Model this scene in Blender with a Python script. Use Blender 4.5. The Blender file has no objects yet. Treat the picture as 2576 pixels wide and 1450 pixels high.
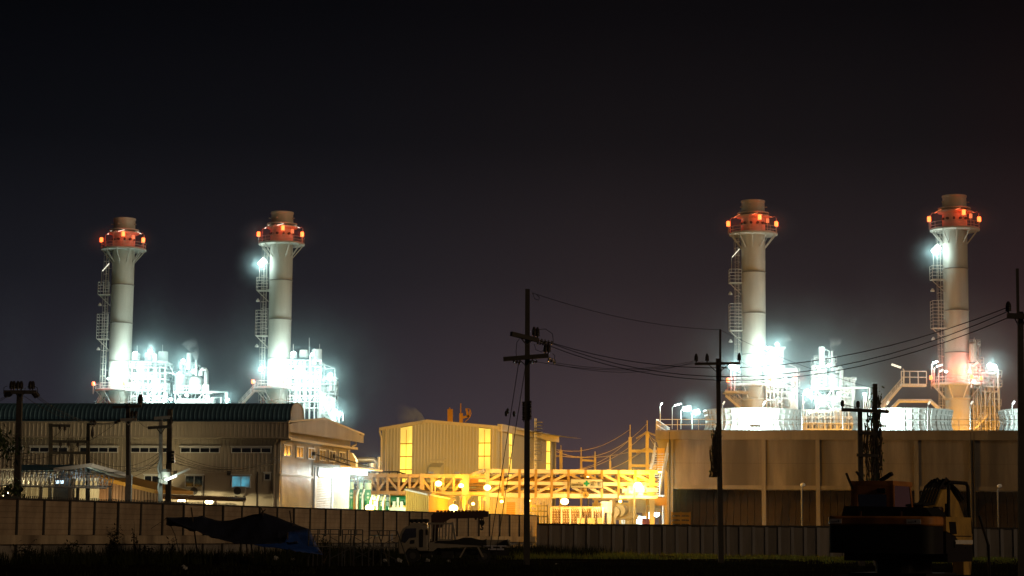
import bpy, math, random
from mathutils import Vector
random.seed(7)
C = bpy.context.scene.collection
SC = bpy.context.scene
PI = math.pi
HAZE, MIST, SOD = 0.00005, 0.0058, .31
# ---------------------------------------------------------------- camera
CAM_H, F_PX, HOR, ROLL = 1.93, 5070.0, 1338.0, 0.0093
CAM = Vector((0, 0, CAM_H))
_p = math.atan((HOR - 725) / F_PX)
_fw, _up, _rt = Vector((0, math.cos(_p), math.sin(_p))), Vector((0, -math.sin(_p), math.cos(_p))), Vector((1, 0, 0))
_R = _rt * math.cos(ROLL) + _up * math.sin(ROLL)
_U = _up * math.cos(ROLL) - _rt * math.sin(ROLL)
cd = bpy.data.cameras.new('camera'); cam = bpy.data.objects.new('camera', cd); C.objects.link(cam)
cd.sensor_width = 36; cd.sensor_fit = 'HORIZONTAL'; cd.lens = 36 * F_PX / 2576
cd.clip_start = 0.5; cd.clip_end = 6000
from mathutils import Matrix
cam.matrix_world = Matrix(((_R.x, _U.x, -_fw.x, 0), (_R.y, _U.y, -_fw.y, 0), (_R.z, _U.z, -_fw.z, CAM_H), (0, 0, 0, 1)))
SC.camera = cam
# ---------------------------------------------------------------- night sky
w = bpy.data.worlds.new('World'); SC.world = w; w.use_nodes = True
nt = w.node_tree; nt.nodes.clear()
def N(t, typ, **kw):
    n = t.nodes.new(typ)
    for k, v in kw.items(): setattr(n, k, v)
    return n
wo = N(nt, 'ShaderNodeOutputWorld'); bg = N(nt, 'ShaderNodeBackground'); tc = N(nt, 'ShaderNodeTexCoord')
sx = N(nt, 'ShaderNodeSeparateXYZ'); rp = N(nt, 'ShaderNodeValToRGB'); L = nt.links.new
L(tc.outputs['Generated'], sx.inputs[0])
mz = N(nt, 'ShaderNodeMapRange'); mz.inputs[1].default_value = -0.02; mz.inputs[2].default_value = 0.32
L(sx.outputs['Z'], mz.inputs[0]); L(mz.outputs[0], rp.inputs[0])
el = rp.color_ramp.elements
stops = [(0.0, (.100, .062, .060)), (.10, (.078, .053, .056)), (.22, (.048, .036, .042)), (.42, (.0200, .0160, .0190)),
         (.62, (.0065, .0058, .0074)), (.80, (.0026, .0025, .0036)), (1.0, (.0012, .0012, .0018))]
while len(el) < len(stops): el.new(.5)
for e, (p, c) in zip(el, stops): e.position = p; e.color = c + (1,)
# light pollution: warmer to the right, bluer to the left
hx = N(nt, 'ShaderNodeValToRGB'); mx = N(nt, 'ShaderNodeMapRange'); mx.inputs[1].default_value = -.28; mx.inputs[2].default_value = .28
L(sx.outputs['X'], mx.inputs[0]); L(mx.outputs[0], hx.inputs[0])
he = hx.color_ramp.elements
hs = [(0, (.38, .50, .62)), (.35, (.70, .78, .90)), (.58, (1.1, 1.0, 1.0)), (.85, (1.05, .92, .88)), (1, (1.45, .85, .75))]
while len(he) < len(hs): he.new(.5)
for e, (p, c) in zip(he, hs): e.position = p; e.color = c + (1,)
mm = N(nt, 'ShaderNodeMix', data_type='RGBA', blend_type='MULTIPLY'); mm.inputs[0].default_value = 1
L(rp.outputs[0], mm.inputs[6]); L(hx.outputs[0], mm.inputs[7])
nz = N(nt, 'ShaderNodeTexNoise'); nz.inputs['Scale'].default_value = 3; nz.inputs['Detail'].default_value = 3
L(tc.outputs['Generated'], nz.inputs[0])
nm = N(nt, 'ShaderNodeMapRange'); nm.inputs[3].default_value = .82; nm.inputs[4].default_value = 1.18
L(nz.outputs[0], nm.inputs[0])
m2 = N(nt, 'ShaderNodeMix', data_type='RGBA', blend_type='MULTIPLY'); m2.inputs[0].default_value = 1
L(mm.outputs[2], m2.inputs[6]); L(nm.outputs[0], m2.inputs[7])
L(m2.outputs[2], bg.inputs[0]); bg.inputs[1].default_value = 0.96; L(bg.outputs[0], wo.inputs[0])
# added warm sun lamp standing in for street light from behind right
sd = bpy.data.lights.new('moon_glow', 'SUN'); sd.energy = 0.36; sd.angle = math.radians(12); sd.color = (1, .68, .38)
so = bpy.data.objects.new('moon_glow', sd); C.objects.link(so)
so.rotation_euler = Vector((-.75, .55, -.33)).to_track_quat('-Z', 'Y').to_euler()
SC.view_settings.view_transform = 'Standard'; SC.view_settings.look = 'None'; SC.view_settings.gamma = 1
SC.view_settings.exposure = 0.0
SC.render.engine = 'CYCLES'
cy = SC.cycles
cy.use_denoising = True; cy.max_bounces = 5; cy.diffuse_bounces = 3; cy.glossy_bounces = 2; cy.transmission_bounces = 2
cy.volume_bounces = 0; cy.sample_clamp_indirect = 4; cy.caustics_reflective = False; cy.caustics_refractive = False
try: cy.use_light_tree = True
except Exception: pass

# ---------------------------------------------------------------- pixel -> world (survey of the photograph, 2576 px wide)
def ray(x, y): return _fw + _R * ((x - 1288) / F_PX) - _U * ((y - 725) / F_PX)
def P(x, y, Y):
    d = ray(x, y); return CAM + d * (Y / d.y)
def PZ(x, z, Y):
    y = 1300.0
    for _ in range(4):
        a, b = P(x, y, Y), P(x, y + 10, Y); y += (z - a.z) / (b.z - a.z) * 10
    return P(x, y, Y)
def ppm(Y): return F_PX / Y
V = Vector

# ---------------------------------------------------------------- mesh builder
WL = {}
def wl(o): return WL.get(o.name, V((0, 0, 0))) if o else V((0, 0, 0))
class MB:
    def __init__(s): s.v = []; s.f = []
    def quad(s, *ps):
        b = len(s.v); s.v += [V(p) for p in ps]; s.f.append(tuple(range(b, b + len(ps))))
    def box(s, lo, hi):
        (a, b, c), (d, e, f) = lo, hi
        s.hexa([(a, b, c), (d, b, c), (d, e, c), (a, e, c), (a, b, f), (d, b, f), (d, e, f), (a, e, f)])
    def hexa(s, p):
        b = len(s.v); s.v += [V(q) for q in p]
        for q in ((3, 2, 1, 0), (4, 5, 6, 7), (0, 1, 5, 4), (1, 2, 6, 5), (2, 3, 7, 6), (3, 0, 4, 7)):
            s.f.append(tuple(b + i for i in q))
    def cbox(s, c, sx, sy, sz, yaw=0):
        ux, uy = V((math.cos(yaw), math.sin(yaw), 0)) * sx / 2, V((-math.sin(yaw), math.cos(yaw), 0)) * sy / 2
        uz = V((0, 0, sz / 2)); c = V(c)
        s.hexa([c - ux - uy - uz, c + ux - uy - uz, c + ux + uy - uz, c - ux + uy - uz, c - ux - uy + uz, c + ux - uy + uz, c + ux + uy + uz, c - ux + uy + uz])
    def bar(s, p, q, wd, h=None):
        p, q = V(p), V(q); d = (q - p)
        if d.length < 1e-6: return
        d.normalize(); h = wd if h is None else h
        up = V((0, 0, 1)) if abs(d.z) < .95 else V((0, 1, 0))
        a = d.cross(up).normalized() * wd / 2; b = a.cross(d).normalized() * h / 2
        s.hexa([p - a - b, p + a - b, p + a + b, p - a + b, q - a - b, q + a - b, q + a + b, q - a + b])
    def tube(s, p, q, r, r2=None, n=8, cap=True):
        s.path([p, q], r, n, r2, cap)
    def path(s, pts, r, n=6, r2=None, cap=True):
        pts = [V(p) for p in pts]; rings = []
        m = len(pts)
        for i, p in enumerate(pts):
            d = (pts[min(i + 1, m - 1)] - pts[max(i - 1, 0)]).normalized()
            up = V((0, 0, 1)) if abs(d.z) < .9 else V((0, 1, 0))
            a = d.cross(up).normalized(); b = d.cross(a)
            rr = r if r2 is None else r + (r2 - r) * i / (m - 1)
            base = len(s.v); rings.append(base)
            for k in range(n):
                t = 2 * PI * k / n; s.v.append(p + a * math.cos(t) * rr + b * math.sin(t) * rr)
        for i in range(m - 1):
            for k in range(n):
                k2 = (k + 1) % n
                s.f.append((rings[i] + k, rings[i] + k2, rings[i + 1] + k2, rings[i + 1] + k))
        if cap:
            s.f.append(tuple(rings[0] + k for k in range(n))[::-1]); s.f.append(tuple(rings[-1] + k for k in range(n)))
    def lathe(s, c, prof, n=32, cap=True, a0=0, a1=2 * PI):
        c = V(c); full = abs(a1 - a0 - 2 * PI) < 1e-6; m = n if full else n + 1; rings = []
        for (r, z) in prof:
            rings.append(len(s.v))
            for k in range(m):
                t = a0 + (a1 - a0) * k / n; s.v.append(c + V((r * math.cos(t), r * math.sin(t), z)))
        for i in range(len(prof) - 1):
            for k in range(n):
                k2 = (k + 1) % m
                s.f.append((rings[i] + k, rings[i] + k2, rings[i + 1] + k2, rings[i + 1] + k))
        if cap and full:
            s.f.append(tuple(rings[0] + k for k in range(n))[::-1]); s.f.append(tuple(rings[-1] + k for k in range(n)))
    def ball(s, c, r, n=10, sz=1.0):
        prof = [(max(.001, r * math.sin(PI * i / 8)), -r * sz * math.cos(PI * i / 8)) for i in range(9)]
        s.lathe(c, prof, n)
    def prism(s, poly, off):
        b = len(s.v); n = len(poly); off = V(off)
        s.v += [V(p) for p in poly] + [V(p) + off for p in poly]
        s.f.append(tuple(range(b, b + n))[::-1]); s.f.append(tuple(range(b + n, b + 2 * n)))
        for i in range(n):
            j = (i + 1) % n; s.f.append((b + i, b + j, b + n + j, b + n + i))
    def build(s, name, mat, parent=None, smooth=False, **tags):
        o0 = wl(parent)
        me = bpy.data.meshes.new(name); me.from_pydata([v - o0 for v in s.v], [], s.f); me.update()
        if smooth:
            for p in me.polygons: p.use_smooth = True
            try: me.set_sharp_from_angle(angle=math.radians(40))
            except Exception: pass
        me.materials.append(mat)
        o = bpy.data.objects.new(name, me); C.objects.link(o)
        if parent: o.parent = parent; WL[o.name] = o0.copy()
        for k, v in tags.items(): o[k] = v
        return o
def thing(name, label, cat, loc=(0, 0, 0), group=None, yaw=0):
    o = bpy.data.objects.new(name, None); C.objects.link(o); o.empty_display_size = .3
    o.location = loc; o.rotation_euler = (0, 0, yaw); o['label'] = label; o['category'] = cat
    if group: o['group'] = group
    WL[o.name] = V(loc) if yaw == 0 else V((0, 0, 0))
    return o
def light(pos, W, col, parent=None, r=.15, name='lamp_light', spot=None):
    d = bpy.data.lights.new(name, 'SPOT' if spot else 'POINT'); d.energy = W; d.color = col; d.shadow_soft_size = r
    o = bpy.data.objects.new(name, d); C.objects.link(o); o.location = V(pos) - wl(parent)
    if spot:
        d.spot_size = math.radians(spot[1]); d.spot_blend = .6
        o.rotation_euler = V(spot[0]).to_track_quat('-Z', 'Y').to_euler()
    if parent: o.parent = parent
    return o
class Fr:
    """a vertical wall plane through two ground points; n faces the camera"""
    def __init__(s, A, B):
        s.A = V((A[0], A[1], 0)); d = V((B[0] - A[0], B[1] - A[1], 0)); s.len = d.length; s.u = d.normalized()
        s.n = V((s.u.y, -s.u.x, 0))
        if s.n.dot(CAM - s.A) < 0: s.n = -s.n
    def pt(s, a, z, o=0): return s.A + s.u * a + s.n * o + V((0, 0, z))
    def px(s, x, y, o=0):
        d = ray(x, y); a = s.A + s.n * o
        t = (a - CAM).dot(s.n) / d.dot(s.n); p = CAM + d * t
        return (p - s.A).dot(s.u), p.z
    def box(s, mb, a0, a1, z0, z1, o0, o1):
        q = [s.pt(a0, z0, o0), s.pt(a1, z0, o0), s.pt(a1, z0, o1), s.pt(a0, z0, o1), s.pt(a0, z1, o0), s.pt(a1, z1, o0), s.pt(a1, z1, o1), s.pt(a0, z1, o1)]
        mb.hexa(q)
    def ribs(s, mb, a0, a1, z0, z1, pitch=.33, dep=.05, o=0):
        f0 = z0 if callable(z0) else (lambda a: z0); f1 = z1 if callable(z1) else (lambda a: z1)
        xs = []; a = a0
        while a < a1 - 1e-6:
            for fr, oo in ((0, 0), (.62, 0), (.70, dep), (.92, dep)):
                b = a + fr * pitch
                if b < a1: xs.append((b, oo))
            a += pitch
        xs.append((a1, 0))
        for (p, po), (q, qo) in zip(xs, xs[1:]):
            mb.quad(s.pt(p, f0(p), o + po), s.pt(q, f0(q), o + qo), s.pt(q, f1(q), o + qo), s.pt(p, f1(p), o + po))

# ---------------------------------------------------------------- materials (real-world base colours, procedural wear)
def mat(name, col, rough=.6, metal=0.0, var=.18, scale=1.2, bump=0.0, streak=False, stain=None, spec=.4, objrand=0.0, lines=None):
    m = bpy.data.materials.new(name); m.use_nodes = True; t = m.node_tree; l = t.links.new
    b = t.nodes['Principled BSDF']; b.inputs['Roughness'].default_value = rough; b.inputs['Metallic'].default_value = metal
    b.inputs['Specular IOR Level'].default_value = spec
    tc = N(t, 'ShaderNodeTexCoord'); mp = N(t, 'ShaderNodeMapping'); l(tc.outputs['Object'], mp.inputs[0])
    if streak: mp.inputs['Scale'].default_value = (1, 1, .14)
    n = N(t, 'ShaderNodeTexNoise'); n.inputs['Scale'].default_value = scale; n.inputs['Detail'].default_value = 6; n.inputs['Roughness'].default_value = .65
    l(mp.outputs[0], n.inputs[0])
    r = N(t, 'ShaderNodeMapRange'); r.inputs[1].default_value = .3; r.inputs[2].default_value = .7
    r.inputs[3].default_value = 1 - var; r.inputs[4].default_value = 1 + var; l(n.outputs[0], r.inputs[0])
    x = N(t, 'ShaderNodeMix', data_type='RGBA', blend_type='MULTIPLY'); x.inputs[0].default_value = 1
    x.inputs[6].default_value = tuple(col) + (1,); l(r.outputs[0], x.inputs[7]); out = x.outputs[2]
    if stain:
        n2 = N(t, 'ShaderNodeTexNoise'); n2.inputs['Scale'].default_value = scale * .35; n2.inputs['Detail'].default_value = 8; l(mp.outputs[0], n2.inputs[0])
        r2 = N(t, 'ShaderNodeMapRange'); r2.inputs[1].default_value = .48; r2.inputs[2].default_value = .68; l(n2.outputs[0], r2.inputs[0])
        x2 = N(t, 'ShaderNodeMix', data_type='RGBA'); l(r2.outputs[0], x2.inputs[0]); l(out, x2.inputs[6]); x2.inputs[7].default_value = tuple(stain) + (1,); out = x2.outputs[2]
    if lines:   # joints between stacked boards: (axis, spacing, width)
        sp = N(t, 'ShaderNodeSeparateXYZ'); l(tc.outputs['Object'], sp.inputs[0])
        d = N(t, 'ShaderNodeMath', operation='DIVIDE'); l(sp.outputs[lines[0]], d.inputs[0]); d.inputs[1].default_value = lines[1]
        fr = N(t, 'ShaderNodeMath', operation='FRACT'); l(d.outputs[0], fr.inputs[0])
        lt = N(t, 'ShaderNodeMath', operation='LESS_THAN'); l(fr.outputs[0], lt.inputs[0]); lt.inputs[1].default_value = lines[2]
        x3 = N(t, 'ShaderNodeMix', data_type='RGBA', blend_type='MULTIPLY'); l(lt.outputs[0], x3.inputs[0]); l(out, x3.inputs[6]); x3.inputs[7].default_value = (.66, .64, .6, 1); out = x3.outputs[2]
    if objrand:
        oi = N(t, 'ShaderNodeObjectInfo'); r4 = N(t, 'ShaderNodeMapRange'); r4.inputs[3].default_value = 1 - objrand; r4.inputs[4].default_value = 1 + objrand; l(oi.outputs['Random'], r4.inputs[0])
        x4 = N(t, 'ShaderNodeMix', data_type='RGBA', blend_type='MULTIPLY'); x4.inputs[0].default_value = 1; l(out, x4.inputs[6]); l(r4.outputs[0], x4.inputs[7]); out = x4.outputs[2]
    l(out, b.inputs['Base Color'])
    if bump:
        bp = N(t, 'ShaderNodeBump'); bp.inputs['Strength'].default_value = bump; bp.inputs['Distance'].default_value = .05
        l(n.outputs[0], bp.inputs['Height']); l(bp.outputs[0], b.inputs['Normal'])
    return m
def emit(name, col, s, sample='NONE', var=0.0, scale=1.0):
    m = bpy.data.materials.new(name); m.use_nodes = True; t = m.node_tree; b = t.nodes['Principled BSDF']
    b.inputs['Base Color'].default_value = (.6, .6, .6, 1); b.inputs['Emission Color'].default_value = tuple(col) + (1,); b.inputs['Emission Strength'].default_value = s
    if var:
        tc = N(t, 'ShaderNodeTexCoord'); n = N(t, 'ShaderNodeTexNoise'); n.inputs['Scale'].default_value = scale; t.links.new(tc.outputs['Object'], n.inputs[0])
        r = N(t, 'ShaderNodeMapRange'); r.inputs[1].default_value = .3; r.inputs[2].default_value = .7; r.inputs[3].default_value = s * (1 - var); r.inputs[4].default_value = s * (1 + var)
        t.links.new(n.outputs[0], r.inputs[0]); t.links.new(r.outputs[0], b.inputs['Emission Strength'])
    try: m.cycles.emission_sampling = sample
    except Exception: pass
    return m
M = dict(
    shell=mat('stack_paint', (.50, .49, .43), .6, 0, .13, .7, streak=True, stain=(.40, .375, .32)),
    steel=mat('galvanised_steel', (.55, .56, .56), .45, .15, .15, 2),
    white=mat('white_paint', (.72, .72, .70), .5, 0, .08, 1.5),
    seam=mat('sooty_seam', (.20, .18, .15), .7, 0, .3, 3),  # seam rings darker than the shell
    dsteel=mat('dark_steel', (.05, .048, .045), .6, .2, .2, 3),
    conc=mat('weathered_concrete', (.21, .185, .155), .9, 0, .38, .6, .25, True, (.085, .072, .058), lines=('Z', 3.05, .012)),
    concf=mat('concrete_trim', (.22, .195, .16), .9, 0, .18, 1.2, .2, True, (.17, .15, .12)),
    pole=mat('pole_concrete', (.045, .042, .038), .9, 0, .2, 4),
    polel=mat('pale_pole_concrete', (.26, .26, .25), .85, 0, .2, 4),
    clad=mat('beige_cladding', (.46, .42, .35), .5, .1, .10, .6, streak=True),
    clads=mat('beige_panel', (.50, .46, .38), .6, 0, .08, .5, streak=True),
    gclad=mat('bare_metal_cladding', (.52, .49, .44), .38, .35, .15, .7, streak=True),
    roof=mat('dark_teal_roofing', (.08, .19, .28), .5, .3, .2, .5),
    hclad=mat('hall_cladding', (.52, .49, .38), .5, .05, .08, .4, streak=True),
    brown=mat('brown_sheeting', (.28, .18, .10), .6, .1, .25, .8, streak=True),
    glass=mat('dark_glass', (.012, .016, .022), .08, 0, .1, 1, spec=.6),
    wfr=mat('window_aluminium', (.78, .82, .84), .5, 0, .05, 2),
    board=mat('precast_board', (.40, .31, .215), .9, 0, .20, 1.1, .25, False, (.22, .155, .10), objrand=.28, lines=('Z', .30, .07)),
    boardt=mat('precast_beam', (.40, .32, .22), .9, 0, .25, 1.5, .25, True, (.15, .11, .075)),
    rwall=mat('grey_wall_board', (.25, .225, .20), .9, 0, .3, .9, .25, True, (.15, .135, .12), objrand=.2),
    rpost=mat('grey_wall_post', (.30, .29, .29), .9, 0, .2, 2, .2, True),
    cgreen=mat('green_enamel', (.03, .20, .085), .4, 0, .1, 2),
    pgreen=mat('pale_green_paint', (.50, .62, .50), .5, 0, .06, 2),
    cream=mat('cream_steel_paint', (.62, .53, .36), .5, 0, .08, 1),
    oran=mat('ochre_sheeting', (.58, .33, .05), .55, 0, .12, .6, streak=True),
    alum=mat('insulation_cladding', (.62, .62, .62), .35, .5, .1, 2),
    ground=mat('dark_soil', (.016, .013, .010), .95, 0, .5, .35, .6, stain=(.007, .006, .0045), spec=0.0),
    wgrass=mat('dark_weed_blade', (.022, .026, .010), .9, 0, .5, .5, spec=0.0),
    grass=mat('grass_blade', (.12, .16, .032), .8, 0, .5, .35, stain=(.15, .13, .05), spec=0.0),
    leaf=mat('leaf_green', (.05, .085, .025), .6, 0, .4, 2),
    banana=mat('banana_leaf', (.16, .26, .05), .5, 0, .25, 2),
    bark=mat('bark', (.06, .045, .03), .9, 0, .3, 4),
    tarp=mat('dark_blue_tarp', (.009, .012, .030), .6, 0, .3, 1.5),
    btarp=mat('blue_tarp', (.012, .05, .24), .5, 0, .3, 2.5),
    blk=mat('black_rubber', (.007, .007, .007), .7, 0, .3, 3),
    truckp=mat('cream_truck_paint', (.26, .235, .19), .4, 0, .12, 2, stain=(.22, .18, .13)),
    cranep=mat('crane_paint', (.06, .028, .022), .5, 0, .3, 3),
    yel=mat('yellow_machine_paint', (.46, .29, .06), .5, 0, .3, 2.5, stain=(.20, .13, .04)),
    orgp=mat('orange_machine_paint', (.44, .18, .04), .5, 0, .3, 2.5, stain=(.20, .085, .025)),
    paper=mat('decal_white', (.62, .60, .55), .6, 0, .15, 6),
    ink=mat('sign_ink', (.03, .03, .03), .7, 0, 0, 1),
    sgreen=mat('sign_green', (.0, .21, .12), .5, 0, .03, 1),
    must=mat('mustard_steel', (.40, .27, .09), .5, 0, .1, 1),  # edge-on shade of the truss uprights put into a darker colour
    wsteel=mat('white_chord_paint', (.74, .70, .62), .5, 0, .08, 1),
    signw=mat('sign_white', (.46, .46, .40), .5, 0, .04, 2),
    pwire=mat('pale_wire', (.42, .36, .26), .5, 0, 0, 1),
    wire=mat('wire_black', (.012, .011, .011), .7, 0, 0, 1),
    louvre=mat('dark_louvre', (.045, .032, .022), .9, 0, .3, 1),
    purple=mat('purple_tank_paint', (.20, .035, .14), .5, 0, .1, 2),
    trash=mat('plastic_rag', (.35, .35, .34), .5, 0, .3, 8),
    ceram=mat('porcelain', (.03, .025, .022), .25, 0, .1, 3),
    ac=mat('aircon_enamel', (.45, .44, .40), .5, 0, .08, 3),
)
_t = M['grass'].node_tree; _o = [n for n in _t.nodes if n.type == 'OUTPUT_MATERIAL'][0]; _b = _t.nodes['Principled BSDF']
_tr = N(_t, 'ShaderNodeBsdfTranslucent'); _tr.inputs[0].default_value = (.20, .24, .05, 1); _mx = N(_t, 'ShaderNodeMixShader'); _mx.inputs[0].default_value = .5
_t.links.new(_b.outputs[0], _mx.inputs[1]); _t.links.new(_tr.outputs[0], _mx.inputs[2]); _t.links.new(_mx.outputs[0], _o.inputs[0])
CW, CO, CR = (.74, 1.0, .95), (1.0, .40, .012), (1.0, .022, .004)
E = dict(white=emit('lamp_white', (.85, 1, .97), 22), tube=emit('tube_white', (.9, 1, .95), 5), dim=emit('tube_dim', (1, .95, .75), 1.1),
         sod=emit('lamp_sodium', (1, .62, .16), 16), red=emit('beacon_red', (1, .14, .025), 4.6), redd=emit('beacon_red_dim', (1, .25, .08), .7),
         redl=emit('beacon_core', (1, .16, .02), 4),
         strip=emit('lit_rooflight_sheet', (1, .66, .05), 1.25, 'NONE', .5, .30), scr=emit('lit_screen', (.6, .85, 1), 1.4),
         win=emit('lit_blue_room', (.05, .34, .46), .5, 'NONE', .8, 1.2), glow=emit('lamp_warm', (1, .82, .42), 12), panel=emit('lit_doorway', (1, .86, .5), 2.2, 'AUTO'))
# ---------------------------------------------------------------- ground
g = MB()
xs = [-1500, -400] + [-200 + i * 10 for i in range(41)] + [400, 1500]; ys = [-60, -20] + [i * 6 for i in range(45)] + [300, 400, 700, 2500]
rg = random.Random(3)
def gz(x, y):
    if y < 10 or y > 172 or abs(x) > 80: return 0
    return .10 * math.sin(x * .31 + y * .13) + .08 * math.sin(x * .11 - y * .23 + 2)
hh = {}
for j, y in enumerate(ys):
    for i, x in enumerate(xs): hh[i, j] = len(g.v); g.v.append(V((x, y, gz(x, y))))
for j in range(len(ys) - 1):
    for i in range(len(xs) - 1): g.f.append((hh[i, j], hh[i + 1, j], hh[i + 1, j + 1], hh[i, j + 1]))
o = g.build('ground', M['ground'], None, True); o['kind'] = 'structure'

# ---------------------------------------------------------------- exhaust stacks
def ring_rail(mb, c, r, z, h=1.1, n=28, a0=0, a1=2 * PI, rr=.045):
    m = int(n * (a1 - a0) / (2 * PI)) + 1
    A = [a0 + (a1 - a0) * i / (m - 1) for i in range(m)]
    for f in (.5, 1): mb.path([(c[0] + r * math.cos(a), c[1] + r * math.sin(a), z + h * f) for a in A], rr, 4, cap=False)
    for a in A[::2]: mb.bar((c[0] + r * math.cos(a), c[1] + r * math.sin(a), z), (c[0] + r * math.cos(a), c[1] + r * math.sin(a), z + h), .07)
    mb.path([(c[0] + r * math.cos(a), c[1] + r * math.sin(a), z + .08) for a in A], .09, 4, cap=False)
STK = []
def stack(px, Y, label, lit_ladder, zlow, warm):
    base = PZ(px, 0, Y); x, y = base.x, base.y; c = (x, y, 0); R = 2.0
    t = thing('exhaust_stack', label, 'chimney', base, 'exhaust stacks of the power plant')
    m = MB(); m.lathe(c, [(R, 0), (R, 53.2), (R + .02, 53.3), (1.92, 57.2), (2.02, 57.3), (2.02, 57.55), (1.8, 57.55), (1.8, 50)], 48, cap=False)
    m.build('shell', M['shell'], t, True)
    for z in (31.6, 38.5, 45.4):
        m = MB(); m.lathe(c, [(R, z - .09), (R + .11, z - .07), (R + .11, z + .07), (R, z + .09)], 48, False); m.build('seam_ring', M['seam'], t, True)
    m = MB()
    m.lathe(c, [(1.95, 54.5), (2.72, 54.7), (2.8, 54.8), (2.8, 54.95), (2.0, 54.98)], 48, False)
    m.lathe(c, [(1.95, 55.3), (2.66, 55.3), (2.66, 55.5), (1.95, 55.55)], 48, False)
    m.build('flange_ring', M['shell'], t, True)
    # small lugs on the top section, sampling ports
    for a in (-.35, PI + .35, -1.9):
        m = MB(); m.tube((x + 1.9 * math.cos(a), y + 1.9 * math.sin(a), 56.4), (x + 2.4 * math.cos(a), y + 2.4 * math.sin(a), 56.4), .09); m.build('lug', M['shell'], t)
    for k in range(6):
        a = -PI + .3 + k * .5; m = MB(); m.tube((x + 1.9 * math.cos(a), y + 1.9 * math.sin(a), 53.6), (x + 2.35 * math.cos(a), y + 2.35 * math.sin(a), 53.6), .22, n=10); m.build('sampling_port', M['dsteel'], t)
    # upper platform
    def platform(z, r, braces, mt=M['shell']):
        p = MB(); p.lathe(c, [(R + .02, z - .18), (r, z - .18), (r, z), (R + .02, z)], 40, False); pl = p.build('platform', mt, t)
        p = MB(); ring_rail(p, c, r - .06, z); p.build('railing', mt, pl)
        p = MB()
        for k in range(braces):
            a = 2 * PI * (k + .28) / braces
            p.bar((x + r * .93 * math.cos(a), y + r * .93 * math.sin(a), z - .2), (x + R * math.cos(a), y + R * math.sin(a), z - 2.4), .14)
        p.build('bracket', mt, pl)
        return pl
    up_ = platform(51.9, 4.05, 10)
    # aircraft warning beacons
    def beacon(a, r, z, on=True, s=1.0):
        p = V((x + r * math.cos(a), y + r * math.sin(a), z))
        m = MB(); m.lathe(p, [(.05, -.12 * s), (.30 * s, -.1 * s), (.30 * s, .62 * s), (.22 * s, .72 * s)], 12)
        b = m.build('beacon', E['red'] if on else E['redd'], t, True)
        m = MB(); m.bar(p - V((0, 0, 1.4)), p - V((0, 0, .12)), .09); m.build('mast', M['shell'], b)
        if on:
            q = p + V((math.cos(a) * .55, math.sin(a) * .55, .3)); light(q, 60, CR, t, .2)
            light(p - V((math.cos(a) * .8, math.sin(a) * .8, -.3)), 60, CR, t, .2)
    beacon(PI - .06, 4.15, 53.4); beacon(-PI / 2 + .15, 4.1, 53.9); beacon(-.35, 3.95, 53.2); beacon(-.85, 3.2, 53.6, False, .9)
    # unlit tube lamps on bent poles
    for a in (PI - .35, -PI / 2 - .3, -.25):
        p = V((x + 3.9 * math.cos(a), y + 3.9 * math.sin(a), 51.9)); q = V((x + 2.3 * math.cos(a + .5), y + 2.3 * math.sin(a + .5), 55.2))
        m = MB(); k = p + V((0, 0, 2.6)); m.path([p, k, k.lerp(q, .15) + V((0, 0, .25)), k.lerp(q, .4)], .05, 6); lp = m.build('lamp_pole', M['shell'], t)
        m = MB(); m.bar(k.lerp(q, .4), q, .2, .12); m.build('tube_lamp', E['redd'] if warm else E['dim'], lp)
    # caged ladder with two landings on the left
    lx = x - 2.75
    m = MB()
    for dx in (-.25, .25):
        m.bar((lx + dx, y - .4, zlow), (lx + dx, y - .4, 51.8), .07)
    z = zlow
    while z < 51.5: m.bar((lx - .25, y - .4, z), (lx + .25, y - .4, z), .035); z += .45
    z = zlow + 2
    while z < 51:
        m.path([(lx - .3, y - .4, z), (lx - .55, y - .9, z), (lx, y - 1.25, z), (lx + .4, y - .9, z), (lx + .3, y - .4, z)], .03, 4); z += 1.15
        if int(z * 7) % 3 == 0: m.bar((lx + .2, y, z), (x - 1.9, y, z), .08)
    for dx, dy in ((-.55, -.9), (0, -1.25), (.4, -.9)): m.bar((lx + dx, y + dy, zlow + 2), (lx + dx, y + dy, 51), .04)
    m.build('ladder', M['shell'], t)
    for z, h in ((43.6, 2.2), (35.6, 4.4)):
        m = MB(); m.box((x - 4.1, y - 1.4, z - .1), (x - 1.95, y + .6, z))
        m.bar((x - 4.0, y - .4, z - .1), (x - 2.0, y - .4, z - 2.0), .13)
        ld = m.build('landing', M['shell'], t)
        m = MB(); X0, X1, Y0, Y1 = x - 4.1, x - 2.1, y - 1.4, y + .6
        nb = int(h / .55)
        for k in range(1, nb + 1):
            zz = z + h * k / nb
            m.path([(X1, Y0, zz), (X0, Y0, zz), (X0, Y1, zz)], .04, 4)
        for px_, py_ in ((X0, Y0), (X0 + 1, Y0), (X1, Y0), (X0, Y1)): m.bar((px_, py_, z), (px_, py_, z + h), .06)
        m.build('landing_cage', M['shell'], ld)
        m = MB(); p = (x - 3.9, y - .4, z - 2.0); m.lathe(p, [(.05, .55), (.12, .5), (.32, .2), (.34, 0)], 10); m.build('bell_lamp', M['white'], ld)
    # ladder-top lamp
    m = MB(); p = V((x - 3.7, y - .6, 45.2)); q = p + V((0, 0, 2.6)); m.path([p, q, q + V((.25, 0, .3))], .05, 6); lp = m.build('lamp_pole', M['shell'], t)
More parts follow.
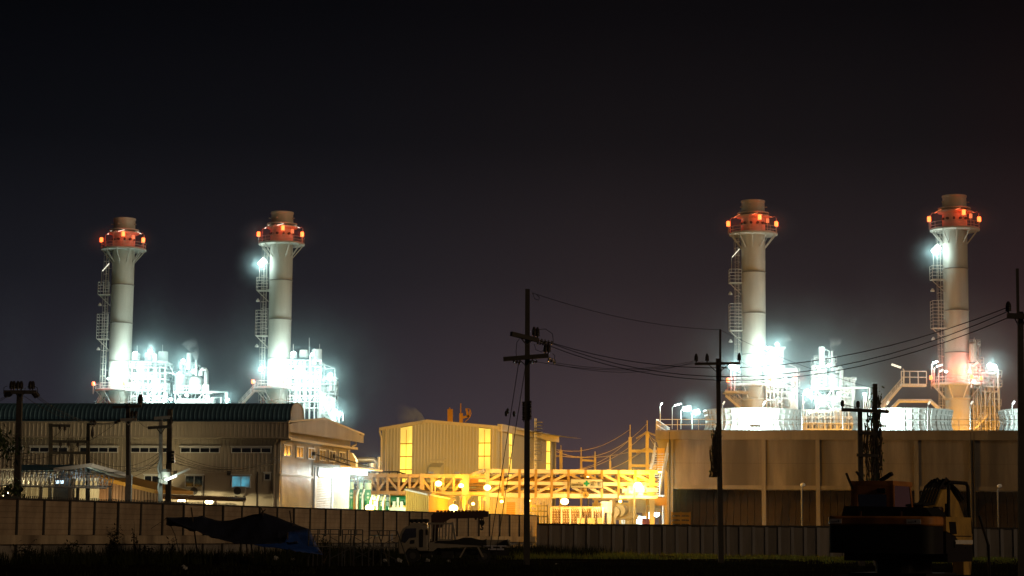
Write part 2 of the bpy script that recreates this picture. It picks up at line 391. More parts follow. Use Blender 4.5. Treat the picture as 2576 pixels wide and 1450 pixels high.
    if lit_ladder:
        m = MB(); m.path([q + V((.0, 0, .25)), q + V((.45, 0, .75)), q + V((.9, 0, 1.2))], .48, 10); m.build('floodlight', E['white'], lp, True)
        light(q + V((.2, -1.6, -.2)), 420, CW, t, .4); light(q + V((-.9, -.3, .3)), 300, CW, t, .4)
    else:
        m = MB(); m.bar(q + V((.1, 0, .1)), q + V((1.3, 0, 1.5)), .24, .14); m.build('tube_lamp', E['dim'], lp)
    # lower walkway ring
    lo = platform(26.4, 4.3, 8, M['white'])
    m = MB(); m.lathe(c, [(R, 23.9), (R + .18, 24.0), (R + .18, 24.25), (R, 24.35)], 40, False); m.build('base_ring', M['shell'], t, True)
    STK.append((x, y, t)); return t, c
s1 = stack(287.5, 361, 'leftmost and farthest grey exhaust stack with red beacons, no lit lamp on its ladder', False, 20, 0)
s2 = stack(691.3, 352, 'grey exhaust stack behind the dark roof end with a glaring lamp on its ladder', True, 20, 0)
s3 = stack(1898.7, 335, 'tan exhaust stack rising behind the left fan drum, its ladder lamp unlit', False, 14, 1)
s4 = stack(2415.7, 328, 'rightmost tan exhaust stack with a bright ladder lamp and a red lit band low down', True, 14, 1)

# ---------------------------------------------------------------- boiler blocks between the stacks
def lamp(pos, W, parent, r=.45, col=CW, m='white', name='floodlight', off=(0, -1.0, -.5), squash=.8, W2=0):
    b = MB(); b.ball(pos, r * .62, 10, squash); o = b.build(name, E[m], parent, True)
    light(V(pos) + V(off), W * .145, col, parent, .3)
    if W2: light(V(pos) + V((0, .9, .9)), W2 * .145, col, parent, .3)
    return o
def lattice(t, x0, x1, y0, y1, Y, dep=7, nx=5, nz=6, seed=1, zb=None, mt=None, pipes=16, rail=True):
    """open steel frame with decks, railings and pipes filling a surveyed rectangle"""
    rr = random.Random(seed); mt = mt or M['white']
    a, b = P(x0, y1, Y), P(x1, y0, Y); X0, X1, Z0, Z1 = a.x, b.x, a.z, b.z; zb = Z0 if zb is None else zb
    m = MB()
    for i in range(nx + 1):
        X = X0 + (X1 - X0) * i / nx
        for y in (Y, Y + dep): m.bar((X, y, zb), (X, y, Z1), .22)
    for k in range(nz + 1):
        Z = Z0 + (Z1 - Z0) * k / nz
        for y in (Y, Y + dep): m.bar((X0, y, Z), (X1, y, Z), .18, .24)
        for i in range(nx + 1):
            X = X0 + (X1 - X0) * i / nx; m.bar((X, Y, Z), (X, Y + dep, Z), .14)
    for k in range(nz):
        i = rr.randrange(nx); dx = (X1 - X0) / nx; dz = (Z1 - Z0) / nz
        A = (X0 + i * dx, Y - .02, Z0 + k * dz); B = (X0 + (i + 1) * dx, Y - .02, Z0 + (k + 1) * dz)
        m.bar(A, B, .12)
    m.build('steel_frame', mt, t)
    m = MB()
    for k in range(1, nz, 2):
        Z = Z0 + (Z1 - Z0) * k / nz; m.box((X0 - .3, Y - .9, Z - .06), (X1 + .3, Y + dep * .9, Z + .02))
    d = m.build('deck', mt, t)
    m = MB()
    for k in range(1, nz, 2):
        Z = Z0 + (Z1 - Z0) * k / nz
        for h in (.5, 1.05): m.bar((X0 - .3, Y - .88, Z + h), (X1 + .3, Y - .88, Z + h), .06)
        n = int((X1 - X0) / .8)
        for i in range(n + 1): X = X0 - .3 + (X1 - X0 + .6) * i / n; m.bar((X, Y - .88, Z), (X, Y - .88, Z + 1.05), .06)
    m.build('railing', mt, d)
    m = MB()
    for i in range(int(pipes * 1.8)):
        X = rr.uniform(X0 - .3, X1 + .3); y = Y + rr.uniform(-.4, dep * .6); r = rr.choice((.06, .09, .12, .2, .28, .36)); z0 = rr.uniform(Z0, Z0 + (Z1 - Z0) * .5); z1 = rr.uniform(z0 + 1.5, Z1 + .3)
        if i % 3 == 0:
            X2 = min(X1, X + rr.uniform(1, 3)); m.path([(X, y, z0), (X, y, z1 - .5), (X + .2, y, z1 - .1), (X + .5, y, z1), (X2, y, z1)], r, 8)
        else: m.tube((X, y, z0), (X, y, z1), r)
    m.build('pipework', M['alum'], t, True)
    for i in range(pipes // 2):
        m = MB(); X = rr.uniform(X0, X1); y = Y + rr.uniform(.2, dep * .5); z = Z0 + (Z1 - Z0) * rr.randrange(nz) / nz + .1
        if i % 2: m.lathe((X, y, z), [(.05, 0), (.4, .1), (.4, 1.1), (.05, 1.35)], 10)
        else: m.cbox((X, y, z + .45), rr.uniform(.5, 1.1), .8, .9)
        m.build('valve_cabinet', M['alum'], t, True)
    return X0, X1, Z0, Z1
def cyl(t, x0, x1, y0, y1, Y, name='silencer', mt=None, dome=False, rot=False):
    a, b = P(x0, y1, Y), P(x1, y0, Y); r = (b.x - a.x) / 2; c = ((a.x + b.x) / 2, Y + r, a.z); h = b.z - a.z; m = MB()
    pr = [(r * .98, 0), (r, .06), (r, h - .25), (r * .97, h - .05), (r * .9, h)] if not dome else [(r, 0), (r, h - r * .75)] + [(max(.02, r * math.cos(q)), h - r * .75 + r * .75 * math.sin(q)) for q in (.3, .6, .9, 1.2, 1.5)]
    m.lathe(c, pr, 28); m.lathe(c, [(r + .01, h * .3), (r + .06, h * .3 + .03), (r + .06, h * .3 + .1), (r + .01, h * .3 + .13)], 28, False)
    return m.build(name, mt or M['white'], t, True)
def hcyl(t, x0, x1, y0, y1, Y, name='drum', mt=None):
    a, b = P(x0, y1, Y), P(x1, y0, Y); r = (b.z - a.z) / 2; m = MB(); z = (a.z + b.z) / 2
    m.path([(a.x - r * .35, Y + r, z), (a.x - r * .2, Y + r, z)], r * .3, 20, r * .75); m.tube((a.x - r * .2, Y + r, z), (a.x, Y + r, z), r * .75, r, 20)
    m.tube((a.x, Y + r, z), (b.x, Y + r, z), r, n=24); m.tube((b.x, Y + r, z), (b.x + r * .35, Y + r, z), r, r * .4, 20)
    return m.build(name, mt or M['white'], t, True)
def pbar(m, pts, Y, wd): m.path([P(x, y, Y) for x, y in pts], wd, 6)
def stairs(t, p0, p1, wd=1.0, mt=None, rise=.22, rail=True):
    mt = mt or M['white']; p0, p1 = V(p0), V(p1); d = p1 - p0; side = V((d.y, -d.x, 0)); side = side.normalized() if side.length > .01 else V((0, 1, 0))
    m = MB()
    for s in (-wd / 2, wd / 2): m.bar(p0 + side * s, p1 + side * s, .07, .28)
    n = max(3, int(abs(d.z) / rise))
    for i in range(n):
        q = p0 + d * ((i + .5) / n); m.bar(q - side * wd / 2, q + side * wd / 2, .26, .04)
    o = m.build('stair_flight', mt, t)
    if rail:
        m = MB()
        for s in (-wd / 2, wd / 2):
            for h in (.55, 1.05): m.bar(p0 + side * s + V((0, 0, h)), p1 + side * s + V((0, 0, h)), .06)
            for i in range(5): q = p0 + d * (i / 4) + side * s; m.bar(q, q + V((0, 0, 1.05)), .06)
        m.build('railing', mt, o)
    return o
def stairtower(t, x0, x1, y0, y1, Y, fl=4):
    a, b = P(x0, y1, Y), P(x1, y0, Y); m = MB()
    for X in (a.x, b.x):
        for y in (Y, Y + 2.4): m.bar((X, y, 0), (X, y, b.z), .16)
    for k in range(fl + 1):
        Z = a.z + (b.z - a.z) * k / fl
        for y in (Y, Y + 2.4): m.bar((a.x, y, Z), (b.x, y, Z), .14)
    m.build('stair_tower_frame', M['white'], t)
    for k in range(fl):
        Z0 = a.z + (b.z - a.z) * k / fl; Z1 = a.z + (b.z - a.z) * (k + 1) / fl
        p, q = (a.x, b.x) if k % 2 == 0 else (b.x, a.x); stairs(t, (p, Y + .6 + (k % 2) * 1.1, Z0), (q, Y + .6 + (k % 2) * 1.1, Z1), .9)

# boiler block by the first stack
Y1 = 359
t = thing('boiler_block', 'dazzling white boiler frame with pipes right beside the leftmost stack', 'boiler', PZ(375, 0, Y1), 'heat recovery boilers beside the stacks')
lattice(t, 329, 416, 911, 1026, Y1, 8, 6, 8, 11, 0, None, 22)
cyl(t, 329, 351, 889, 905, Y1 + 1); cyl(t, 362, 386, 887, 907, Y1 + 1); cyl(t, 395, 421, 884, 911, Y1 + 1)
m = MB(); a = P(392, 915, Y1); b = P(425, 911, Y1); m.box((a.x, Y1 - .6, a.z), (b.x, Y1 + 4.5, b.z)); pbar(m, [(424, 915), (440, 945)], Y1, .1); pbar(m, [(412, 936), (442, 942)], Y1, .12); m.build('deck', M['white'], t)
m = MB()
for q in ((345, 870, 892), (372, 875, 890), (409, 868, 886)): pbar(m, [(q[0], q[2]), (q[0], q[1])], Y1 + 1, .05)
pbar(m, [(387, 915), (387, 893), (390, 889), (393, 893), (393, 990)], Y1 - .5, .22); m.build('pipework', M['alum'], t, True)
stairs(t, P(236, 1040, Y1 + 2), P(262, 988, Y1 + 2), 1.2)
for x, y, W in ((340, 889, 900), (378, 884, 2200), (352, 935, 2800), (385, 960, 3000), (402, 985, 2600), (345, 975, 2000), (370, 1008, 3000), (410, 1010, 2600)):
    lamp(P(x, y, Y1 - 2.2), W, t, .42 if y > 900 else .6, W2=900)
x, y, tt = STK[0]
lamp(V((x - 1.2, y - 4.3, 28.2)), 7000, t, .3, off=(.3, .8, 1.0)); lamp(V((x + 1.2, y - 4.6, 28.8)), 9000, t, .3, off=(-.3, .8, 1.0))
# process tower right of it
t = thing('process_tower', 'white vessels and ladder tower standing between the two left stacks', 'process tower', PZ(480, 0, Y1), 'process towers')
cyl(t, 467.5, 480.5, 888, 930, Y1, 'vent_tower'); cyl(t, 436, 466, 935, 984, Y1 + 2, 'tank', None, True); cyl(t, 473, 509, 945, 984, Y1, 'dome_vessel', None, True); cyl(t, 509, 525, 966, 986, Y1 - 1, 'small_vessel')
lattice(t, 455, 494, 917, 986, Y1 + 3, 4, 4, 6, 21, 0, None, 8)
hcyl(t, 445, 538, 1002, 1024, Y1); 
m = MB(); a = P(439, 990, Y1); b = P(527, 987, Y1); m.box((a.x, Y1 - 1.2, a.z), (b.x, Y1 + 5, b.z)); d = m.build('deck', M['white'], t)
m = MB()
for h in (.5, 1.05): m.bar((a.x, Y1 - 1.2, b.z + h), (b.x, Y1 - 1.2, b.z + h), .06)
for i in range(12): X = a.x + (b.x - a.x) * i / 11; m.bar((X, Y1 - 1.2, b.z), (X, Y1 - 1.2, b.z + 1.05), .06)
m.build('railing', M['white'], d)
m = MB()
for p in (((443, 988), (478, 1032)), ((512, 988), (478, 1032)), ((512, 988), (512, 1120)), ((441, 988), (441, 1120)), ((526, 988), (526, 1120))): pbar(m, p, Y1 - 1.3, .1)
pbar(m, [(526, 987), (569, 987), (569, 1120)], Y1 - 1, .3); pbar(m, [(530, 1002), (556, 1000), (556, 1120)], Y1 - 1, .2)
m.build('support_frame', M['white'], t, True)
m = MB(); pbar(m, [(493, 945), (493, 906)], Y1 - .5, .22); pbar(m, [(505, 946), (506, 934), (511, 929), (516, 930), (519, 936), (519, 965)], Y1 - 1, .42); m.build('pipework', M['alum'], t, True)
for x, y, W in ((461, 908, 2600), (450, 940, 2600), (485, 935, 2200), (500, 975, 2000), (470, 995, 2400), (520, 998, 1800), (573, 1006, 1700), (430, 1005, 2600)):
    lamp(P(x, y, Y1 - 3), W, t, .5, W2=700)

# boiler block by the second stack
Y2 = 350
t = thing('boiler_block', 'dazzling white boiler frame right of the second stack, above the dark roof end', 'boiler', PZ(775, 0, Y2), 'heat recovery boilers beside the stacks')
lattice(t, 729, 806, 908, 1026, Y2, 8, 6, 8, 12, 0, None, 22)
lattice(t, 800, 844, 955, 1003, Y2 + 1, 5, 3, 4, 13, 0, None, 8)
cyl(t, 729, 746, 885, 901, Y2 + 1); cyl(t, 752, 774, 880, 899, Y2 + 1); cyl(t, 783, 809, 878, 907, Y2 + 1)
m = MB()
for q in ((738, 866, 886), (778, 850, 900), (804, 866, 880)): pbar(m, [(q[0], q[2]), (q[0], q[1])], Y2 + .5, .05)
pbar(m, [(781, 980), (781, 893)], Y2 - .6, .2); pbar(m, [(803, 912), (842, 928), (843, 1000)], Y2 - .2, .09); pbar(m, [(790, 905), (810, 907)], Y2 - .6, .3); pbar(m, [(806, 910), (822, 930)], Y2 - .3, .1); pbar(m, [(800, 929), (842, 927)], Y2 - .3, .07)
m.build('pipework', M['alum'], t, True)
stairtower(t, 806, 838, 1000, 1080, Y2 - 2, 4); stairs(t, P(601, 1026, Y2 + 1), P(640, 984, Y2 + 1), 1.3); stairs(t, P(846, 1075, Y2 - 2), P(806, 995, Y2 - 2), 1.0)
m = MB(); a = P(636, 984, Y2); b = P(670, 981, Y2); m.box((a.x, Y2, a.z - .1), (b.x, Y2 + 2, b.z)); m.build('walkway', M['white'], t)
for x, y, W in ((738, 889, 900), (786, 891, 2000), (752, 930, 2800), (770, 962, 3000), (795, 950, 2600), (831, 943, 2400), (745, 1000, 2200), (780, 1000, 2600), (815, 1010, 2200), (657, 929, 2600), (853, 1041, 2600), (844, 1033, 900)):
    lamp(P(x, y, Y2 - 2.4), W, t, .62 if x in (657, 853, 831, 738) else .42, W2=800)
x, y, tt = STK[1]
lamp(V((x - 1.0, y - 4.7, 28.4)), 9000, t, .3, off=(.3, .8, 1.0)); lamp(V((x + 1.4, y - 4.6, 28.8)), 8000, t, .3, off=(-.3, .8, 1.0))
m = MB(); pbar(m, [(863, 1060), (863, 1040), (860, 1037)], Y2 - 3, .1); pbar(m, [(853, 1070), (853, 1045)], Y2 - 3, .1); m.build('lamp_pole', M['white'], t)

# boiler block by the third stack
Y3 = 333
t = thing('boiler_block', 'white boiler frame and platforms right of the third stack, over the left fan drum', 'boiler', PZ(1960, 0, Y3), 'heat recovery boilers beside the stacks')
lattice(t, 1928, 1966, 908, 986, Y3, 8, 4, 7, 14, 0, None, 16); lattice(t, 1966, 2005, 930, 986, Y3 + 1, 6, 3, 4, 15, 0, None, 6); lattice(t, 1930, 1998, 990, 1076, Y3 + 1, 7, 5, 5, 16, 0, M['shell'], 14)
lattice(t, 1940, 1964, 880, 908, Y3 + 1, 3, 2, 3, 17, None, None, 5); cyl(t, 1929, 1942, 883, 902, Y3 + 1)
m = MB(); pbar(m, [(1955, 910), (1955, 862)], Y3 - .5, .3); pbar(m, [(1961, 910), (1961, 868)], Y3 - .5, .12); pbar(m, [(1930, 1008), (1951, 1008), (1951, 1070)], Y3 - 1, .25); pbar(m, [(1984, 917), (2002, 924), (2004, 990)], Y3 - 1, .1); m.build('pipework', M['alum'], t, True)
m = MB(); a = P(1824, 988, Y3 - 4); b = P(1930, 984, Y3 - 4); m.box((a.x, Y3 - 4, a.z), (a.x + 4, Y3, b.z)); m.build('deck', M['shell'], t)
stairs(t, P(1826, 996, Y3 - 3), P(1866, 1030, Y3 - 3), 1.2, M['shell']); stairtower(t, 1990, 2004, 988, 1076, Y3 - 2, 5)
for x, y, W in ((1929.5, 876, 800), (1955, 867, 2200), (1944, 920, 2600), (1958, 930, 2600), (1938, 950, 2200), (1851, 926, 2600), (1842, 923, 1200), (1975, 955, 1600), (1950, 970, 2000)):
    lamp(P(x, y, Y3 - 2.4), W, t, .85 if x in (1851, 1842) else .5, W2=700)
m = MB()
for q in ((1839, 928, 985), (1848, 930, 985)): pbar(m, [(q[0], q[1]), (q[0], q[2])], Y3 - 2.4, .09)
m.build('lamp_pole', M['white'], t)
x, y, tt = STK[2]
lamp(V((x + .3, y - 4.7, 29.2)), 9000, t, .3, off=(0, .8, .8))
# process tower between the third and fourth stacks
t = thing('process_tower', 'white vessels and ladder tower standing between the two right stacks', 'process tower', PZ(2085, 0, Y3), 'process towers')
cyl(t, 2061.5, 2076, 872, 940, Y3, 'vent_tower'); cyl(t, 2079, 2116, 936, 980, Y3, 'dome_vessel', None, True); hcyl(t, 2058, 2140, 992, 1030, Y3)
lattice(t, 2051, 2098, 900, 978, Y3 + 3, 4, 4, 6, 22, 0, None, 8); lattice(t, 2046, 2072, 930, 978, Y3 - .5, 2, 2, 6, 23, None, None, 2); lattice(t, 2115, 2142, 952, 1012, Y3, 3, 3, 5, 24, 0, None, 5)
lattice(t, 2014, 2150, 1034, 1080, Y3 - 3, 3, 9, 3, 25, 0, M['white'], 12)
m = MB(); a = P(2049, 980, Y3); b = P(2148, 976, Y3); m.box((a.x, Y3 - 1.2, a.z), (b.x, Y3 + 5, b.z)); m.build('deck', M['white'], t)
m = MB()
for p in (((2053, 980), (2095, 1035)), ((2094, 980), (2053, 1035)), ((2053, 978), (2053, 1075)), ((2096, 978), (2096, 1075)), ((2146, 978), (2146, 1075))): pbar(m, p, Y3 - 1.3, .1)
pbar(m, [(2137, 976), (2186, 976), (2186, 1060)], Y3 - 1, .28); pbar(m, [(2045, 980), (2045, 928), (2049, 922)], Y3 - 1, .1); m.build('support_frame', M['white'], t, True)
m = MB(); pbar(m, [(2093, 935), (2093, 884)], Y3 - .5, .2); pbar(m, [(2106, 938), (2106, 928), (2112, 924), (2117, 929), (2117, 975)], Y3 - .5, .35); pbar(m, [(2086, 905), (2086, 884), (2078, 879)], Y3 - .5, .1); m.build('pipework', M['alum'], t, True)
for x, y, W in ((2068, 905, 1800), (2060, 925, 2400), (2085, 920, 1800), (2032, 988, 3400), (2042, 1000, 2200), (2095, 960, 1800), (2110, 990, 1600), (2175, 992, 2000), (2070, 1010, 2400), (2070, 880, 1200)):
    lamp(P(x, y, Y3 - 3), W, t, 1.05 if x == 2032 else .5, W2=700)
m = MB()
for q in ((2020, 990, 1060), (2173, 995, 1060), (2179, 995, 1060)): pbar(m, [(q[0], q[1]), (q[0], q[2])], Y3 - 3, .1)
m.build('lamp_pole', M['white'], t)
# boiler block by the fourth stack
Y4 = 326
t = thing('boiler_block', 'narrow tan boiler frame with stairs right of the rightmost stack', 'boiler', PZ(2470, 0, Y4), 'heat recovery boilers beside the stacks')
lattice(t, 2438, 2466, 905, 975, Y4 + 1, 6, 3, 6, 31, 0, M['shell'], 10); lattice(t, 2466, 2512, 938, 985, Y4 + 1, 5, 4, 4, 32, 0, M['shell'], 8); lattice(t, 2440, 2510, 985, 1078, Y4 + 2, 6, 5, 5, 33, 0, M['shell'], 14)
lattice(t, 2442, 2458, 862, 905, Y4 + 2, 2, 2, 4, 34, None, M['shell'], 4)
m = MB(); pbar(m, [(2445, 910), (2445, 866)], Y4, .45); pbar(m, [(2453, 905), (2453, 855)], Y4, .14); pbar(m, [(2449, 860), (2451, 850)], Y4, .06); m.build('pipework', M['shell'], t, True)
m = MB(); a = P(2268, 972, Y4 - 1); b = P(2331, 966, Y4 - 1); m.box((a.x, Y4 - 1, a.z), (b.x, Y4 + .6, b.z))
wk = m.build('walkway', M['white'], t)
m = MB()
for h in (1.05, 2.0): m.bar((a.x, Y4 - 1, b.z + h), (b.x, Y4 - 1, b.z + h), .14)
for i in range(4): X = a.x + (b.x - a.x) * i / 3; m.bar((X, Y4 - 1, b.z), (X, Y4 - 1, b.z + 2.0), .14)
m.build('railing', M['white'], wk)
stairs(t, P(2212, 1036, Y4 - .4), P(2270, 968, Y4 - .4), 1.4, None, .25)
m = MB(); pbar(m, [(2232, 1040), (2262, 1009), (2340, 1009), (2368, 1034)], Y4, .35); m.build('pipework', M['white'], t, True)
stairs(t, P(2455, 1076, Y4 - 3), P(2482, 1045, Y4 - 3), 1.0)
for q, sg in (((2274, 966, 928, 2243, 917), 0), ((2344, 972, 915, 2358, 910), 1), ((2350, 975, 925, 2371, 918), 0), ((2361, 980, 938, 2372, 930), 0), ((2443, 975, 925, 2460, 912), 0)):
    m = MB(); pbar(m, [(q[0], q[1]), (q[0], q[2] + 4), ((q[0] * .9 + q[3] * .1), q[2])], Y4 - 3, .1); lp = m.build('lamp_pole', M['white'], t)
    m = MB(); m.bar(P(q[0] * .75 + q[3] * .25, q[2] * .75 + q[4] * .25, Y4 - 3), P(q[3], q[4], Y4 - 3), .4, .28); m.build('tube_lamp', E['white'] if sg else E['dim'], lp)
    if sg: light(P(2350, 918, Y4 - 4), 220, CW, t, .3)
for x, y, W in ((2491, 921, 2600), (2500, 924, 900), (2380, 935, 90), (2440, 935, 160), (2450, 960, 500)):
    lamp(P(x, y, Y4 - 2.5), W, t, .85 if x > 2485 else .4, W2=500)
m = MB(); pbar(m, [(2511, 985), (2511, 930), (2506, 925)], Y4 - 2.5, .1); m.build('lamp_pole', M['white'], t)
# red beacons low on the boilers
for i, pts in enumerate((((235, 966), (313, 965)), ((636, 961), (714, 961)), ((1831, 957), (1938, 955), (2000, 953)), ((2342, 951), (2445, 949), (2468, 952)))):
    Yb = (Y1, Y2, Y3, Y4)[i] - 3.6; tt = STK[i][2]
    for j, (x, y) in enumerate(pts):
        p = P(x, y, Yb); m = MB(); m.lathe(p, [(.05, -.3), (.26, -.28), (.26, .28), (.18, .36)], 12); b = m.build('beacon', E['red'], tt, True)
        m = MB(); m.bar(p - V((0, 0, 1.8)), p - V((0, 0, .3)), .09); m.build('mast', M['shell'], b)
        light(p + V((.6, -.5, .2)), 200 if i < 3 else 120, CR, tt, .2)
    if i == 3:
        x, y, _ = STK[3]; [light(V((x + dx, y - dy, 28.4)), W, (1, .07, .008), tt, .2) for dx, dy, W in ((-1.6, 2.6, 260), (.1, 3.1, 520), (1.7, 2.6, 560))]
# unseen floodlight masts added behind the buildings to light the stacks from below
for i, (px_, W, col) in enumerate(((250, 15000, (.60, 1, .60)), (560, 17000, (.60, 1, .60)), (800, 8000, (.95, 1, .8)), (1830, 15000, (1, .45, .07)), (2140, 15000, (1, .45, .07)), (2480, 15000, (1, .42, .06)))):
    b = PZ(px_, 0, 318); t = thing('yard_light', ['tall yard floodlight mast behind the warehouse near the leftmost stack', 'tall yard floodlight mast behind the warehouse between the two left stacks', 'tall yard floodlight mast behind the warehouse gable', 'yard floodlight mast behind the left fan drum', 'yard floodlight mast behind the middle fan drum', 'yard floodlight mast behind the right fan drum'][i], 'floodlight', b, 'yard floodlights')
    m = MB(); m.tube(b, b + V((0, 0, 13)), .16, .1); m.build('mast', M['polel'], t); m = MB(); m.cbox(b + V((0, 0, 13.2)), 1.2, .5, .5); m.build('lamp_head', E['white'], t)
    light(b + V((0, .9, 13.9)), W * (.24 if i < 3 else .52), col, t, .4)
# ---------------------------------------------------------------- warehouse with the dark roof
def XY(x, Y): q = PZ(x, 3, Y); return (q.x, q.y)
Cc, Lc, Gc = XY(702, 170), XY(0, 173.4), XY(876, 189)
Wf = Fr(Lc, Cc); Wg = Fr(Cc, Gc)
Lc2 = tuple(V((*Lc, 0)) - Wf.u * 12)[:2]; Wf = Fr(Lc2, Cc)
t = thing('warehouse', 'long grey ribbed warehouse with dark rounded roof ridge and strip windows', 'warehouse', (Cc[0], Cc[1], 0))
zE = Wf.px(500, 1100)[1]; zT = Wf.px(500, 1063, 1.0)[1]; zB = Wf.px(500, 1190)[1]; LF = Wf.len; LG = Wg.len
zR = Wg.px(816, 1056, .9)[1]; sR = LG * .46
def roofz(a): return zT + (zR - zT) * (1 - abs(a - sR) / sR) if a <= sR else zT + (zR - zT) * (1 - (a - sR) / (LG - sR + 1.2)) * 1.0
m = MB(); Wf.ribs(m, 0, LF, zB, zE + .4, .36, .05); m.build('cladding_wall', M['clad'], t)
m = MB(); Wf.box(m, 0, LF, 0, zB, -.2, .02); Wf.box(m, 0, LF, zB - .06, zB + .06, .02, .09); m.build('lower_wall', M['clads'], t)
m = MB(); Wf.ribs(m, 0, LF + .95, zE, zT, .36, .05, 1.0); Wf.box(m, 0, LF + .95, zE - .12, zE, -.05, 1.06); Wf.box(m, 0, LF + .95, zT - .05, zT + .06, .9, 1.08); m.build('eave_band', M['clad'], t)
# gable wall: ribbed above, brighter bare metal below, with band of overhang
m = MB(); Wg.ribs(m, 0, LG, 0, lambda a: roofz(a) - .3, .30, .05); m.build('gable_wall', M['gclad'], t)
m = MB()
zbot = lambda a: zE - .05 + 0 * a
Wg.ribs(m, -.95, LG + 1.4, lambda a: Wg.px(723 + (a + .95) / (LG + 2.35) * 178, 1086 + (a + .95) / (LG + 2.35) * 27, .9)[1], lambda a: roofz(min(max(a, 0), LG)) if 0 <= a <= LG else roofz(0 if a < 0 else LG) - .1, .30, .05, .9)
m.build('gable_band', M['gclad'], t)
m = MB()
for a0, a1 in ((-1, sR), (sR, LG + 1.4)):
    z0, z1 = (zT, zR) if a0 < 0 else (zR, roofz(LG) - .1)
    m.hexa([Wg.pt(a0, z0, .85), Wg.pt(a1, z1, .85), Wg.pt(a1, z1, 1.0), Wg.pt(a0, z0, 1.0), Wg.pt(a0, z0 + .16, .85), Wg.pt(a1, z1 + .16, .85), Wg.pt(a1, z1 + .16, 1.0), Wg.pt(a0, z0 + .16, 1.0)])
for a0, a1 in ((0, LG * .99),): Wg.box(m, a0, a1, zE - .25, zE - .05, .06, .88)
m.build('verge_trim', M['clads'], t)
m = MB()   # roof planes
ue = Wf.u
for a0, a1 in ((-1.0, sR), (sR, LG + 1.3)):
    z0, z1 = (zT, zR) if a0 < 0 else (zR, roofz(LG) - .1)
    A, B = Wg.pt(a0, z0 - .03, .9), Wg.pt(a1, z1 - .03, .9); m.quad(A, B, B - ue * (LF + 2), A - ue * (LF + 2))
m.build('roof', M['roof'], t)
# rounded ridge ventilator
yb = 178.0
m = MB(); zr = zR
wv, hv = 3.6, Wg.px(779, 1022.5, -1.7)[1] - zR
prof = []
for k in range(13):
    q = PI * k / 12; cx = math.cos(q); sxn = math.sin(q)
    prof.append((-wv / 2 * (abs(cx) ** .8) * (1 if cx > 0 else -1), hv * (.08 + .92 * sxn ** .85)))
prof = [(-wv / 2 * .98, -.1)] + prof + [(wv / 2 * .98, -.1)]
e0 = Wg.px(779, 1040, -1.0)
oR = -1.7; L2 = LF - 1
def vp(a, z, k): return Wg.pt(sR + a, zr + z, oR) - ue * k
k = 0; kk = []
while k < L2: kk += [k, k + .22, k + .26, k + .35]; k += .40
def sc_(i): return (1.0, 1.0, 1.025, 1.025)[i % 4]
for i in range(len(kk) - 1):
    for (a, z), (b, y) in zip(prof, prof[1:]):
        m.quad(vp(a * sc_(i), z * sc_(i), kk[i]), vp(b * sc_(i), y * sc_(i), kk[i]), vp(b * sc_(i + 1), y * sc_(i + 1), kk[i + 1]), vp(a * sc_(i + 1), z * sc_(i + 1), kk[i + 1]))
m.build('ridge_ventilator', M['roof'], t)
m = MB(); n = 20
def topz(a):
    for (p, z), (q, y) in zip(prof, prof[1:]):
        if p <= a <= q or q <= a <= p: return z + (y - z) * ((a - p) / (q - p) if abs(q - p) > 1e-6 else 0)
    return 0
class _F: pass
F2 = Fr(Cc, Gc); F2.A = Wg.pt(sR, 0, oR + .02)
F2.ribs(m, -wv / 2 + .03, wv / 2 - .03, zr - .5, lambda a: zr - .01 + max(0, topz(a)), .28, .04)
vc = m.build('ventilator_end', M['gclad'], t)
m = MB(); m.path([vp(a, z + .03, -.06) for a, z in prof], .06, 6, cap=False); m.build('trim', M['clads'], vc)
def window(fr, xa, xb, ya, yb, n, parent, glass=None, name='window', fd=.07, fw=.07):
    (a0, z1), (a1, z0) = fr.px(xa, ya, .06), fr.px(xb, yb, .06); z1, z0 = max(z0, z1), min(z0, z1)
    m = MB(); o = .05
    fr.box(m, a0, a1, z1 - fw, z1, .02, o + fd); fr.box(m, a0, a1, z0, z0 + fw, .02, o + fd)
    fr.box(m, a0 - .06, a1 + .06, z1 + .02, z1 + .12, .02, o + .16)
    for i in range(n + 1): x = a0 + (a1 - a0 - fw) * i / n; fr.box(m, x, x + fw, z0 + fw, z1 - fw, .02, o + fd - .004)
    wdw = m.build(name, M['wfr'], parent)
    m = MB(); fr.box(m, a0 + fw, a1 - fw, z0 + fw, z1 - fw, .03, .085); m.build('pane', glass or M['glass'], wdw)
    return wdw
for xa, xb in ((18, 58), (75.5, 171), (200, 297), (329, 421), (454, 553), (582, 683)): window(Wf, xa, xb, 1124.5 + .002 * xa, 1139 + .003 * xa, 4, t)
for xa, xb in ((363, 401), (466, 511)): window(Wf, xa, xb, 1196, 1227, 2, t)
window(Wf, 583, 630, 1197, 1228, 2, t, E['win'])['label'] = 'blue lit sliding window'
window(Wf, 664.5, 681, 1191, 1209, 1, t)
for xa in (441, 576): m = MB(); a, z = Wf.px(xa, 1196, .05); Wf.box(m, a - .17, a + .17, z, z + .35, .02, .12); m.build('vent', M['dsteel'], t)
m = MB()
for x0, y0 in ((648, 1187), (514, 1197)): a, z = Wf.px(x0, y0, .05); m.bar(Wf.pt(a, z, .07), Wf.pt(a, 2.0, .07), .08)
m.build('conduit', M['dsteel'], t)
m = MB(); a, z = Wf.px(691, 1110, .2); m.path([Wf.pt(a + .4, zE, .7), Wf.pt(a + .3, zE - .3, .5), Wf.pt(a, zE - .6, .15), Wf.pt(a, 0, .15)], .1, 8)
a, z = Wf.px(187, 1130, .2); m.path([Wf.pt(a + .35, zE, .7), Wf.pt(a + .3, zE - .5, .5), Wf.pt(a, zE - 1.2, .15), Wf.pt(a, 0, .15)], .1, 8)
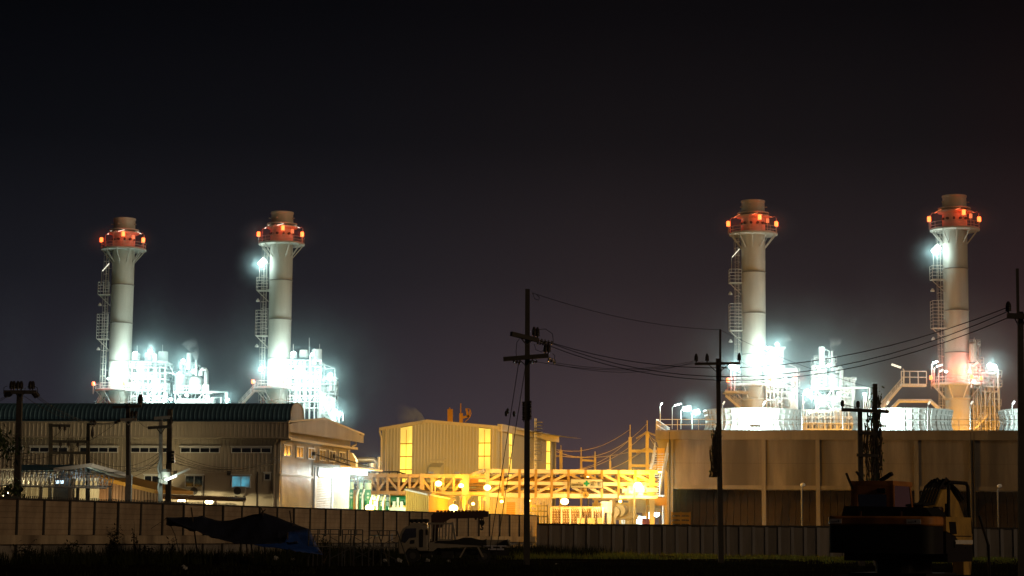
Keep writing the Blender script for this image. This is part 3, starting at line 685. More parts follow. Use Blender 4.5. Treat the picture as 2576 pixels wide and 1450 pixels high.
a = LG; m.path([Wg.pt(a + 1.2, roofz(LG) - .6, .3), Wg.pt(a + .9, roofz(LG) - 1.0, .3), Wg.pt(a + .1, roofz(LG) - 1.2, .15)], .1, 8); m.build('downpipe', M['clads'], t, True)
for i in range(6):
    x = (721.5, 753, 782, 810, 834, 859)[i]; y = (1134, 1138.5, 1142, 1146, 1148.5, 1151)[i]; a, z = Wg.px(x, y, .06)
    ww = .95; m = MB(); o = .05
    for z0, z1 in ((z - .5, z - .4), (z + .42, z + .52)): Wg.box(m, a - ww, a + ww, z0, z1, .02, .14)
    for q in (-ww, -.05, ww - .1): Wg.box(m, a + q, a + q + .1, z - .4, z + .42, .02, .136)
    wd_ = m.build('window', M['wfr'], t); m = MB(); Wg.box(m, a - ww + .1, a + ww - .1, z - .4, z + .42, .02, .10); m.build('pane', M['glass'], wd_)
m = MB()
for x in (789, 839, 876): a, z = Wg.px(x, 1150, .1); Wg.box(m, min(a, LG) - .09, min(a, LG) + .06, zE - 4 if x > 800 else zE - 3.3, zE - .3, .05, .12)
Wg.box(m, 0, .1, 0, zE, .05, .12)
a0, z = Wg.px(704, 1192.5, .1); a1, _ = Wg.px(787, 1198, .1); Wg.box(m, a0, a1, z - .12, z, .05, .16); m.build('corner_trim', M['clads'], t)
(a0, z1), (a1, _) = Wg.px(795, 1199, .1), Wg.px(833.5, 1199, .1)
m = MB(); nn = 44
for i in range(nn): zz = z1 * i / nn; m.quad(Wg.pt(a0, zz, .07), Wg.pt(a1, zz, .07), Wg.pt(a1, zz + z1 / nn * .8, .11), Wg.pt(a0, zz + z1 / nn * .8, .11)); m.quad(Wg.pt(a0, zz + z1 / nn * .8, .11), Wg.pt(a1, zz + z1 / nn * .8, .11), Wg.pt(a1, zz + z1 / nn, .07), Wg.pt(a0, zz + z1 / nn, .07))
dr = m.build('roller_door', M['white'], t)
m = MB(); Wg.box(m, a0 - .5, a0, 0, z1 + .8, .05, .2); Wg.box(m, a1, a1 + .5, 0, z1 + .8, .05, .2); Wg.box(m, a0, a1, z1, z1 + .8, .05, .35); m.build('door_frame', M['white'], dr)
# canopy over the door with its white lamp
a0, z0 = Wg.px(788, 1168, .1); a1 = LG + 2.2; zc = z0
m = MB(); m.hexa([Wg.pt(a0, zc - .1, .1), Wg.pt(a1, zc - .1, .1), Wg.pt(a1, zc - .25, 2.6), Wg.pt(a0, zc - .25, 2.6), Wg.pt(a0, zc + .1, .1), Wg.pt(a1, zc + .1, .1), Wg.pt(a1, zc - .08, 2.6), Wg.pt(a0, zc - .08, 2.6)])
cn = m.build('canopy', M['gclad'], t)
m = MB()
for x0, y0, aa in ((789, 1142, a0 + 3.6), (839, 1148, a1 - 2.0)): a, z = Wg.px(x0, y0, .1); m.bar(Wg.pt(a, z, .1), Wg.pt(aa, zc, 2.4), .09); Wg.box(m, a - .25, a + .25, z - .15, z + .15, .05, .3)
m.build('tie_rod', M['dsteel'], cn)
m = MB(); Wg.box(m, LG - 5.5, LG + .8, zc - .62, zc - .32, 1.2, 1.5); m.build('tube_lamp', E['white'], cn)
for a, W in ((LG * .38, 80), (LG - 7, 300), (LG - 4, 700), (LG - 1.2, 620)): light(Wg.pt(a, zc - .75, 2.1), W, (.82, 1, 1), t, .2)
# air conditioner condensers
for i, x in enumerate((496, 605)):
    a, z = Wf.px(x, 1250, .1); a1, z1_ = Wf.px(x, 1238, .1); z1_ = z + .85; c = Wf.pt(a, z, .3)
    tt = thing('air_conditioner', ['boxy outdoor air conditioner unit under the dark sliding window', 'boxy outdoor air conditioner unit under the blue lit window'][i], 'air conditioner', c, 'outdoor air conditioner units')
    m = MB(); Wf.box(m, a - .48, a + .48, z + .08, z1_, .12, .55); m.build('casing', M['ac'], tt)
    m = MB(); f = Wf.pt(a - .16, (z + z1_) / 2 + .04, .56)
    for r in (.10, .2, .3): m.path([f + Wf.u * r * math.cos(q * PI / 10) + V((0, 0, r * math.sin(q * PI / 10))) for q in range(21)], .012, 4, cap=False)
    m.lathe(f + Wf.n * -.0, [(.31, -.01), (.31, .01)], 4) if False else None
    m.prism([f + Wf.u * .33 * math.cos(q * PI / 10) + V((0, 0, .33 * math.sin(q * PI / 10))) - Wf.n * .012 for q in range(20)], Wf.n * .008); m.build('fan_grille', M['dsteel'], tt)
    m = MB()
    for q in (-.35, .35): Wf.box(m, a + q - .03, a + q + .03, z, z + .08, .0, .55)
    m.build('bracket', M['dsteel'], tt)
# awning with three warm lamps in front of the warehouse foot
t = thing('awning', 'low flat awning with three glowing lamps at the foot of the warehouse', 'awning', Wf.pt(Wf.px(500, 1260)[0], 0, 3))
p0, p1 = P(398, 1252, 165), P(618, 1259, 163); q0 = P(414, 1245, 168.5); q1 = P(616, 1252, 168.5)
m = MB(); m.quad(p0, p1, q1, q0); m.quad(p0 - V((0, 0, .12)), p1 - V((0, 0, .12)), p1, p0)
for i in range(40): a = p0.lerp(p1, i / 39); b = q0.lerp(q1, i / 39); m.bar(a + V((0, 0, .03)), b + V((0, 0, .03)), .10, .06)
m.build('roof_sheet', M['brown'], t)
m = MB()
for f in (0, .33, .66, .98): a = p0.lerp(p1, f); m.bar(V((a.x, a.y + .1, 0)), a, .12); b = q0.lerp(q1, f); m.bar(a - V((0, 0, .15)), b - V((0, 0, .15)), .1)
m.build('post', M['cream'], t)
for x, y in ((390, 1260), (457, 1261.5), (526, 1264)): 
    b = MB(); p = P(x, y, 165.5); b.ball(p, .34, 10, .6); b.build('lamp', E['glow'], t, True); light(p + V((0, .5, .1)), 520, (1, .78, .4), t, .2)
t = thing('white_screen', 'small bright white panel below the awning lamps', 'panel', P(445, 1300, 164)); m = MB(); a = P(413, 1263, 164.4); b = P(463, 1275, 164.4); m.box((a.x, a.y, 0), (b.x, a.y + .1, a.z)); m.box((a.x - .05, a.y - .03, a.z - .1), (b.x + .05, a.y + .14, a.z + .02)); m.build('board', M['white'], t)
# brown ribbed lean-to
B0, B1 = XY(150, 162), XY(398, 158); Fb = Fr(B0, B1)
t = thing('lean_to_shed', 'brown ribbed lean-to shed with a sloping pale roof edge', 'shed', (B1[0], B1[1], 0))
def zl(a):
    return Fb.px(250, 1199)[1] + (Fb.px(395, 1234)[1] - Fb.px(250, 1199)[1]) * max(0, (a - Fb.px(250, 1199)[0])) / (Fb.px(395, 1234)[0] - Fb.px(250, 1199)[0])
a2 = Fb.px(395, 1234)[0]; a1 = Fb.px(250, 1199)[0]
m = MB(); Fb.ribs(m, 0, Fb.len, 0, lambda a: zl(a) - .2, .30, .05); m.build('wall', M['brown'], t)
m = MB(); z1_, z2_ = zl(a1), zl(a2)
m.hexa([Fb.pt(a1, z1_ - .25, .3), Fb.pt(a2, z2_ - .25, .3), Fb.pt(a2, z2_ - .25, -5), Fb.pt(a1, z1_ - .25, -5), Fb.pt(a1, z1_ + .05, .3), Fb.pt(a2, z2_ + .05, .3), Fb.pt(a2, z2_ + .04, -5), Fb.pt(a1, z1_ + .04, -5)])
Fb.box(m, 0, a1, z1_ - .1, z1_ + .1, -5, .3); m.build('roof', M['oran'], t)
light(Fb.pt(a1 + .8, 4.0, 1.6), 90, (1, .72, .4), t, .2)
# pale yellow sheet wall behind the carport, white fascia strip
B2, B3 = XY(-60, 161), XY(248, 157.5); Fy = Fr(B2, B3)
t = thing('sheet_wall', 'pale yellow lit sheet wall behind the open carport', 'wall', (B3[0], B3[1], 0))
m = MB(); zz = Fy.px(120, 1210)[1]; Fy.ribs(m, 0, Fy.len, 0, zz, .5, .04); m.build('sheet', M['cream'], t); m = MB(); Fy.box(m, 0, Fy.len, zz, zz + .22, -.05, .1); m.build('fascia', M['white'], t)
# open carport with truss
Yc = 148
t = thing('carport', 'open carport with lattice truss beams and a white roof edge', 'carport', P(200, 1440, Yc))
r0, r1, r2 = P(135.5, 1183, Yc), P(230, 1171, Yc), P(334, 1200, Yc + 1)
dv = V((-2.8, 9, .25))
m = MB()
for a, b in ((r0, r1), (r1, r2)): m.hexa([a - V((0, 0, .1)), b - V((0, 0, .1)), b + dv - V((0, 0, .1)), a + dv - V((0, 0, .1)), a, b, b + dv, a + dv])
k0, k1 = P(46, 1169, Yc + 3), P(230, 1169.5, Yc + 1.5); m.hexa([P(46, 1185, Yc), P(136, 1183.5, Yc), P(232, 1171, Yc + .2), P(46, 1170, Yc + 2), P(46, 1184, Yc), P(136, 1182.5, Yc), k1, k0])
m.build('roof', M['roof'], t)
m = MB()
for a, b in ((r0, r1), (r1, r2)): m.bar(a + V((0, -.08, .02)), b + V((0, -.08, .02)), .08, .26)
m.build('fascia', M['white'], t)
m = MB(); bot = [P(x, 1222.5 + (x + 10) * .021, Yc + .3) for x in range(-20, 275, 12)]
def topy(x): return 1187 if x < 136 else (1186 - (x - 136) * .075 if x < 195 else 1182 + (x - 195) * .38)
top = [P(x + 4, topy(x), Yc + .3) for x in range(-20, 275, 12)]
m.path(bot, .07, 6); m.path(top, .05, 6)
for i in range(len(bot)):
    m.bar(bot[i], top[i], .06)
    if i + 1 < len(bot): m.bar(bot[i], top[i + 1], .045)
bb = [p + V((-.4, 4, .2)) for p in bot]; tb = [p + V((-.4, 4, .3)) for p in top]; m.path(bb, .06, 6); m.path(tb, .05, 6)
for i in range(len(bb)):
    m.bar(bb[i], tb[i], .06)
    if i + 1 < len(bb): m.bar(bb[i + 1], tb[i], .05)
m.build('truss', M['alum'], t)
m = MB()
for x, y in ((8, 0), (97, 1), (170, 0), (272, 0), (190, 4)): p = PZ(x, 0, Yc + .4 + y); m.bar(p, V((p.x, p.y, P(x, 1226, Yc).z)), .22)
m.build('post', M['conc'], t)
p = P(20, 1240, Yc + 2); m = MB(); m.bar(P(11, 1250, Yc + 2), P(19, 1238, Yc + 2), .26, .2); m.build('tube_lamp', E['glow'], t); light(p + V((0, -.8, .2)), 220, (1, .75, .35), t, .2); light(P(110, 1228, Yc + 6), 260, (1, .80, .42), t, .2); light(P(195, 1226, Yc + 6), 260, (1, .84, .5), t, .2)
light(P(165, 1200, Yc + 2.5), 14, (.6, .85, 1), t, .2); light(P(236, 1192, Yc - 1.3), 16, (1, .9, .65), t, .1); light(P(300, 1203, Yc - 1.0), 12, (1, .9, .65), t, .1)  # bare lights before the front edge, added to brighten the white fascia
t = thing('generator_set', 'dark box generator with a small lit white panel under the carport', 'generator', PZ(152, 0, Yc + 3)); a = PZ(128, 0, Yc + 3); b = PZ(172, 0, Yc + 3)
m = MB(); z = P(150, 1203, Yc + 3).z; m.box((a.x, Yc + 3, .8), (b.x, Yc + 4.5, z)); m.box((a.x + .3, Yc + 3.3, z), (a.x + .7, Yc + 3.7, z + .5)); m.box((b.x - .6, Yc + 3.3, z), (b.x - .3, Yc + 3.6, z + .4)); m.build('cabinet', M['dsteel'], t)
m = MB(); q = P(144, 1213, Yc + 2.95); m.cbox((q.x + .2, Yc + 2.97, q.z), .65, .04, .24); m.build('lit_panel', E['scr'], t); m = MB(); m.box((a.x + .05, Yc + 2.9, .3), (b.x - .25, Yc + 4.4, .8)); m.build('base', M['alum'], t)

# ---------------------------------------------------------------- turbine hall
Hr, Hl, Hb = XY(1250, 238), XY(957, 243.5), XY(1396, 266)
Fh, Fs = Fr(Hl, Hr), Fr(Hr, Hb)
t = thing('turbine_hall', 'tall beige ribbed turbine hall with glowing yellow skylight strips', 'industrial hall', (Hr[0], Hr[1], 0))
zl0, zl1 = Fh.px(957, 1079)[1], Fh.px(1250, 1075)[1]; ap, zp = Fh.px(1075, 1058.5)
def hz(a): return zl0 + (zp - zl0) * a / ap if a < ap else zp + (zl1 - zp) * (a - ap) / (Fh.len - ap)
zs0, zs1 = Fs.px(1254, 1075)[1], Fs.px(1396, 1104)[1]
def sz(a): return zs0 + (zs1 - zs0) * a / Fs.len
def hall_wall(fr, strips, zf, nm):
    cuts = [0]
    for xa, xb in strips: cuts += [fr.px(xa, 1150)[0], fr.px(xb, 1150)[0]]
    cuts.append(fr.len)
    for i in range(0, len(cuts), 2):
        m = MB(); fr.ribs(m, cuts[i], cuts[i + 1], 0, lambda a: zf(a) - .05, .42, .06); m.build('wall', M['hclad'], t)
    for i in range(1, len(cuts) - 1, 2):
        a0, a1 = cuts[i], cuts[i + 1]; m = MB(); m.quad(fr.pt(a0, 0, -.02), fr.pt(a1, 0, -.02), fr.pt(a1, zf(a1) - .3, -.02), fr.pt(a0, zf(a0) - .3, -.02)); st = m.build('skylight_strip', E['strip'], t)
        m = MB(); z = 3.0
        while z < zf(a0) - 1: fr.box(m, a0, a1, z - .06, z + .06, -.01, .02); z += 1.55
        fr.box(m, (a0 + a1) / 2 - .03, (a0 + a1) / 2 + .03, 0, zf(a0) - .5, -.01, .012); m.build('girt', M['oran'], st)
hall_wall(Fh, ((1007, 1036), (1204, 1233)), hz, 'front'); hall_wall(Fs, ((1280, 1288), (1374, 1384)), sz, 'side')
m = MB()
for a0, a1 in ((-.3, ap), (ap, Fh.len + .3)):
    z0, z1 = hz(max(a0, 0)), hz(min(a1, Fh.len)); m.hexa([Fh.pt(a0, z0 - .25, -.1), Fh.pt(a1, z1 - .25, -.1), Fh.pt(a1, z1 - .25, .18), Fh.pt(a0, z0 - .25, .18), Fh.pt(a0, z0 + .12, -.1), Fh.pt(a1, z1 + .12, -.1), Fh.pt(a1, z1 + .12, .18), Fh.pt(a0, z0 + .12, .18)])
m.hexa([Fs.pt(.2, sz(.2) - .5, -.1), Fs.pt(Fs.len, zs1 - .5, -.1), Fs.pt(Fs.len, zs1 - .5, .5), Fs.pt(.2, sz(.2) - .5, .5), Fs.pt(.2, sz(.2) + .35, -.1), Fs.pt(Fs.len, zs1 + .35, -.1), Fs.pt(Fs.len, zs1 + .35, .5), Fs.pt(.2, sz(.2) + .35, .5)])
m.build('roof_edge', M['cream'], t)
m = MB(); bk = (Fh.n * -30)
m.quad(Fh.pt(0, hz(0), 0), Fh.pt(ap, zp, 0), Fh.pt(ap, zp, 0) + bk, Fh.pt(0, hz(0), 0) + bk); m.quad(Fh.pt(ap, zp, 0), Fh.pt(Fh.len, zl1, 0), Fh.pt(Fh.len, zl1, 0) + bk, Fh.pt(ap, zp, 0) + bk); m.build('roof', M['hclad'], t)
m = MB(); m.path([Fh.pt(-.25, zl0 - .3, .15), Fh.pt(.05, zl0 - 1.2, .2), Fh.pt(.1, 0, .2)], .12, 8); m.tube(Fh.pt(.6, zl0, .15), Fh.pt(.6, 0, .15), .08); m.tube(Fh.pt(Fh.len - .6, zl1, .15), Fh.pt(Fh.len - .6, 0, .15), .09); m.tube(Fs.pt(1.0, zs0, .2), Fs.pt(1.0, 0, .2), .13)
m.tube(Fs.pt(Fs.len - 1, zs1, .2), Fs.pt(Fs.len - 1, 0, .2), .13); m.build('downpipe', M['cream'], t, True)
a, z = Fh.px(1102, 1184); m = MB(); 
m.hexa([Fh.pt(a - .8, z - .9, 0), Fh.pt(a + .8, z - .9, 0), Fh.pt(a + .75, z - .95, 1.3), Fh.pt(a - .75, z - .95, 1.3), Fh.pt(a - .8, z + .9, 0), Fh.pt(a + .8, z + .9, 0), Fh.pt(a + .75, z + .35, 1.0), Fh.pt(a - .75, z + .35, 1.0)]); Fh.box(m, a - 1, a + 1, z + 1.2, z + 1.3, 0, .5); m.build('vent_hood', M['hclad'], t)
# caged ladder on the side wall
m = MB(); a, _ = Fs.px(1347, 1100, .6); 
for d in (-.35, .35): m.bar(Fs.pt(a + d, 0, .6), Fs.pt(a + d, sz(a) + 1.9, .6), .12)
z = 2.0
while z < sz(a) + 1.8: m.bar(Fs.pt(a - .35, z, .6), Fs.pt(a + .35, z, .6), .06); m.path([Fs.pt(a - .45, z, .6), Fs.pt(a - .45, z, 1.4), Fs.pt(a + .45, z, 1.4), Fs.pt(a + .45, z, .6)], .05, 4) if z > sz(a) - 2.6 or int(z * 2) % 3 == 0 else None; z += .4
for z in (7.2,): Fs.box(m, a - 2.2, a + .8, z - .12, z, .1, 1.6); m.bar(Fs.pt(a - 1.8, z, 1.5), Fs.pt(a - 1.8, z - 1.6, .1), .12)
for d in (-2.2, -1, .8): m.bar(Fs.pt(a + d, 7.2, 1.55), Fs.pt(a + d, 8.4, 1.55), .07)
m.bar(Fs.pt(a - 2.2, 8.4, 1.55), Fs.pt(a + .8, 8.4, 1.55), .07); m.build('ladder', M['alum'], t)

# small plant between warehouse and hall: pipe elbow, tank, boxy cooler
t = thing('pipe_loop', 'silver insulated pipe loop left of the turbine hall', 'pipe', PZ(930, 0, 240)); m = MB()
m.path([P(885, 1158, 240), P(940, 1157, 240), P(945, 1160, 240), P(947, 1166, 240), P(947, 1200, 240), PZ(947, 0, 240)], .3, 10); m.path([P(948, 1171, 240), P(960, 1163, 240)], .25, 8); m.tube(P(952, 1190, 239), P(953, 1150, 239), .18); m.tube(P(935, 1186, 239), P(935, 1166, 239), .5, n=12); m.build('pipe_run', M['alum'], t, True)
t = thing('vent_box', 'pale angled ventilation box above the canopy at the gable corner', 'vent', PZ(884, 0, 232)); a, b = P(877, 1172, 232), P(895, 1139, 232); m = MB(); m.prism([(a.x, 232, 0), (b.x, 232, 0), (b.x, 232, b.z - .8), (b.x - .5, 232, b.z), (a.x, 232, b.z)], (0, 4, 0)); m.build('casing', M['cream'], t)
t = thing('equipment_skid', 'low clutter of pale tanks and pipes left of the turbine hall', 'equipment', PZ(920, 0, 244)); m = MB(); a, b = P(900, 1195, 244), P(956, 1168, 244); m.box((a.x, 244, 0), (b.x, 248, b.z - .5)); m.lathe((a.x + .6, 242, a.z - 1), [(1, 0), (1, 1.8), (.9, 2.0)], 16); m.lathe((b.x - 2, 242, a.z - 1), [(.8, 0), (.8, 2.0), (.7, 2.2)], 16); m.build('casing', M['clads'], t, True)
light(P(915, 1150, 234), 350, (1, .85, .5), t, .3)

# yellow post and mast behind the hall roof
t = thing('yellow_post', 'thick orange lit post sticking up behind the turbine hall roof', 'post', PZ(1132, 0, 282)); m = MB(); m.bar(PZ(1132, 0, 282), P(1132.5, 1030, 282), .75, .6); m.bar(P(1131, 1032, 282), P(1131, 1026, 282), .2); m.build('shaft', M['oran'], t)
t = thing('switch_mast', 'thin orange lit mast with a side bracket behind the turbine hall roof', 'mast', PZ(1160, 0, 282)); m = MB(); m.bar(PZ(1160, 0, 282), P(1160, 1040, 282), .5); m.bar(P(1159, 1042, 282), P(1159, 1015, 282), .15); m.bar(P(1160, 1052, 282), P(1180, 1047, 282), .3); m.build('shaft', M['oran'], t)
m = MB(); m.bar(P(1178, 1050, 282), P(1173, 1028, 282), .3); m.bar(P(1180, 1048, 282), P(1182, 1032, 282), .15); m.path([P(1173, 1028, 282), P(1183, 1030, 282), P(1185, 1042, 282), P(1180, 1052, 282), P(1170, 1062, 282)], .06, 5); m.build('insulator', M['oran'], t)
light(P(1145, 1075, 276), 700, CO, t, .3)
# ---------------------------------------------------------------- pipe bridges
def truss(t, x0, x1, chords, cols, Y, dep, diag, cw=.34, z_leg=(), mt=None):
    """surveyed flat truss and its twin `dep` metres behind it"""
    mt = mt or M['cream']
    for k, off in enumerate((0, dep)):
        A = P(x0, 1200, Y); B = P(x1, 1200, Y); zs = []
        m = MB()
        for ya, yb in chords:
            za, zb = P((x0 + x1) / 2, ya, Y).z, P((x0 + x1) / 2, yb, Y).z; zs.append((za, zb)); m.box((A.x, Y + off - cw / 2, zb), (B.x, Y + off + cw / 2, za))
        m.build('chord', M['wsteel'] if len(chords) > 2 else mt, t)
        X = [P(c, 1200, Y).x for c in cols]
        for x in X:
            m = MB(); m.box((x - .12, Y + off - cw / 2 - .03, zs[-1][1]), (x + .12, Y + off + cw / 2 + .03, zs[0][0])); m.build('upright', M['must'] if len(chords) > 2 else mt, t)
        if k and len(chords) > 2: continue
        m = MB()
        for i in range(len(X) - 1):
            for (a, b), (c, d) in zip(zs, zs[1:]):
                if diag(i): p, q = (X[i], b), (X[i + 1], c)
                else: p, q = (X[i], c), (X[i + 1], b)
                m.bar((p[0], Y + off, p[1]), (q[0], Y + off, q[1]), .16, .24)
        m.build('diagonal', mt, t)
    m = MB()
    for c in cols:
        x = P(c, 1200, Y).x; m.bar((x, Y, zs[0][0] - .15), (x, Y + dep, zs[0][0] - .15), .2); m.bar((x, Y, zs[-1][1] + .15), (x, Y + dep, zs[-1][1] + .15), .2)
    m.build('cross_beam', mt, t)
    m = MB()
    for j in range(4):
        y = Y + .7 + (dep - 1.2) * j / 3; z = zs[-1][0] + .25 + (j % 2) * .5; m.tube((A.x, y, z), (B.x, y, z), (.12, .2, .16)[j % 3], n=8)
        if len(zs) > 2: m.tube((A.x, y, zs[1][0] + .3), (B.x, y, zs[1][0] + .3), (.2, .1, .15)[j % 3], n=8)
    m.build('pipe', M['brown'], t, True)
    for c in z_leg:
        x = P(c, 1200, Y).x
        for off in (0, dep):
            m = MB(); m.box((x - .24, Y + off - .24, 0), (x + .24, Y + off + .24, zs[0][0] + .03)); m.build('column', mt, t)
    return zs
YA, YB = 207, 197
t = thing('pipe_bridge', 'cream steel pipe bridge with zigzag bracing in front of the turbine hall', 'pipe bridge', PZ(950, 0, YA), 'pipe bridges')
truss(t, 872, 1226, ((1193, 1202), (1236.5, 1245)), [876, 901, 919, 931, 951, 975, 1003.5, 1031, 1060, 1087, 1115, 1142, 1170], YA, 4.0, lambda i: i in (2, 3, 5, 6 + 2, 9), .34, (931, 1062, 1170))
m = MB()
for x in (880, 905, 930, 955, 980, 1000): m.bar(P(x, 1193, YA + 1), P(x, 1187, YA + 1), .1)
m.path([P(876, 1187.5, YA + 1), P(1000, 1187.5, YA + 1), P(1020, 1193, YA + 1)], .09, 6); m.build('handrail', M['dsteel'], t)
m = MB(); rr = random.Random(5)
for i in range(26):
    x = rr.uniform(935, 1215); p = P(x, rr.uniform(1212, 1236), YA + rr.uniform(1, 3)); m.cbox(p, rr.uniform(.3, .9), .4, rr.uniform(.3, .7))
m.build('valve', M['oran'], t)
# big flat duct hanging down at the junction
m = MB(); p = [P(1170, 1196, YA - 1.2), P(1170, 1243, YA - 1.2), P(1173, 1248, YA - 1.2), P(1177, 1250, YA - 1.2)]
a, b = P(1162, 1246, YA - 1.5), P(1180, 1195, YA - 1.5); m.box((a.x, YA - 1.6, a.z), (b.x, YA - .8, b.z)); m.path([V(((a.x + b.x) / 2, YA - 1.2, a.z)), V(((a.x + b.x) / 2, YA - 1.2, a.z - .5))], .7, 14, .2); m.build('duct', M['cream'], t, True)
for x, W in ((1085, 2600), (1150, 5200), (1212, 12000)):  # floodlights added out of sight behind the chord to light the hall front
    p = P(x, 1191, YA + 4.6); m = MB(); m.cbox(p, .5, .3, .35); m.build('floodlight', M['alum'], t); light(p + V((0, .4, .1)), W, (1, .52, .09), t, .2, spot=((.05 if x < 1200 else .02, 1, .12), 110))
t = thing('pipe_bridge', 'brightly lit nearer pipe bridge carrying the white safety sign', 'pipe bridge', PZ(1226, 0, YB), 'pipe bridges')
colsB = [1228, 1265, 1307, 1348, 1388, 1430, 1473, 1514, 1556, 1598, 1640]
zB_ = truss(t, 1224, 1655, ((1182, 1192), (1213, 1221.5), (1242.5, 1252)), colsB, YB, 4.5, lambda i: i >= 5, .40, (1640,))
m = MB(); a = P(1220.5, 1300, YB); b = P(1231.5, 1182, YB); m.box((a.x, YB - .3, 0), (b.x, YB + .3, b.z + .06)); m.bar(P(1190, 1195, YA - 2), P(1222, 1184, YB), .3, .35); m.build('main_column', M['cream'], t)
m = MB(); p = P(1474, 1245, YB - .5); m.prism([p + V((.30 * math.cos(q * PI / 10), 0, .30 * math.sin(q * PI / 10))) for q in range(20)], (0, .06, 0)); pl = m.build('height_plate', M['yel'], t)
def text(body, loc, size, mt, parent, w=None, name='lettering', ext=.012):
    cu = bpy.data.curves.new(name, 'FONT'); cu.body = body; cu.size = size; cu.extrude = ext; cu.align_x = 'LEFT'
    o = bpy.data.objects.new(name, cu); C.objects.link(o); bpy.context.view_layer.update()
    me = bpy.data.meshes.new_from_object(o.evaluated_get(bpy.context.evaluated_depsgraph_get())); bpy.data.objects.remove(o)
    me.materials.clear(); me.materials.append(mt)
    xs = [v.co.x for v in me.vertices] or [0]; ys_ = [v.co.y for v in me.vertices] or [0]
    x0, x1, y0 = min(xs), max(xs), min(ys_)
    sx_ = (w / (x1 - x0)) if w and x1 > x0 else 1
    for v in me.vertices: v.co = V(((v.co.x - x0) * sx_, -v.co.z, v.co.y))
    o = bpy.data.objects.new(name, me); C.objects.link(o); o.parent = parent; o.location = V(loc) - wl(parent); return o
text('6', (p.x - .11, YB - .53, p.z - .15), .42, M['ink'], pl)
sa, sb = P(1436, 1227, YB - .7), P(1515.5, 1206.8, YB - .7)
s = thing('safety_sign', 'white safety first sign with a green cross on the pipe bridge', 'sign', (sa.x, YB - .7, sa.z))
m = MB(); m.box((sa.x, YB - .7, sa.z), (sb.x, YB - .62, sb.z)); m.build('board', M['signw'], s)
m = MB(); fr_ = .06
for lo, hi in (((sa.x - fr_, sa.z - fr_), (sb.x + fr_, sa.z)), ((sa.x - fr_, sb.z), (sb.x + fr_, sb.z + fr_)), ((sa.x - fr_, sa.z), (sa.x, sb.z)), ((sb.x, sa.z), (sb.x + fr_, sb.z))): m.box((lo[0], YB - .74, lo[1]), (hi[0], YB - .6, hi[1]))
m.build('frame', M['dsteel'], s)
W_ = sb.x - sa.x; H_ = sb.z - sa.z
text('ปลอดภัยไว้ก่อน', (sa.x + W_ * .02, YB - .72, sa.z + H_ * .14), H_ * .62, M['ink'], s, W_ * .37)
text('SAFETY FIRST', (sa.x + W_ * .615, YB - .72, sa.z + H_ * .16), H_ * .85, M['ink'], s, W_ * .36)
m = MB(); cx, cz = sa.x + W_ * .50, sa.z + H_ * .5; q = H_ * .13; R_ = H_ * .36; m.box((cx - R_, YB - .722, cz - q), (cx + R_, YB - .70, cz + q)); m.box((cx - q, YB - .722, cz + q), (cx + q, YB - .70, cz + R_)); m.box((cx - q, YB - .722, cz - R_), (cx + q, YB - .70, cz - q)); m.build('green_cross', M['sgreen'], s)

# ---------------------------------------------------------------- sodium lamps
def sodium(x, y, Y, W, label, post=True, r=.42, fill=(0, -1.2, .1), m_='sod', col=CO, back=0, name='sodium_lamp'):
    p = P(x, y, Y); t = thing(name, label, 'lamp', (p.x, Y, 0) if post else p, 'sodium lamps round the pipe bridges')
    b = MB(); b.ball(p, r, 12, .8); b.build('lamp_globe', E[m_], t, True); m = MB()
    if post: m.tube((p.x - .35, Y + .1, 0), (p.x - .35, Y + .1, p.z - .2), .09, .07, 8); m.path([(p.x - .35, Y + .1, p.z - .2), (p.x - .2, Y + .1, p.z + .2), (p.x, Y + .05, p.z + .25)], .06, 6); m.build('post', M['polel'], t)
    else: m.cbox(p + V((0, .3, .15)), .35, .3, .3); m.build('bracket', M['dsteel'], t)
    light(p + V(fill), W * SOD, col, t, .3)
    if back: light(p + V((0, 1.5, .5)), back * SOD, col, t, .3)
    return t
sodium(1103, 1217, 202, 1700, 'glaring orange lamp on a thin post before the zigzag pipe bridge', True, .34, back=900)
sodium(1160, 1222, 205, 800, 'orange lamp beside the flat hanging duct', False, .26, (.2, -2.2, 0), back=600)
sodium(1226, 1227, 195.5, 1500, 'starry orange lamp on the white main column of the pipe bridge', False, .34, (.6, -1.4, .3), back=900)
sodium(1605, 1222, 195, 20000, 'brightest orange lamp near the right end of the pipe bridge', True, .42, (1.5, -4.5, 4.5), back=3500)
sodium(930, 1278, 194, 900, 'low slanted yellow lamp in front of the green cooling pods', False, .42, (.2, -.7, .6), 'sod', (1, .60, .10))
sodium(1141, 1279, 192, 900, 'low slanted yellow lamp behind the crane boom', False, .42, (0, -.7, .6), 'sod', (1, .52, .06))
sodium(1420, 1262, 200, 1600, 'yellow lamp glowing under the pipe bridge above the stacked pipes', False, .4, (0, -1.2, -.3), 'sod', (1, .50, .04), back=900)
for x, y, Y, W, lb in ((1190, 1268, 203, 700, 'small orange lamp among the upright pipes under the duct'), (1262, 1262, 203, 1500, 'small orange lamp under the bridge left of the roller door'), (1330, 1260, 203, 1500, 'small orange lamp under the bridge behind the tallest pole'), (1560, 1262, 206, 2200, 'small orange lamp under the bridge above the round vessel')):  # lamps added to brighten the space under the bridge
    p = P(x, y, Y); tt = thing('bulkhead_lamp', lb, 'lamp', p, 'small lamps under the bridge'); m = MB(); m.ball(p, .16, 8, .8); m.build('globe', E['sod'], tt, True); m = MB(); m.cbox(p + V((0, 0, .2)), .3, .3, .14); m.bar(p + V((0, 0, .25)), P(x, 1252, Y), .08); m.build('hanger', M['dsteel'], tt); light(p + V((0, -.5, -.3)), W, CO, tt, .2)
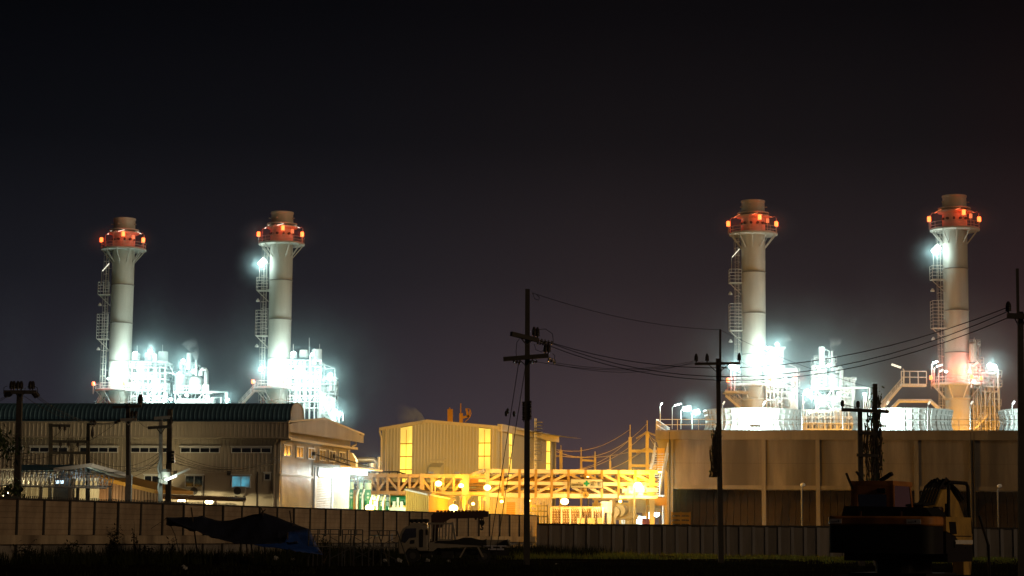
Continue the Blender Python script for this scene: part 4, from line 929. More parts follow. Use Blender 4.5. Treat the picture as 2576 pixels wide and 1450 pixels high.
for x, W, lb in ((1275, 1500, 'low floodlight behind the brown fence end, aimed at the safety sign bridge'), (1400, 1500, 'low floodlight behind the grey wall, below the left half of the bridge'), (1540, 1300, 'low floodlight behind the grey wall, below the right half of the bridge')):  # unseen floodlights added to brighten the near bridge from the front
    p = PZ(x, 1.6, 188); tt = thing('ground_floodlight', lb, 'floodlight', (p.x, p.y, 0), 'ground floodlights below the bridge'); m = MB(); m.tube((p.x, p.y, 0), p, .06); m.build('stake', M['dsteel'], tt); m = MB(); m.cbox(p + V((0, 0, .15)), .5, .2, .3); m.build('lamp_head', M['alum'], tt); light(p + V((0, .3, .3)), W, (1, .47, .06), tt, .2)
# ---------------------------------------------------------------- green cooling pods
YP = 196
def pod(xa, xb, yt, ym, yb, Y, label, dark):
    a, b = P(xa, yb, Y), P(xb, yt, Y); zm = P(xa, ym, Y).z; r = (b.x - a.x) / 2; cx = (a.x + b.x) / 2
    t = thing('cooling_pod', label, 'cooling pod', (cx, Y + r, 0), 'green cooling pods')
    m = MB(); m.lathe((cx, Y + r, zm), [(r, 0), (r, (b.z - zm) * .86), (r * 1.03, (b.z - zm) * .88), (r * 1.03, b.z - zm), (r * .9, b.z - zm)], 20); up = m.build('upper_drum', M['pgreen'], t, True)
    m = MB()
    for k in range(5): m.cbox((cx - r * .8 + r * .4 * k, Y + r - math.sqrt(max(0, 1 - (.8 - .4 * k) ** 2)) * r - .02, zm + (b.z - zm) * .82), r * .26, .05, .22)
    m.build('slot', M['dsteel'], up)
    zl_ = a.z
    m = MB(); m.box((a.x + .05, Y + .1, zl_), (b.x - .05, Y + 2 * r, zm - .02)); bx = m.build('lower_cabinet', M['cgreen'], t)
    m = MB()
    for f in (.3, .62): m.path([(cx + .05, Y + .09, zl_ + (zm - zl_) * f), (cx + .05, Y + .04, zl_ + (zm - zl_) * f)], .12, 10)
    m.build('knob', M['pgreen'], bx)
    m = MB(); m.lathe((cx, Y + r, 0), [(r * .45, 0), (r * .5, zl_ * .2), (r * .8, zl_ * .55), (r * .92, zl_)], 16); m.build('base_cone', M['cgreen'], t, True)
    m = MB(); m.path([(a.x - .12, Y - .2, 0), (a.x - .12, Y - .2, zl_ + .5), (a.x + .05, Y - .1, zl_ + 1.1)], .1, 6); m.build('pipe', M['white'], t, True)
for q in ((875, 890, 1206, 1231, 1260, 1284, YP, 'tall green cooling pod nearest the warehouse door', 0), (901, 913, 1207, 1231, 1260, 1284, YP, 'tall slim green cooling pod, middle of the three tall ones', 0), (915, 934, 1208, 1232, 1260, 1284, YP, 'widest green cooling pod beside the slanted yellow lamp', 0),
          (936, 948, 1244, 1258, 1275, 1284, YP - 2, 'short green cooling pod right next to the widest tall one', 0), (952, 965, 1244, 1259, 1275, 1284, YP - 2, 'short green cooling pod in the middle of the short row', 0), (968, 980, 1245, 1260, 1275, 1284, YP - 2, 'short green cooling pod at the right end, by the green tank', 0)):
    pod(q[0], q[1], q[2], q[3], q[4], q[6], q[7], 0)
light(P(925, 1270, YP - 3), 220, (.75, 1, .4), None, .2, 'pod_light')
t = thing('green_tank', 'green horizontal tank on a white saddle beside the ochre shed', 'tank', PZ(1002, 0, 198)); a, b = P(982, 1272, 198), P(1022, 1247, 198); m = MB(); r = (b.z - a.z) / 2; m.tube((a.x, 198 + r, a.z + r), (b.x + 3, 198 + r, a.z + r), r, n=24); m.build('shell', M['cgreen'], t, True)
m = MB(); 
for x in (984, 1018): q = P(x, 1280, 197.7); m.bar((q.x, 197.7, 0), P(x + (8 if x < 1000 else -8), 1262, 197.7), .3)
q = P(1001, 1252, 197.7); m.bar((q.x, 197.7, 0), q, .22); m.box((a.x, 197.4, 0), (b.x, 200, P(1000, 1277, 198).z)); m.build('saddle', M['white'], t)
light(P(1001, 1280, 195), 350, (.8, 1, .5), t, .2)
# ---------------------------------------------------------------- ochre ribbed shed
s0, s1_, s2_ = XY(1020, 192), XY(1078, 189), XY(1127, 194); F1, F3 = Fr(s0, s1_), Fr(s1_, s2_)
t = thing('ochre_shed', 'low ochre ribbed shed with a sloping roof in front of the pipe bridge', 'shed', (s1_[0], s1_[1], 0)); z0, z1, z2 = F1.px(1020, 1232)[1], F1.px(1078, 1245)[1], F3.px(1127, 1255)[1]
m = MB(); F1.ribs(m, 0, F1.len, 0, lambda a: z0 + (z1 - z0) * a / F1.len, .3, .05); F3.ribs(m, 0, F3.len, 0, lambda a: z1 + (z2 - z1) * a / F3.len, .3, .04); m.build('wall', M['oran'], t)
m = MB(); bk = V((.5, 5, .3)); m.quad(F1.pt(0, z0, .1), F1.pt(F1.len, z1, .1), F1.pt(F1.len, z1, .1) + bk, F1.pt(0, z0, .1) + bk); m.quad(F3.pt(0, z1, .1), F3.pt(F3.len, z2, .1), F3.pt(F3.len, z2, .1) + bk, F3.pt(0, z1, .1) + bk)
m.bar(F1.pt(0, z0, .1), F1.pt(F1.len, z1, .1), .1, .16); m.bar(F3.pt(0, z1, .1), F3.pt(F3.len, z2, .1), .1, .16); m.build('roof', M['cream'], t)
t = thing('small_kiosk', 'narrow pale kiosk with a small roof beside the ochre shed', 'kiosk', PZ(1134, 0, 195)); a, b = P(1128, 1300, 195), P(1140, 1260, 195); m = MB(); m.box((a.x, 195, 0), (b.x, 197, b.z)); m.build('wall', M['cream'], t); m = MB(); c = P(1144, 1253, 195); m.box((a.x - .1, 194.8, b.z), (c.x, 197.2, P(1130, 1254, 195).z)); m.build('roof', M['cream'], t)
# pipes and frames right of the kiosk
t = thing('pipe_manifold', 'yellow lit upright pipes and valves below the hanging duct', 'pipes', PZ(1190, 0, 200)); m = MB(); rr = random.Random(9)
for i in range(14): x = rr.uniform(1150, 1220); p = PZ(x, 0, 200 + rr.uniform(0, 3)); m.tube(p, V((p.x, p.y, rr.uniform(3, 5.6))), rr.choice((.08, .12, .2, .28)))
for i in range(6): z = rr.uniform(1.5, 4.6); a, b = PZ(1148, z, 201), PZ(1220, z, 201); m.tube(a, b, .1)
for i in range(10): p = PZ(rr.uniform(1150, 1215), rr.uniform(2, 4), 199.5); m.cbox(p, .5, .4, .5)
m.build('pipe', M['cream'], t, True)
# ribbed store under the near bridge with roller door
s0, s1_ = XY(1232, 210), XY(1388, 213); F1 = Fr(s0, s1_)
t = thing('store_wall', 'orange lit ribbed store with a roller door under the pipe bridge', 'store', (s1_[0], s1_[1], 0)); zt = F1.px(1300, 1248)[1]
m = MB(); F1.ribs(m, 0, F1.len, 0, zt, .35, .05); m.build('wall', M['hclad'], t); m = MB(); F1.box(m, 0, F1.len, zt, zt + .15, -4, .1); m.build('roof', M['hclad'], t)
(a0, z1), (a1, _) = F1.px(1274, 1263, .1), F1.px(1296, 1263, .1); m = MB()
for i in range(26): zz = z1 * i / 26; F1.box(m, a0, a1, zz, zz + z1 / 26 * .85, .04, .09)
d = m.build('roller_door', M['oran'], t); m = MB(); F1.box(m, a0 - .25, a0, 0, z1 + .35, .04, .14); F1.box(m, a1, a1 + .25, 0, z1 + .35, .04, .14); F1.box(m, a0, a1, z1, z1 + .35, .04, .14); m.build('door_frame', M['cream'], d)
# scaffold of rods beside the store
t = thing('rod_scaffold', 'thin dark scaffold frame of rods right of the black power pole', 'scaffold', PZ(1360, 0, 204)); m = MB()
for x in (1335, 1345, 1352, 1360, 1368, 1376): p = PZ(x, 0, 204); m.bar(p, V((p.x, 204, P(x, 1262 + (x % 3) * 4, 204).z)), .1)
for y in (1273, 1287, 1300): m.bar(P(1333, y, 204), P(1378, y, 204), .12)
m.build('rod', M['dsteel'], t)
# stacked cooling pipes
t = thing('pipe_stack', 'big rack of stacked yellow lit pipes behind the grey fence', 'pipe rack', PZ(1450, 0, 196)); m = MB(); m2 = MB()
for r in range(6):
    z = P(1450, 1279 + r * 6.4, 196).z; a, b = PZ(1386, z, 196), PZ(1516 - (5 - r) * 0 + r * .4, z, 196); m.tube(a, b, .17, n=8); m.tube(a + V((0, .8, .05)), b + V((0, .8, .05)), .17, n=8)
    for i in range(24): x = a.x + (b.x - a.x) * i / 23; m2.bar((x, 195.9, z - .1), (x + .15, 195.8, z - .48), .1)
m.build('pipe', M['cream'], t, True); m2.build('spacer', M['brown'], t)
m = MB()
for x in (1386, 1412, 1434, 1460, 1490, 1516): p = PZ(x, 0, 195.6); m.bar(p, V((p.x, 195.6, P(x, 1276, 195.6).z)), .16)
m.build('upright', M['cream'], t)
light(P(1430, 1297, 194), 260, (1, .62, .2), t, .2)
t = thing('crate', 'white lit crates at the foot of the pipe rack', 'crates', PZ(1480, 0, 194)); m = MB()
for x0, x1 in ((1453, 1470), (1478, 1496), (1503, 1514)): a, b = PZ(x0, 0, 194), PZ(x1, 0, 194); m.box((a.x, 194, 0), (b.x, 195, P(x0, 1303, 194).z))
m.build('box', M['white'], t)
t = thing('white_cabinet', 'overexposed white tall cabinet right of the pipe rack', 'cabinet', PZ(1525, 0, 197)); a, b = P(1513, 1290, 197), P(1540, 1262, 197); c = P(1528, 1310, 197); m = MB(); m.box((a.x, 197, a.z), (b.x, 198.5, b.z)); m.box((c.x, 197.2, 0), (b.x - .05, 198.3, a.z)); m.build('casing', M['white'], t)
light(P(1527, 1270, 194.5), 420, (1, .80, .4), t, .2)
t = thing('round_vessel', 'round yellow vessel end right of the white cabinet', 'vessel', PZ(1550, 0, 198)); m = MB(); p = P(1547, 1288, 198); m.tube(p, p + V((.6, 1.5, 0)), .48, n=20); m.tube(p + V((.45, .3, .15)), p + V((1, 1.6, .15)), .6, n=20); m.build('shell', M['cream'], t, True); m = MB(); m.bar(V((p.x, 198.5, 0)), p, .2); m.bar(V((p.x + .6, 199, 0)), p + V((.6, 1, 0)), .2); m.build('leg', M['cream'], t)
t = thing('valve_loops', 'group of looped yellow valves right of the round vessel', 'valves', PZ(1585, 0, 199)); m = MB()
for i in range(6):
    x = 1568 + i * 5; a, b = P(x, 1305, 199), P(x, 1277, 199); m.path([V((a.x, 199, 0)), b, b + V((.12, 0, .15)), b + V((.25, 0, 0)), V((a.x + .25, 199, 1.0))], .07, 6)
m.tube(P(1545, 1303, 199), P(1605, 1301, 199), .25); m.build('pipe', M['cream'], t, True)
for x in (1560, 1580): pass
# orange portal frames behind
t = thing('portal_frame', 'orange lit steel portal behind the valves under the bridge', 'steel frame', PZ(1550, 0, 222)); m = MB()
for x in (1500, 1543, 1562, 1590, 1620): p = PZ(x, 0, 222); m.bar(p, V((p.x, 222, P(x, 1240, 222).z)), .4)
m.bar(P(1490, 1269, 222), P(1625, 1269, 222), .35); m.bar(P(1490, 1256, 222), P(1625, 1256, 222), .3); m.build('member', M['cream'], t)
# overexposed machinery on the right end of the bridge
t = thing('bridge_machine', 'blazing machinery sitting on the right end of the pipe bridge', 'machine', P(1608, 1246, YB)); m = MB(); rr = random.Random(4)
zf = P(1600, 1248, YB - 1.0).z
for i in range(12): x = P(rr.uniform(1570, 1645), 1240, YB - 1).x; m.cbox((x, YB - 1 + rr.uniform(-.3, .3), zf + rr.uniform(.1, .7)), rr.uniform(.5, 1.2), .8, rr.uniform(.3, .9))
a, b = P(1558, 1251, YB - 1), P(1652, 1251, YB - 1); m.box((a.x, YB - 1.8, zf - .25), (b.x, YB - .3, zf)); m.tube((a.x + .8, YB - 1, zf + .5), (a.x + 2.6, YB - 1, zf + .9), .3); m.build('casing', M['white'], t, True)
light(P(1592, 1232, YB - 2.6), 420, (1, .52, .08), t, .3); light(P(1625, 1236, YB - 2.6), 480, (1, .56, .10), t, .3)
# grey ribbed hut at the right, ochre beam, white workshop light
s0, s1_ = XY(1594, 200), XY(1674, 201); F1 = Fr(s0, s1_)
t = thing('ribbed_hut', 'grey ribbed hut wall with an ochre beam beside the concrete tower', 'hut', (s1_[0], s1_[1], 0)); (a0, z0), (a1, z1) = F1.px(1594, 1290), F1.px(1660, 1254)
m = MB(); F1.ribs(m, 0, F1.len * .86, z0, z1, .28, .05); m.build('wall', M['alum'], t); m = MB(); q0, q1 = F1.px(1626, 1272, .2), F1.px(1674, 1252, .2); F1.box(m, q0[0], q1[0], q0[1], q1[1], .06, .5); bm = m.build('beam', M['oran'], t); m = MB()
for x in (1596, 1628): a, _ = F1.px(x, 1300, .1); F1.box(m, a - .1, a + .1, 0, q0[1] - .02, .1, .3)
m.build('post', M['oran'], t); b = MB(); p = F1.pt(F1.px(1659, 1293)[0], F1.px(1659, 1293)[1], -.8); b.ball(p, .3); b.build('lamp', E['white'], t, True); light(p + V((-.6, -.5, -.2)), 260, CW, t, .2); light(p + V((-1.5, 1.6, -.3)), 420, CW, t, .2)
m = MB(); F1.box(m, 0, F1.len, 0, z0 - .3, -4.1, -4); m.build('back_wall', M['white'], t)
t = thing('purple_tank', 'purple tub in the white lit bay beside the concrete tower', 'tub', PZ(1631, 0, 198.5)); a, b = P(1617, 1318, 198.5), P(1645, 1305, 198.5); r = (b.x - a.x) / 2; m = MB(); m.lathe(((a.x + b.x) / 2, 199.5, 0), [(r, 0), (r, b.z - .1), (r * 1.05, b.z - .08), (r * 1.05, b.z), (r * .95, b.z), (r * .93, .3)], 24, False); m.build('shell', M['purple'], t, True)
# steep white stair up the tower side
t = thing('access_stair', 'steep white lit stair climbing the left side of the concrete tower', 'stair', PZ(1650, 0, 204)); stairs(t, P(1643, 1246, 203), P(1664, 1140, 206), 1.35, M['white'], .25)
m = MB(); a, b = P(1636, 1249, 203), P(1670, 1246, 203); m.box((a.x, 202, a.z), (b.x, 204, b.z)); m.bar(V((a.x + .1, 203, 0)), V((a.x + .1, 203, a.z)), .15); m.bar(V((b.x - .1, 203, 0)), V((b.x - .1, 203, a.z)), .15); l_ = m.build('landing', M['white'], t)
m = MB(); a, b = P(1654, 1185, 207), P(1672, 1128, 207); m.box((a.x, 207, a.z), (b.x, 208, b.z)); m.build('upper_housing', M['oran'], t); light(P(1648, 1205, 201.6), 520, CW, t, .3)
# ---------------------------------------------------------------- concrete cooling tower
TL, TR = XY(1683, 210), XY(2561, 204.4); Ft = Fr(TL, TR); TR2 = tuple((Ft.A + Ft.u * (Ft.len + 8)))[:2]; Ft = Fr(TL, TR2)
t = thing('cooling_tower', 'wide stained concrete cooling tower with pale ribbed fan drums on top', 'cooling tower', (TL[0], TL[1], 0))
zt = Ft.px(2000, 1083)[1]; zp = Ft.px(2000, 1107)[1]; zb1, zb0 = Ft.px(2000, 1222)[1], Ft.px(2000, 1232)[1]; LT = Ft.len
m = MB(); Ft.box(m, -1.4, LT, zp, zt, -18, .35); Ft.box(m, -1.2, LT, zt - .18, zt + .004, -18, .42); m.build('parapet', M['concf'], t)
m = MB(); Ft.box(m, .02, LT, zb1 + .003, zp - .003, -.4, -.02); m.build('wall_panel', M['conc'], t)
m = MB(); Ft.box(m, 0, LT, zb0, zb1, -.4, .12); m.build('lower_beam', M['concf'], t)
m = MB()
for x in (1688, 1921, 2057, 2305, 2446):
    a, _ = Ft.px(x, 1150, .1); m2_ = .21; m = MB(); Ft.box(m, a - m2_, a + m2_, 0, zp - .004, -.5, .22); m.build('column', M['concf'], t)
m = MB(); a0 = Ft.px(1679, 1200, .1)[0]; Ft.box(m, a0, a0 + .45, 0, zp - .004, -.55, .18); m.build('column', M['concf'], t)
m = MB(); Ft.box(m, .4, LT, 0, zp - .01, -6.2, -6); m.build('back_wall', M['rwall'], t)
m = MB()
for i in range(60): a = LT * i / 60; m.quad(Ft.pt(a, .2, -2.5), Ft.pt(a + LT / 60 * .92, .2, -2.5), Ft.pt(a + LT / 60 * .92, zb0, -5.8), Ft.pt(a, zb0, -5.8))
m.build('louvre', M['louvre'], t)
m = MB(); m.prism([Ft.pt(-1.35, zp - .01, -.4), Ft.pt(-.02, zp - .01, -.4), Ft.pt(-.02, zp - 3.6, -.4), Ft.pt(-.3, zp - 3.2, -.4)], Ft.n * .5); m.build('corbel', M['concf'], t)
m = MB(); Ft.box(m, 0, .35, 0, zp - .01, -18, -.55); m.build('end_wall', M['conc'], t)
m = MB()
for x in (1684.5, 2443, 2451): a, _ = Ft.px(x, 1150, .25); m.tube(Ft.pt(a, 0, .3), Ft.pt(a, zt - .2, .3), .06)
m.build('conduit', M['pole'], t)
# roof railings
m = MB(); a = -1.3
for h in (.55, 1.1): m.bar(Ft.pt(-1.3, zt + h, .3), Ft.pt(LT, zt + h, .3), .05); m.bar(Ft.pt(-1.3, zt + h, .3), Ft.pt(-1.3, zt + h, -17), .07)
while a < LT: m.bar(Ft.pt(a, zt, .3), Ft.pt(a, zt + 1.1, .3), .06); a += 2.2
for k in range(12): m.bar(Ft.pt(-1.3, zt, -1.5 * k), Ft.pt(-1.3, zt + 1.1, -1.5 * k), .07)
m.build('railing', M['alum'], t)
# fan drums
for i, (xc, Yd) in enumerate(((1895, 217), (2270, 214.6), (2640, 212.2))):
    p = PZ(xc, zt, Yd); H = P(xc, 1027, Yd - 4.6).z - zt; H = max(2.2, H); R0 = 5.25 * (1.0 if i < 2 else .98)
    prof = [(R0 + .22, 0), (R0 + .0, H * .12), (R0 - .18, H * .28), (R0 - .26, H * .45), (R0 - .22, H * .65), (R0 - .08, H * .85), (R0 + .0, H), (R0 - .12, H), (R0 - .3, H * .8)]
    m = MB(); m.lathe(p, prof, 72, False); d = m.build('fan_drum', M['white'], t, True)
    m = MB(); nr = 44
    for k in range(nr):
        a = 2 * PI * k / nr; w2 = .012 if k % 4 else .025
        pts = [p + V(((r + .05) * math.cos(a), (r + .05) * math.sin(a), z)) for r, z in prof[:7]]
        m.path(pts, .07 if k % 4 else .11, 4, cap=False)
    m.build('rib', M['white'], d)
    m = MB()
    for f in (.50, .76, .97):
        r = R0 - .24 + (f > .7) * .09 + (f > .9) * .12; m.lathe(p, [(r, H * f - .09), (r + .12, H * f - .08), (r + .12, H * f + .08), (r, H * f + .09)], 72, False)
    m.build('band', M['white'], d)
    m = MB(); m.lathe(p, [(.6, 0), (.6, H * .8)], 16); m.build('fan_hub', M['dsteel'], d)
# lamps along the deck
def dlamp(x, y0, y1, xe, ye, Y, lit, label, W=0, r=.16, s=1.0):
    a, b, e = P(x, y0, Y), P(x, y1, Y), P(xe, ye, Y); tt = thing('deck_lamp', label, 'lamp', a, 'lamps along the cooling tower deck')
    m = MB(); k = b.lerp(e, .25) + V((0, 0, .12)); m.path([a, b, k], .045, 6); m.build('post', M['alum'], tt)
    m = MB(); m.bar(k, e, .22 * s, .14 * s); h = m.build('tube_lamp', E['white'] if lit == 2 else (E['tube'] if lit == 1 else E['dim']), tt)
    if W: light(k.lerp(e, .5) + V((0, -.5, -.35)), W, CW, tt, .2)
    return tt
Yf = 209.0
dlamp(1661, 1083, 1024, 1666, 1014, 209, 1, 'short tube lamp at the far left corner of the tower deck', 60)
dlamp(1691, 1080, 1026, 1714, 1016, 216, 1, 'long arm lamp with white post behind the left deck railing', 120)
dlamp(1713, 1080, 1034, 1737, 1027, 220, 2, 'dazzling white lamp, left one of the glaring pair on the deck', 900, s=3)
dlamp(1741, 1080, 1043, 1759, 1035, 224, 2, 'dazzling white lamp, right one of the glaring pair on the deck', 900, s=3)
lab = ['thin slanted tube lamp in front of the left edge of the left fan drum', 'thin slanted tube lamp before the middle of the left fan drum', 'thin slanted tube lamp just right of the left fan drum', 'thin slanted tube lamp left of the middle fan drum', 'thin slanted tube lamp right of the vine covered poles', 'thin slanted tube lamp before the right half of the middle fan drum', 'thin slanted tube lamp before the rightmost stack', 'thin slanted tube lamp beside the rightmost fan drum']
for i, x in enumerate((1817, 1919, 2018, 2120, 2230, 2334, 2441, 2546)):
    dlamp(x, 1082, 1024, x + 6, 1010, Ft.pt(Ft.px(x, 1080, .15)[0], 0, .15).y, 1 if i in (1, 7) else 0, lab[i], 25 if i in (1, 7) else 0)
for x, W in ((1900, 2400), (2215, 2400), (2600, 1600)):
    p = Ft.pt(Ft.px(x, 1079, -.3)[0], zt + .45, -.15); m = MB(); m.cbox(p, 1.1, .18, .22); tt = thing('deck_floodlight', {1900: 'low floodlight at the foot of the left fan drum', 2215: 'low floodlight at the foot of the middle fan drum', 2600: 'low floodlight at the foot of the rightmost fan drum'}[x], 'floodlight', p, 'low deck floodlights'); m.build('housing', M['alum'], tt)
    m = MB(); m.cbox(p + V((0, .11, .08)), 1.0, .03, .12); m.build('lens', E['white'], tt); light(p + V((0, .5, .5)), W, CW, tt, .3)
# slatted bin, post lamps, palms and banana at the tower foot
a, b = P(1690, 1320, 186), P(1736, 1288, 186); t = thing('slatted_crate', 'orange lit slatted bin at the foot of the concrete tower', 'bin', ((a.x + b.x) / 2, 186, 0)); m = MB()
for k in range(10): z = b.z * (k + .2) / 10; m.box((a.x, 186, z), (b.x, 186.06, z + b.z * .065)); m.box((b.x, 186, z), (b.x + .05, 188, z + b.z * .065))
m.build('slat', M['oran'], t); m = MB()
for x in (a.x, (a.x + b.x) / 2, b.x): m.box((x - .05, 186.07, 0), (x + .05, 186.15, b.z))
m.build('frame', M['oran'], t)
for i, (x, y, Y) in enumerate(((2018, 1220, 190), (2513, 1223, 188))):
    p = P(x, y, Y); b = PZ(x, 0, Y); t = thing('yard_lamp', ['slim pale lamp post right of the centre of the concrete tower', 'slim pale lamp post near the right edge by the excavator handrail'][i], 'lamp post', b, 'slim lamp posts by the tower'); m = MB(); m.path([b, V((b.x, Y, p.z - .4)), p + V((.05, 0, -.1))], .07, 8); m.build('post', M['polel'], t); m = MB(); m.ball(p + V((.06, 0, 0)), .24, 12, .75); m.build('globe', M['white'], t, True)
    light(p + V((-.6, -1.4, 0)), 6, (1, .8, .6), t, .1)
# ---------------------------------------------------------------- substation behind
SUBP = [(1585, 1073, 1100), (1628, 1062, 1086), (1411, 1125, 1135), (1462, 1130, 1152), (1497, 1140, 1150), (1675, 1095, 1110), (1535, 1150, 1160)]
lab = ['tall orange lit gantry post, left of the tallest pair', 'tallest orange lit gantry post near the concrete tower', 'orange lit gantry post just right of the turbine hall', 'thin gantry post with a spike, second from the hall', 'thin gantry post with a spike, third from the hall', 'orange lit gantry post half hidden by the tower corbel', 'small distant gantry post between the thin and tall ones']
for i, (x, y, ym) in enumerate(SUBP):
    Y = 300; b = PZ(x, 0, Y); t = thing('gantry_post', lab[i], 'gantry post', b, 'substation gantry posts'); m = MB(); m.bar(b, P(x, ym, Y), .46 if i not in (3, 4, 6) else .3); m.build('shaft', M['cream'], t); m = MB(); m.bar(P(x, ym, Y), P(x, y - 4, Y), .13); m.build('spike', M['cream'], t)
t = thing('gantry_beam', 'orange lit cross beams joining the tall gantry posts', 'beam', P(1628, 1137, 300)); m = MB(); m.bar(P(1585, 1135, 300.4), P(1680, 1136, 300.4), .4); m.bar(P(1585, 1172, 300.4), P(1680, 1173, 300.4), .4); m.bar(P(1625, 1186, 300), P(1672, 1168, 300), .5); m.bar(P(1462, 1158, 300.4), P(1497, 1160, 300.4), .3); m.bar(P(1406, 1148, 300.4), P(1392, 1148, 300.4), .25); m.build('girder', M['cream'], t)
for x, y, Y, W in ((1600, 1200, 285, 5200), (1480, 1205, 285, 2400), (1660, 1190, 285, 2600)):
    p = P(x, y, Y); t = thing('substation_lamp', {1600: 'orange yard lamp hidden behind the bridge under the tall gantry posts', 1480: 'orange yard lamp hidden behind the safety sign', 1660: 'orange yard lamp hidden behind the white stair'}[x], 'lamp', (p.x, Y, 0), 'substation lamps'); m = MB(); m.tube((p.x, Y, 0), p, .1); m.build('post', M['polel'], t); m = MB(); m.cbox(p + V((0, 0, .2)), .6, .4, .3); m.build('lamp_head', E['sod'], t); light(p + V((0, 0, .8)), W, CO, t, .3)
# ---------------------------------------------------------------- precast fence (left), board wall (right)
FA, FB = XY(-30, 102.3), XY(1352, 182.5); Fp = Fr(FA, FB)
t = thing('precast_fence', 'long brown precast concrete fence of stacked boards running away to the right', 'fence', (FB[0], FB[1], 0))
NP = round(Fp.len / 2.5); w_ = Fp.len / NP
def ztop(a): x = a / Fp.len; return 3.36 + .02 * math.sin(a * .7)
zbm1, zbm0 = 1.52, 1.05
mm_ = MB(); mm_.v = []; fa = V((0, 0, 0))
def panel_mesh():
    m = MB(); n = 6
    for k in range(n):
        z0 = zbm1 + (3.33 - zbm1) * k / n + .004; z1 = zbm1 + (3.33 - zbm1) * (k + 1) / n - .002
        m.hexa([V((.05, .02, z0)), V((w_ - .05, .02, z0)), V((w_ - .05, .08, z0)), V((.05, .08, z0)), V((.05, .02, z1)), V((w_ - .05, .02, z1)), V((w_ - .05, .08, z1)), V((.05, .08, z1))])
    m.hexa([V((.05, .082, 1.5)), V((w_ - .05, .082, 1.5)), V((w_ - .05, .10, 1.5)), V((.05, .10, 1.5)), V((.05, .082, 3.36)), V((w_ - .05, .082, 3.36)), V((w_ - .05, .10, 3.36)), V((.05, .10, 3.36))])
    return m
pm = panel_mesh(); yaw = math.atan2(Fp.u.y, Fp.u.x); base0 = V((FB[0], FB[1], 0))
first = None
for i in range(NP):
    loc = Fp.pt(i * w_, (i % 5) * .006, .04 + .006 * ((i * 7) % 3)) - base0
    if first is None: first = pm.build('panel', M['board']); o = first
    else: o = first.copy(); C.objects.link(o)
    o.parent = t; o.location = loc; o.rotation_euler = (.006 * math.sin(i * 2.7), .004 * math.sin(i * 1.9), yaw + .004 * math.sin(i * 3.1))
m = MB(); m.box((-.06, -.12, 0), (.06, .10, 3.42)); fp = None
for i in range(NP + 1):
    loc = Fp.pt(i * w_, 0, 0) - base0
    if fp is None: fp = m.build('post', M['pole']); o = fp
    else: o = fp.copy(); C.objects.link(o)
    o.parent = t; o.location = loc; o.rotation_euler = (0, 0, yaw)
m = MB(); Fp.box(m, 0, Fp.len, zbm0, zbm1, -.1, .2); m.build('ground_beam', M['boardt'], t)
m = MB(); Fp.box(m, 0, Fp.len, 0, zbm0, -.14, .02); m.build('footing', M['rwall'], t)
m = MB(); Fp.box(m, 0, Fp.len, 3.345, 3.42, -.06, .09); m.build('coping', M['pole'], t)
# palisade behind the left part
q0 = Fp.pt(-2, 0, -3.2); q1 = Fp.pt(33, 0, -3.2); Fq = Fr(q0[:2], q1[:2])
t = thing('picket_fence', 'thin dark metal picket fence behind the left end of the brown fence', 'fence', q0)
m = MB(); a = 0
while a < Fq.len: Fq.box(m, a, a + .07, 0, 3.62 + .03 * math.sin(a * 3), 0, .03); a += .19
m.build('picket', M['dsteel'], t); m = MB()
for z in (3.1, 3.45): Fq.box(m, 0, Fq.len, z, z + .06, -.06, -.01)
m.build('rail', M['dsteel'], t)
GA, GB = XY(1354, 181.5), XY(2620, 176); Fw = Fr(GA, GB)
t = thing('board_wall', 'dark grey concrete board wall with close upright posts on the right', 'wall', (GA[0], GA[1], 0))
zw = Fw.px(1700, 1320)[1]; zg = 0
m = MB(); Fw.box(m, -.1, Fw.len, zw - .14, zw, -.12, .10); m.build('coping', M['pole'], t)
np_ = round(Fw.len / 1.12); wp = Fw.len / np_
for i in range(np_):
    m = MB(); Fw.box(m, i * wp, (i + 1) * wp, 0, zw - .14, -.05, .0 + .02 * ((i * 5) % 3)); m.build('panel', M['rwall'], t)
    m = MB(); Fw.box(m, i * wp - .13, i * wp + .13, 0, zw - .145, .045, .085); m.build('post', M['rpost'], t)
m = MB(); rr = random.Random(8)
for i in range(18): a = rr.uniform(0, Fw.len); z = zw; m.path([Fw.pt(a, z - .02, 0), Fw.pt(a + .04, z + rr.uniform(.2, .5), .05), Fw.pt(a + rr.uniform(-.1, .15), z + rr.uniform(.5, .8), .1)], .025, 4)
m.build('rebar', M['dsteel'], t)

# ---------------------------------------------------------------- utility poles
def disc_string(m, p, q, n=4, r=.13):
    p, q = V(p), V(q); m.bar(p, q, .05)
    for i in range(n): c = p.lerp(q, (i + .5) / n); d = (q - p).normalized(); m.tube(c - d * .05, c + d * .05, r, r * .75, 10)
def pin(m, p, h=.5, r=.11): p = V(p); m.lathe(p, [(.04, 0), (.04, .1), (r, .12), (r * .85, .2), (r, .22), (r * .85, .3), (r, .32), (r * .8, .40), (r * .9, .42), (.05, h)], 10)
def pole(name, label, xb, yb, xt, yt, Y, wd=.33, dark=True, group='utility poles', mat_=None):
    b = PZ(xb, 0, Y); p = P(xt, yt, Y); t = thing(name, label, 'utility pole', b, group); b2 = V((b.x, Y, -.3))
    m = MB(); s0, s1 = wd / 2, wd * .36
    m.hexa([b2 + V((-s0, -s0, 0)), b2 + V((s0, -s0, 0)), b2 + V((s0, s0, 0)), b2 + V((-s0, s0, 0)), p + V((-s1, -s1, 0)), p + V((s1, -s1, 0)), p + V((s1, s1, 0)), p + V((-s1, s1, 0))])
    m.build('shaft', mat_ or (M['pole'] if dark else M['polel']), t); return t, b, p
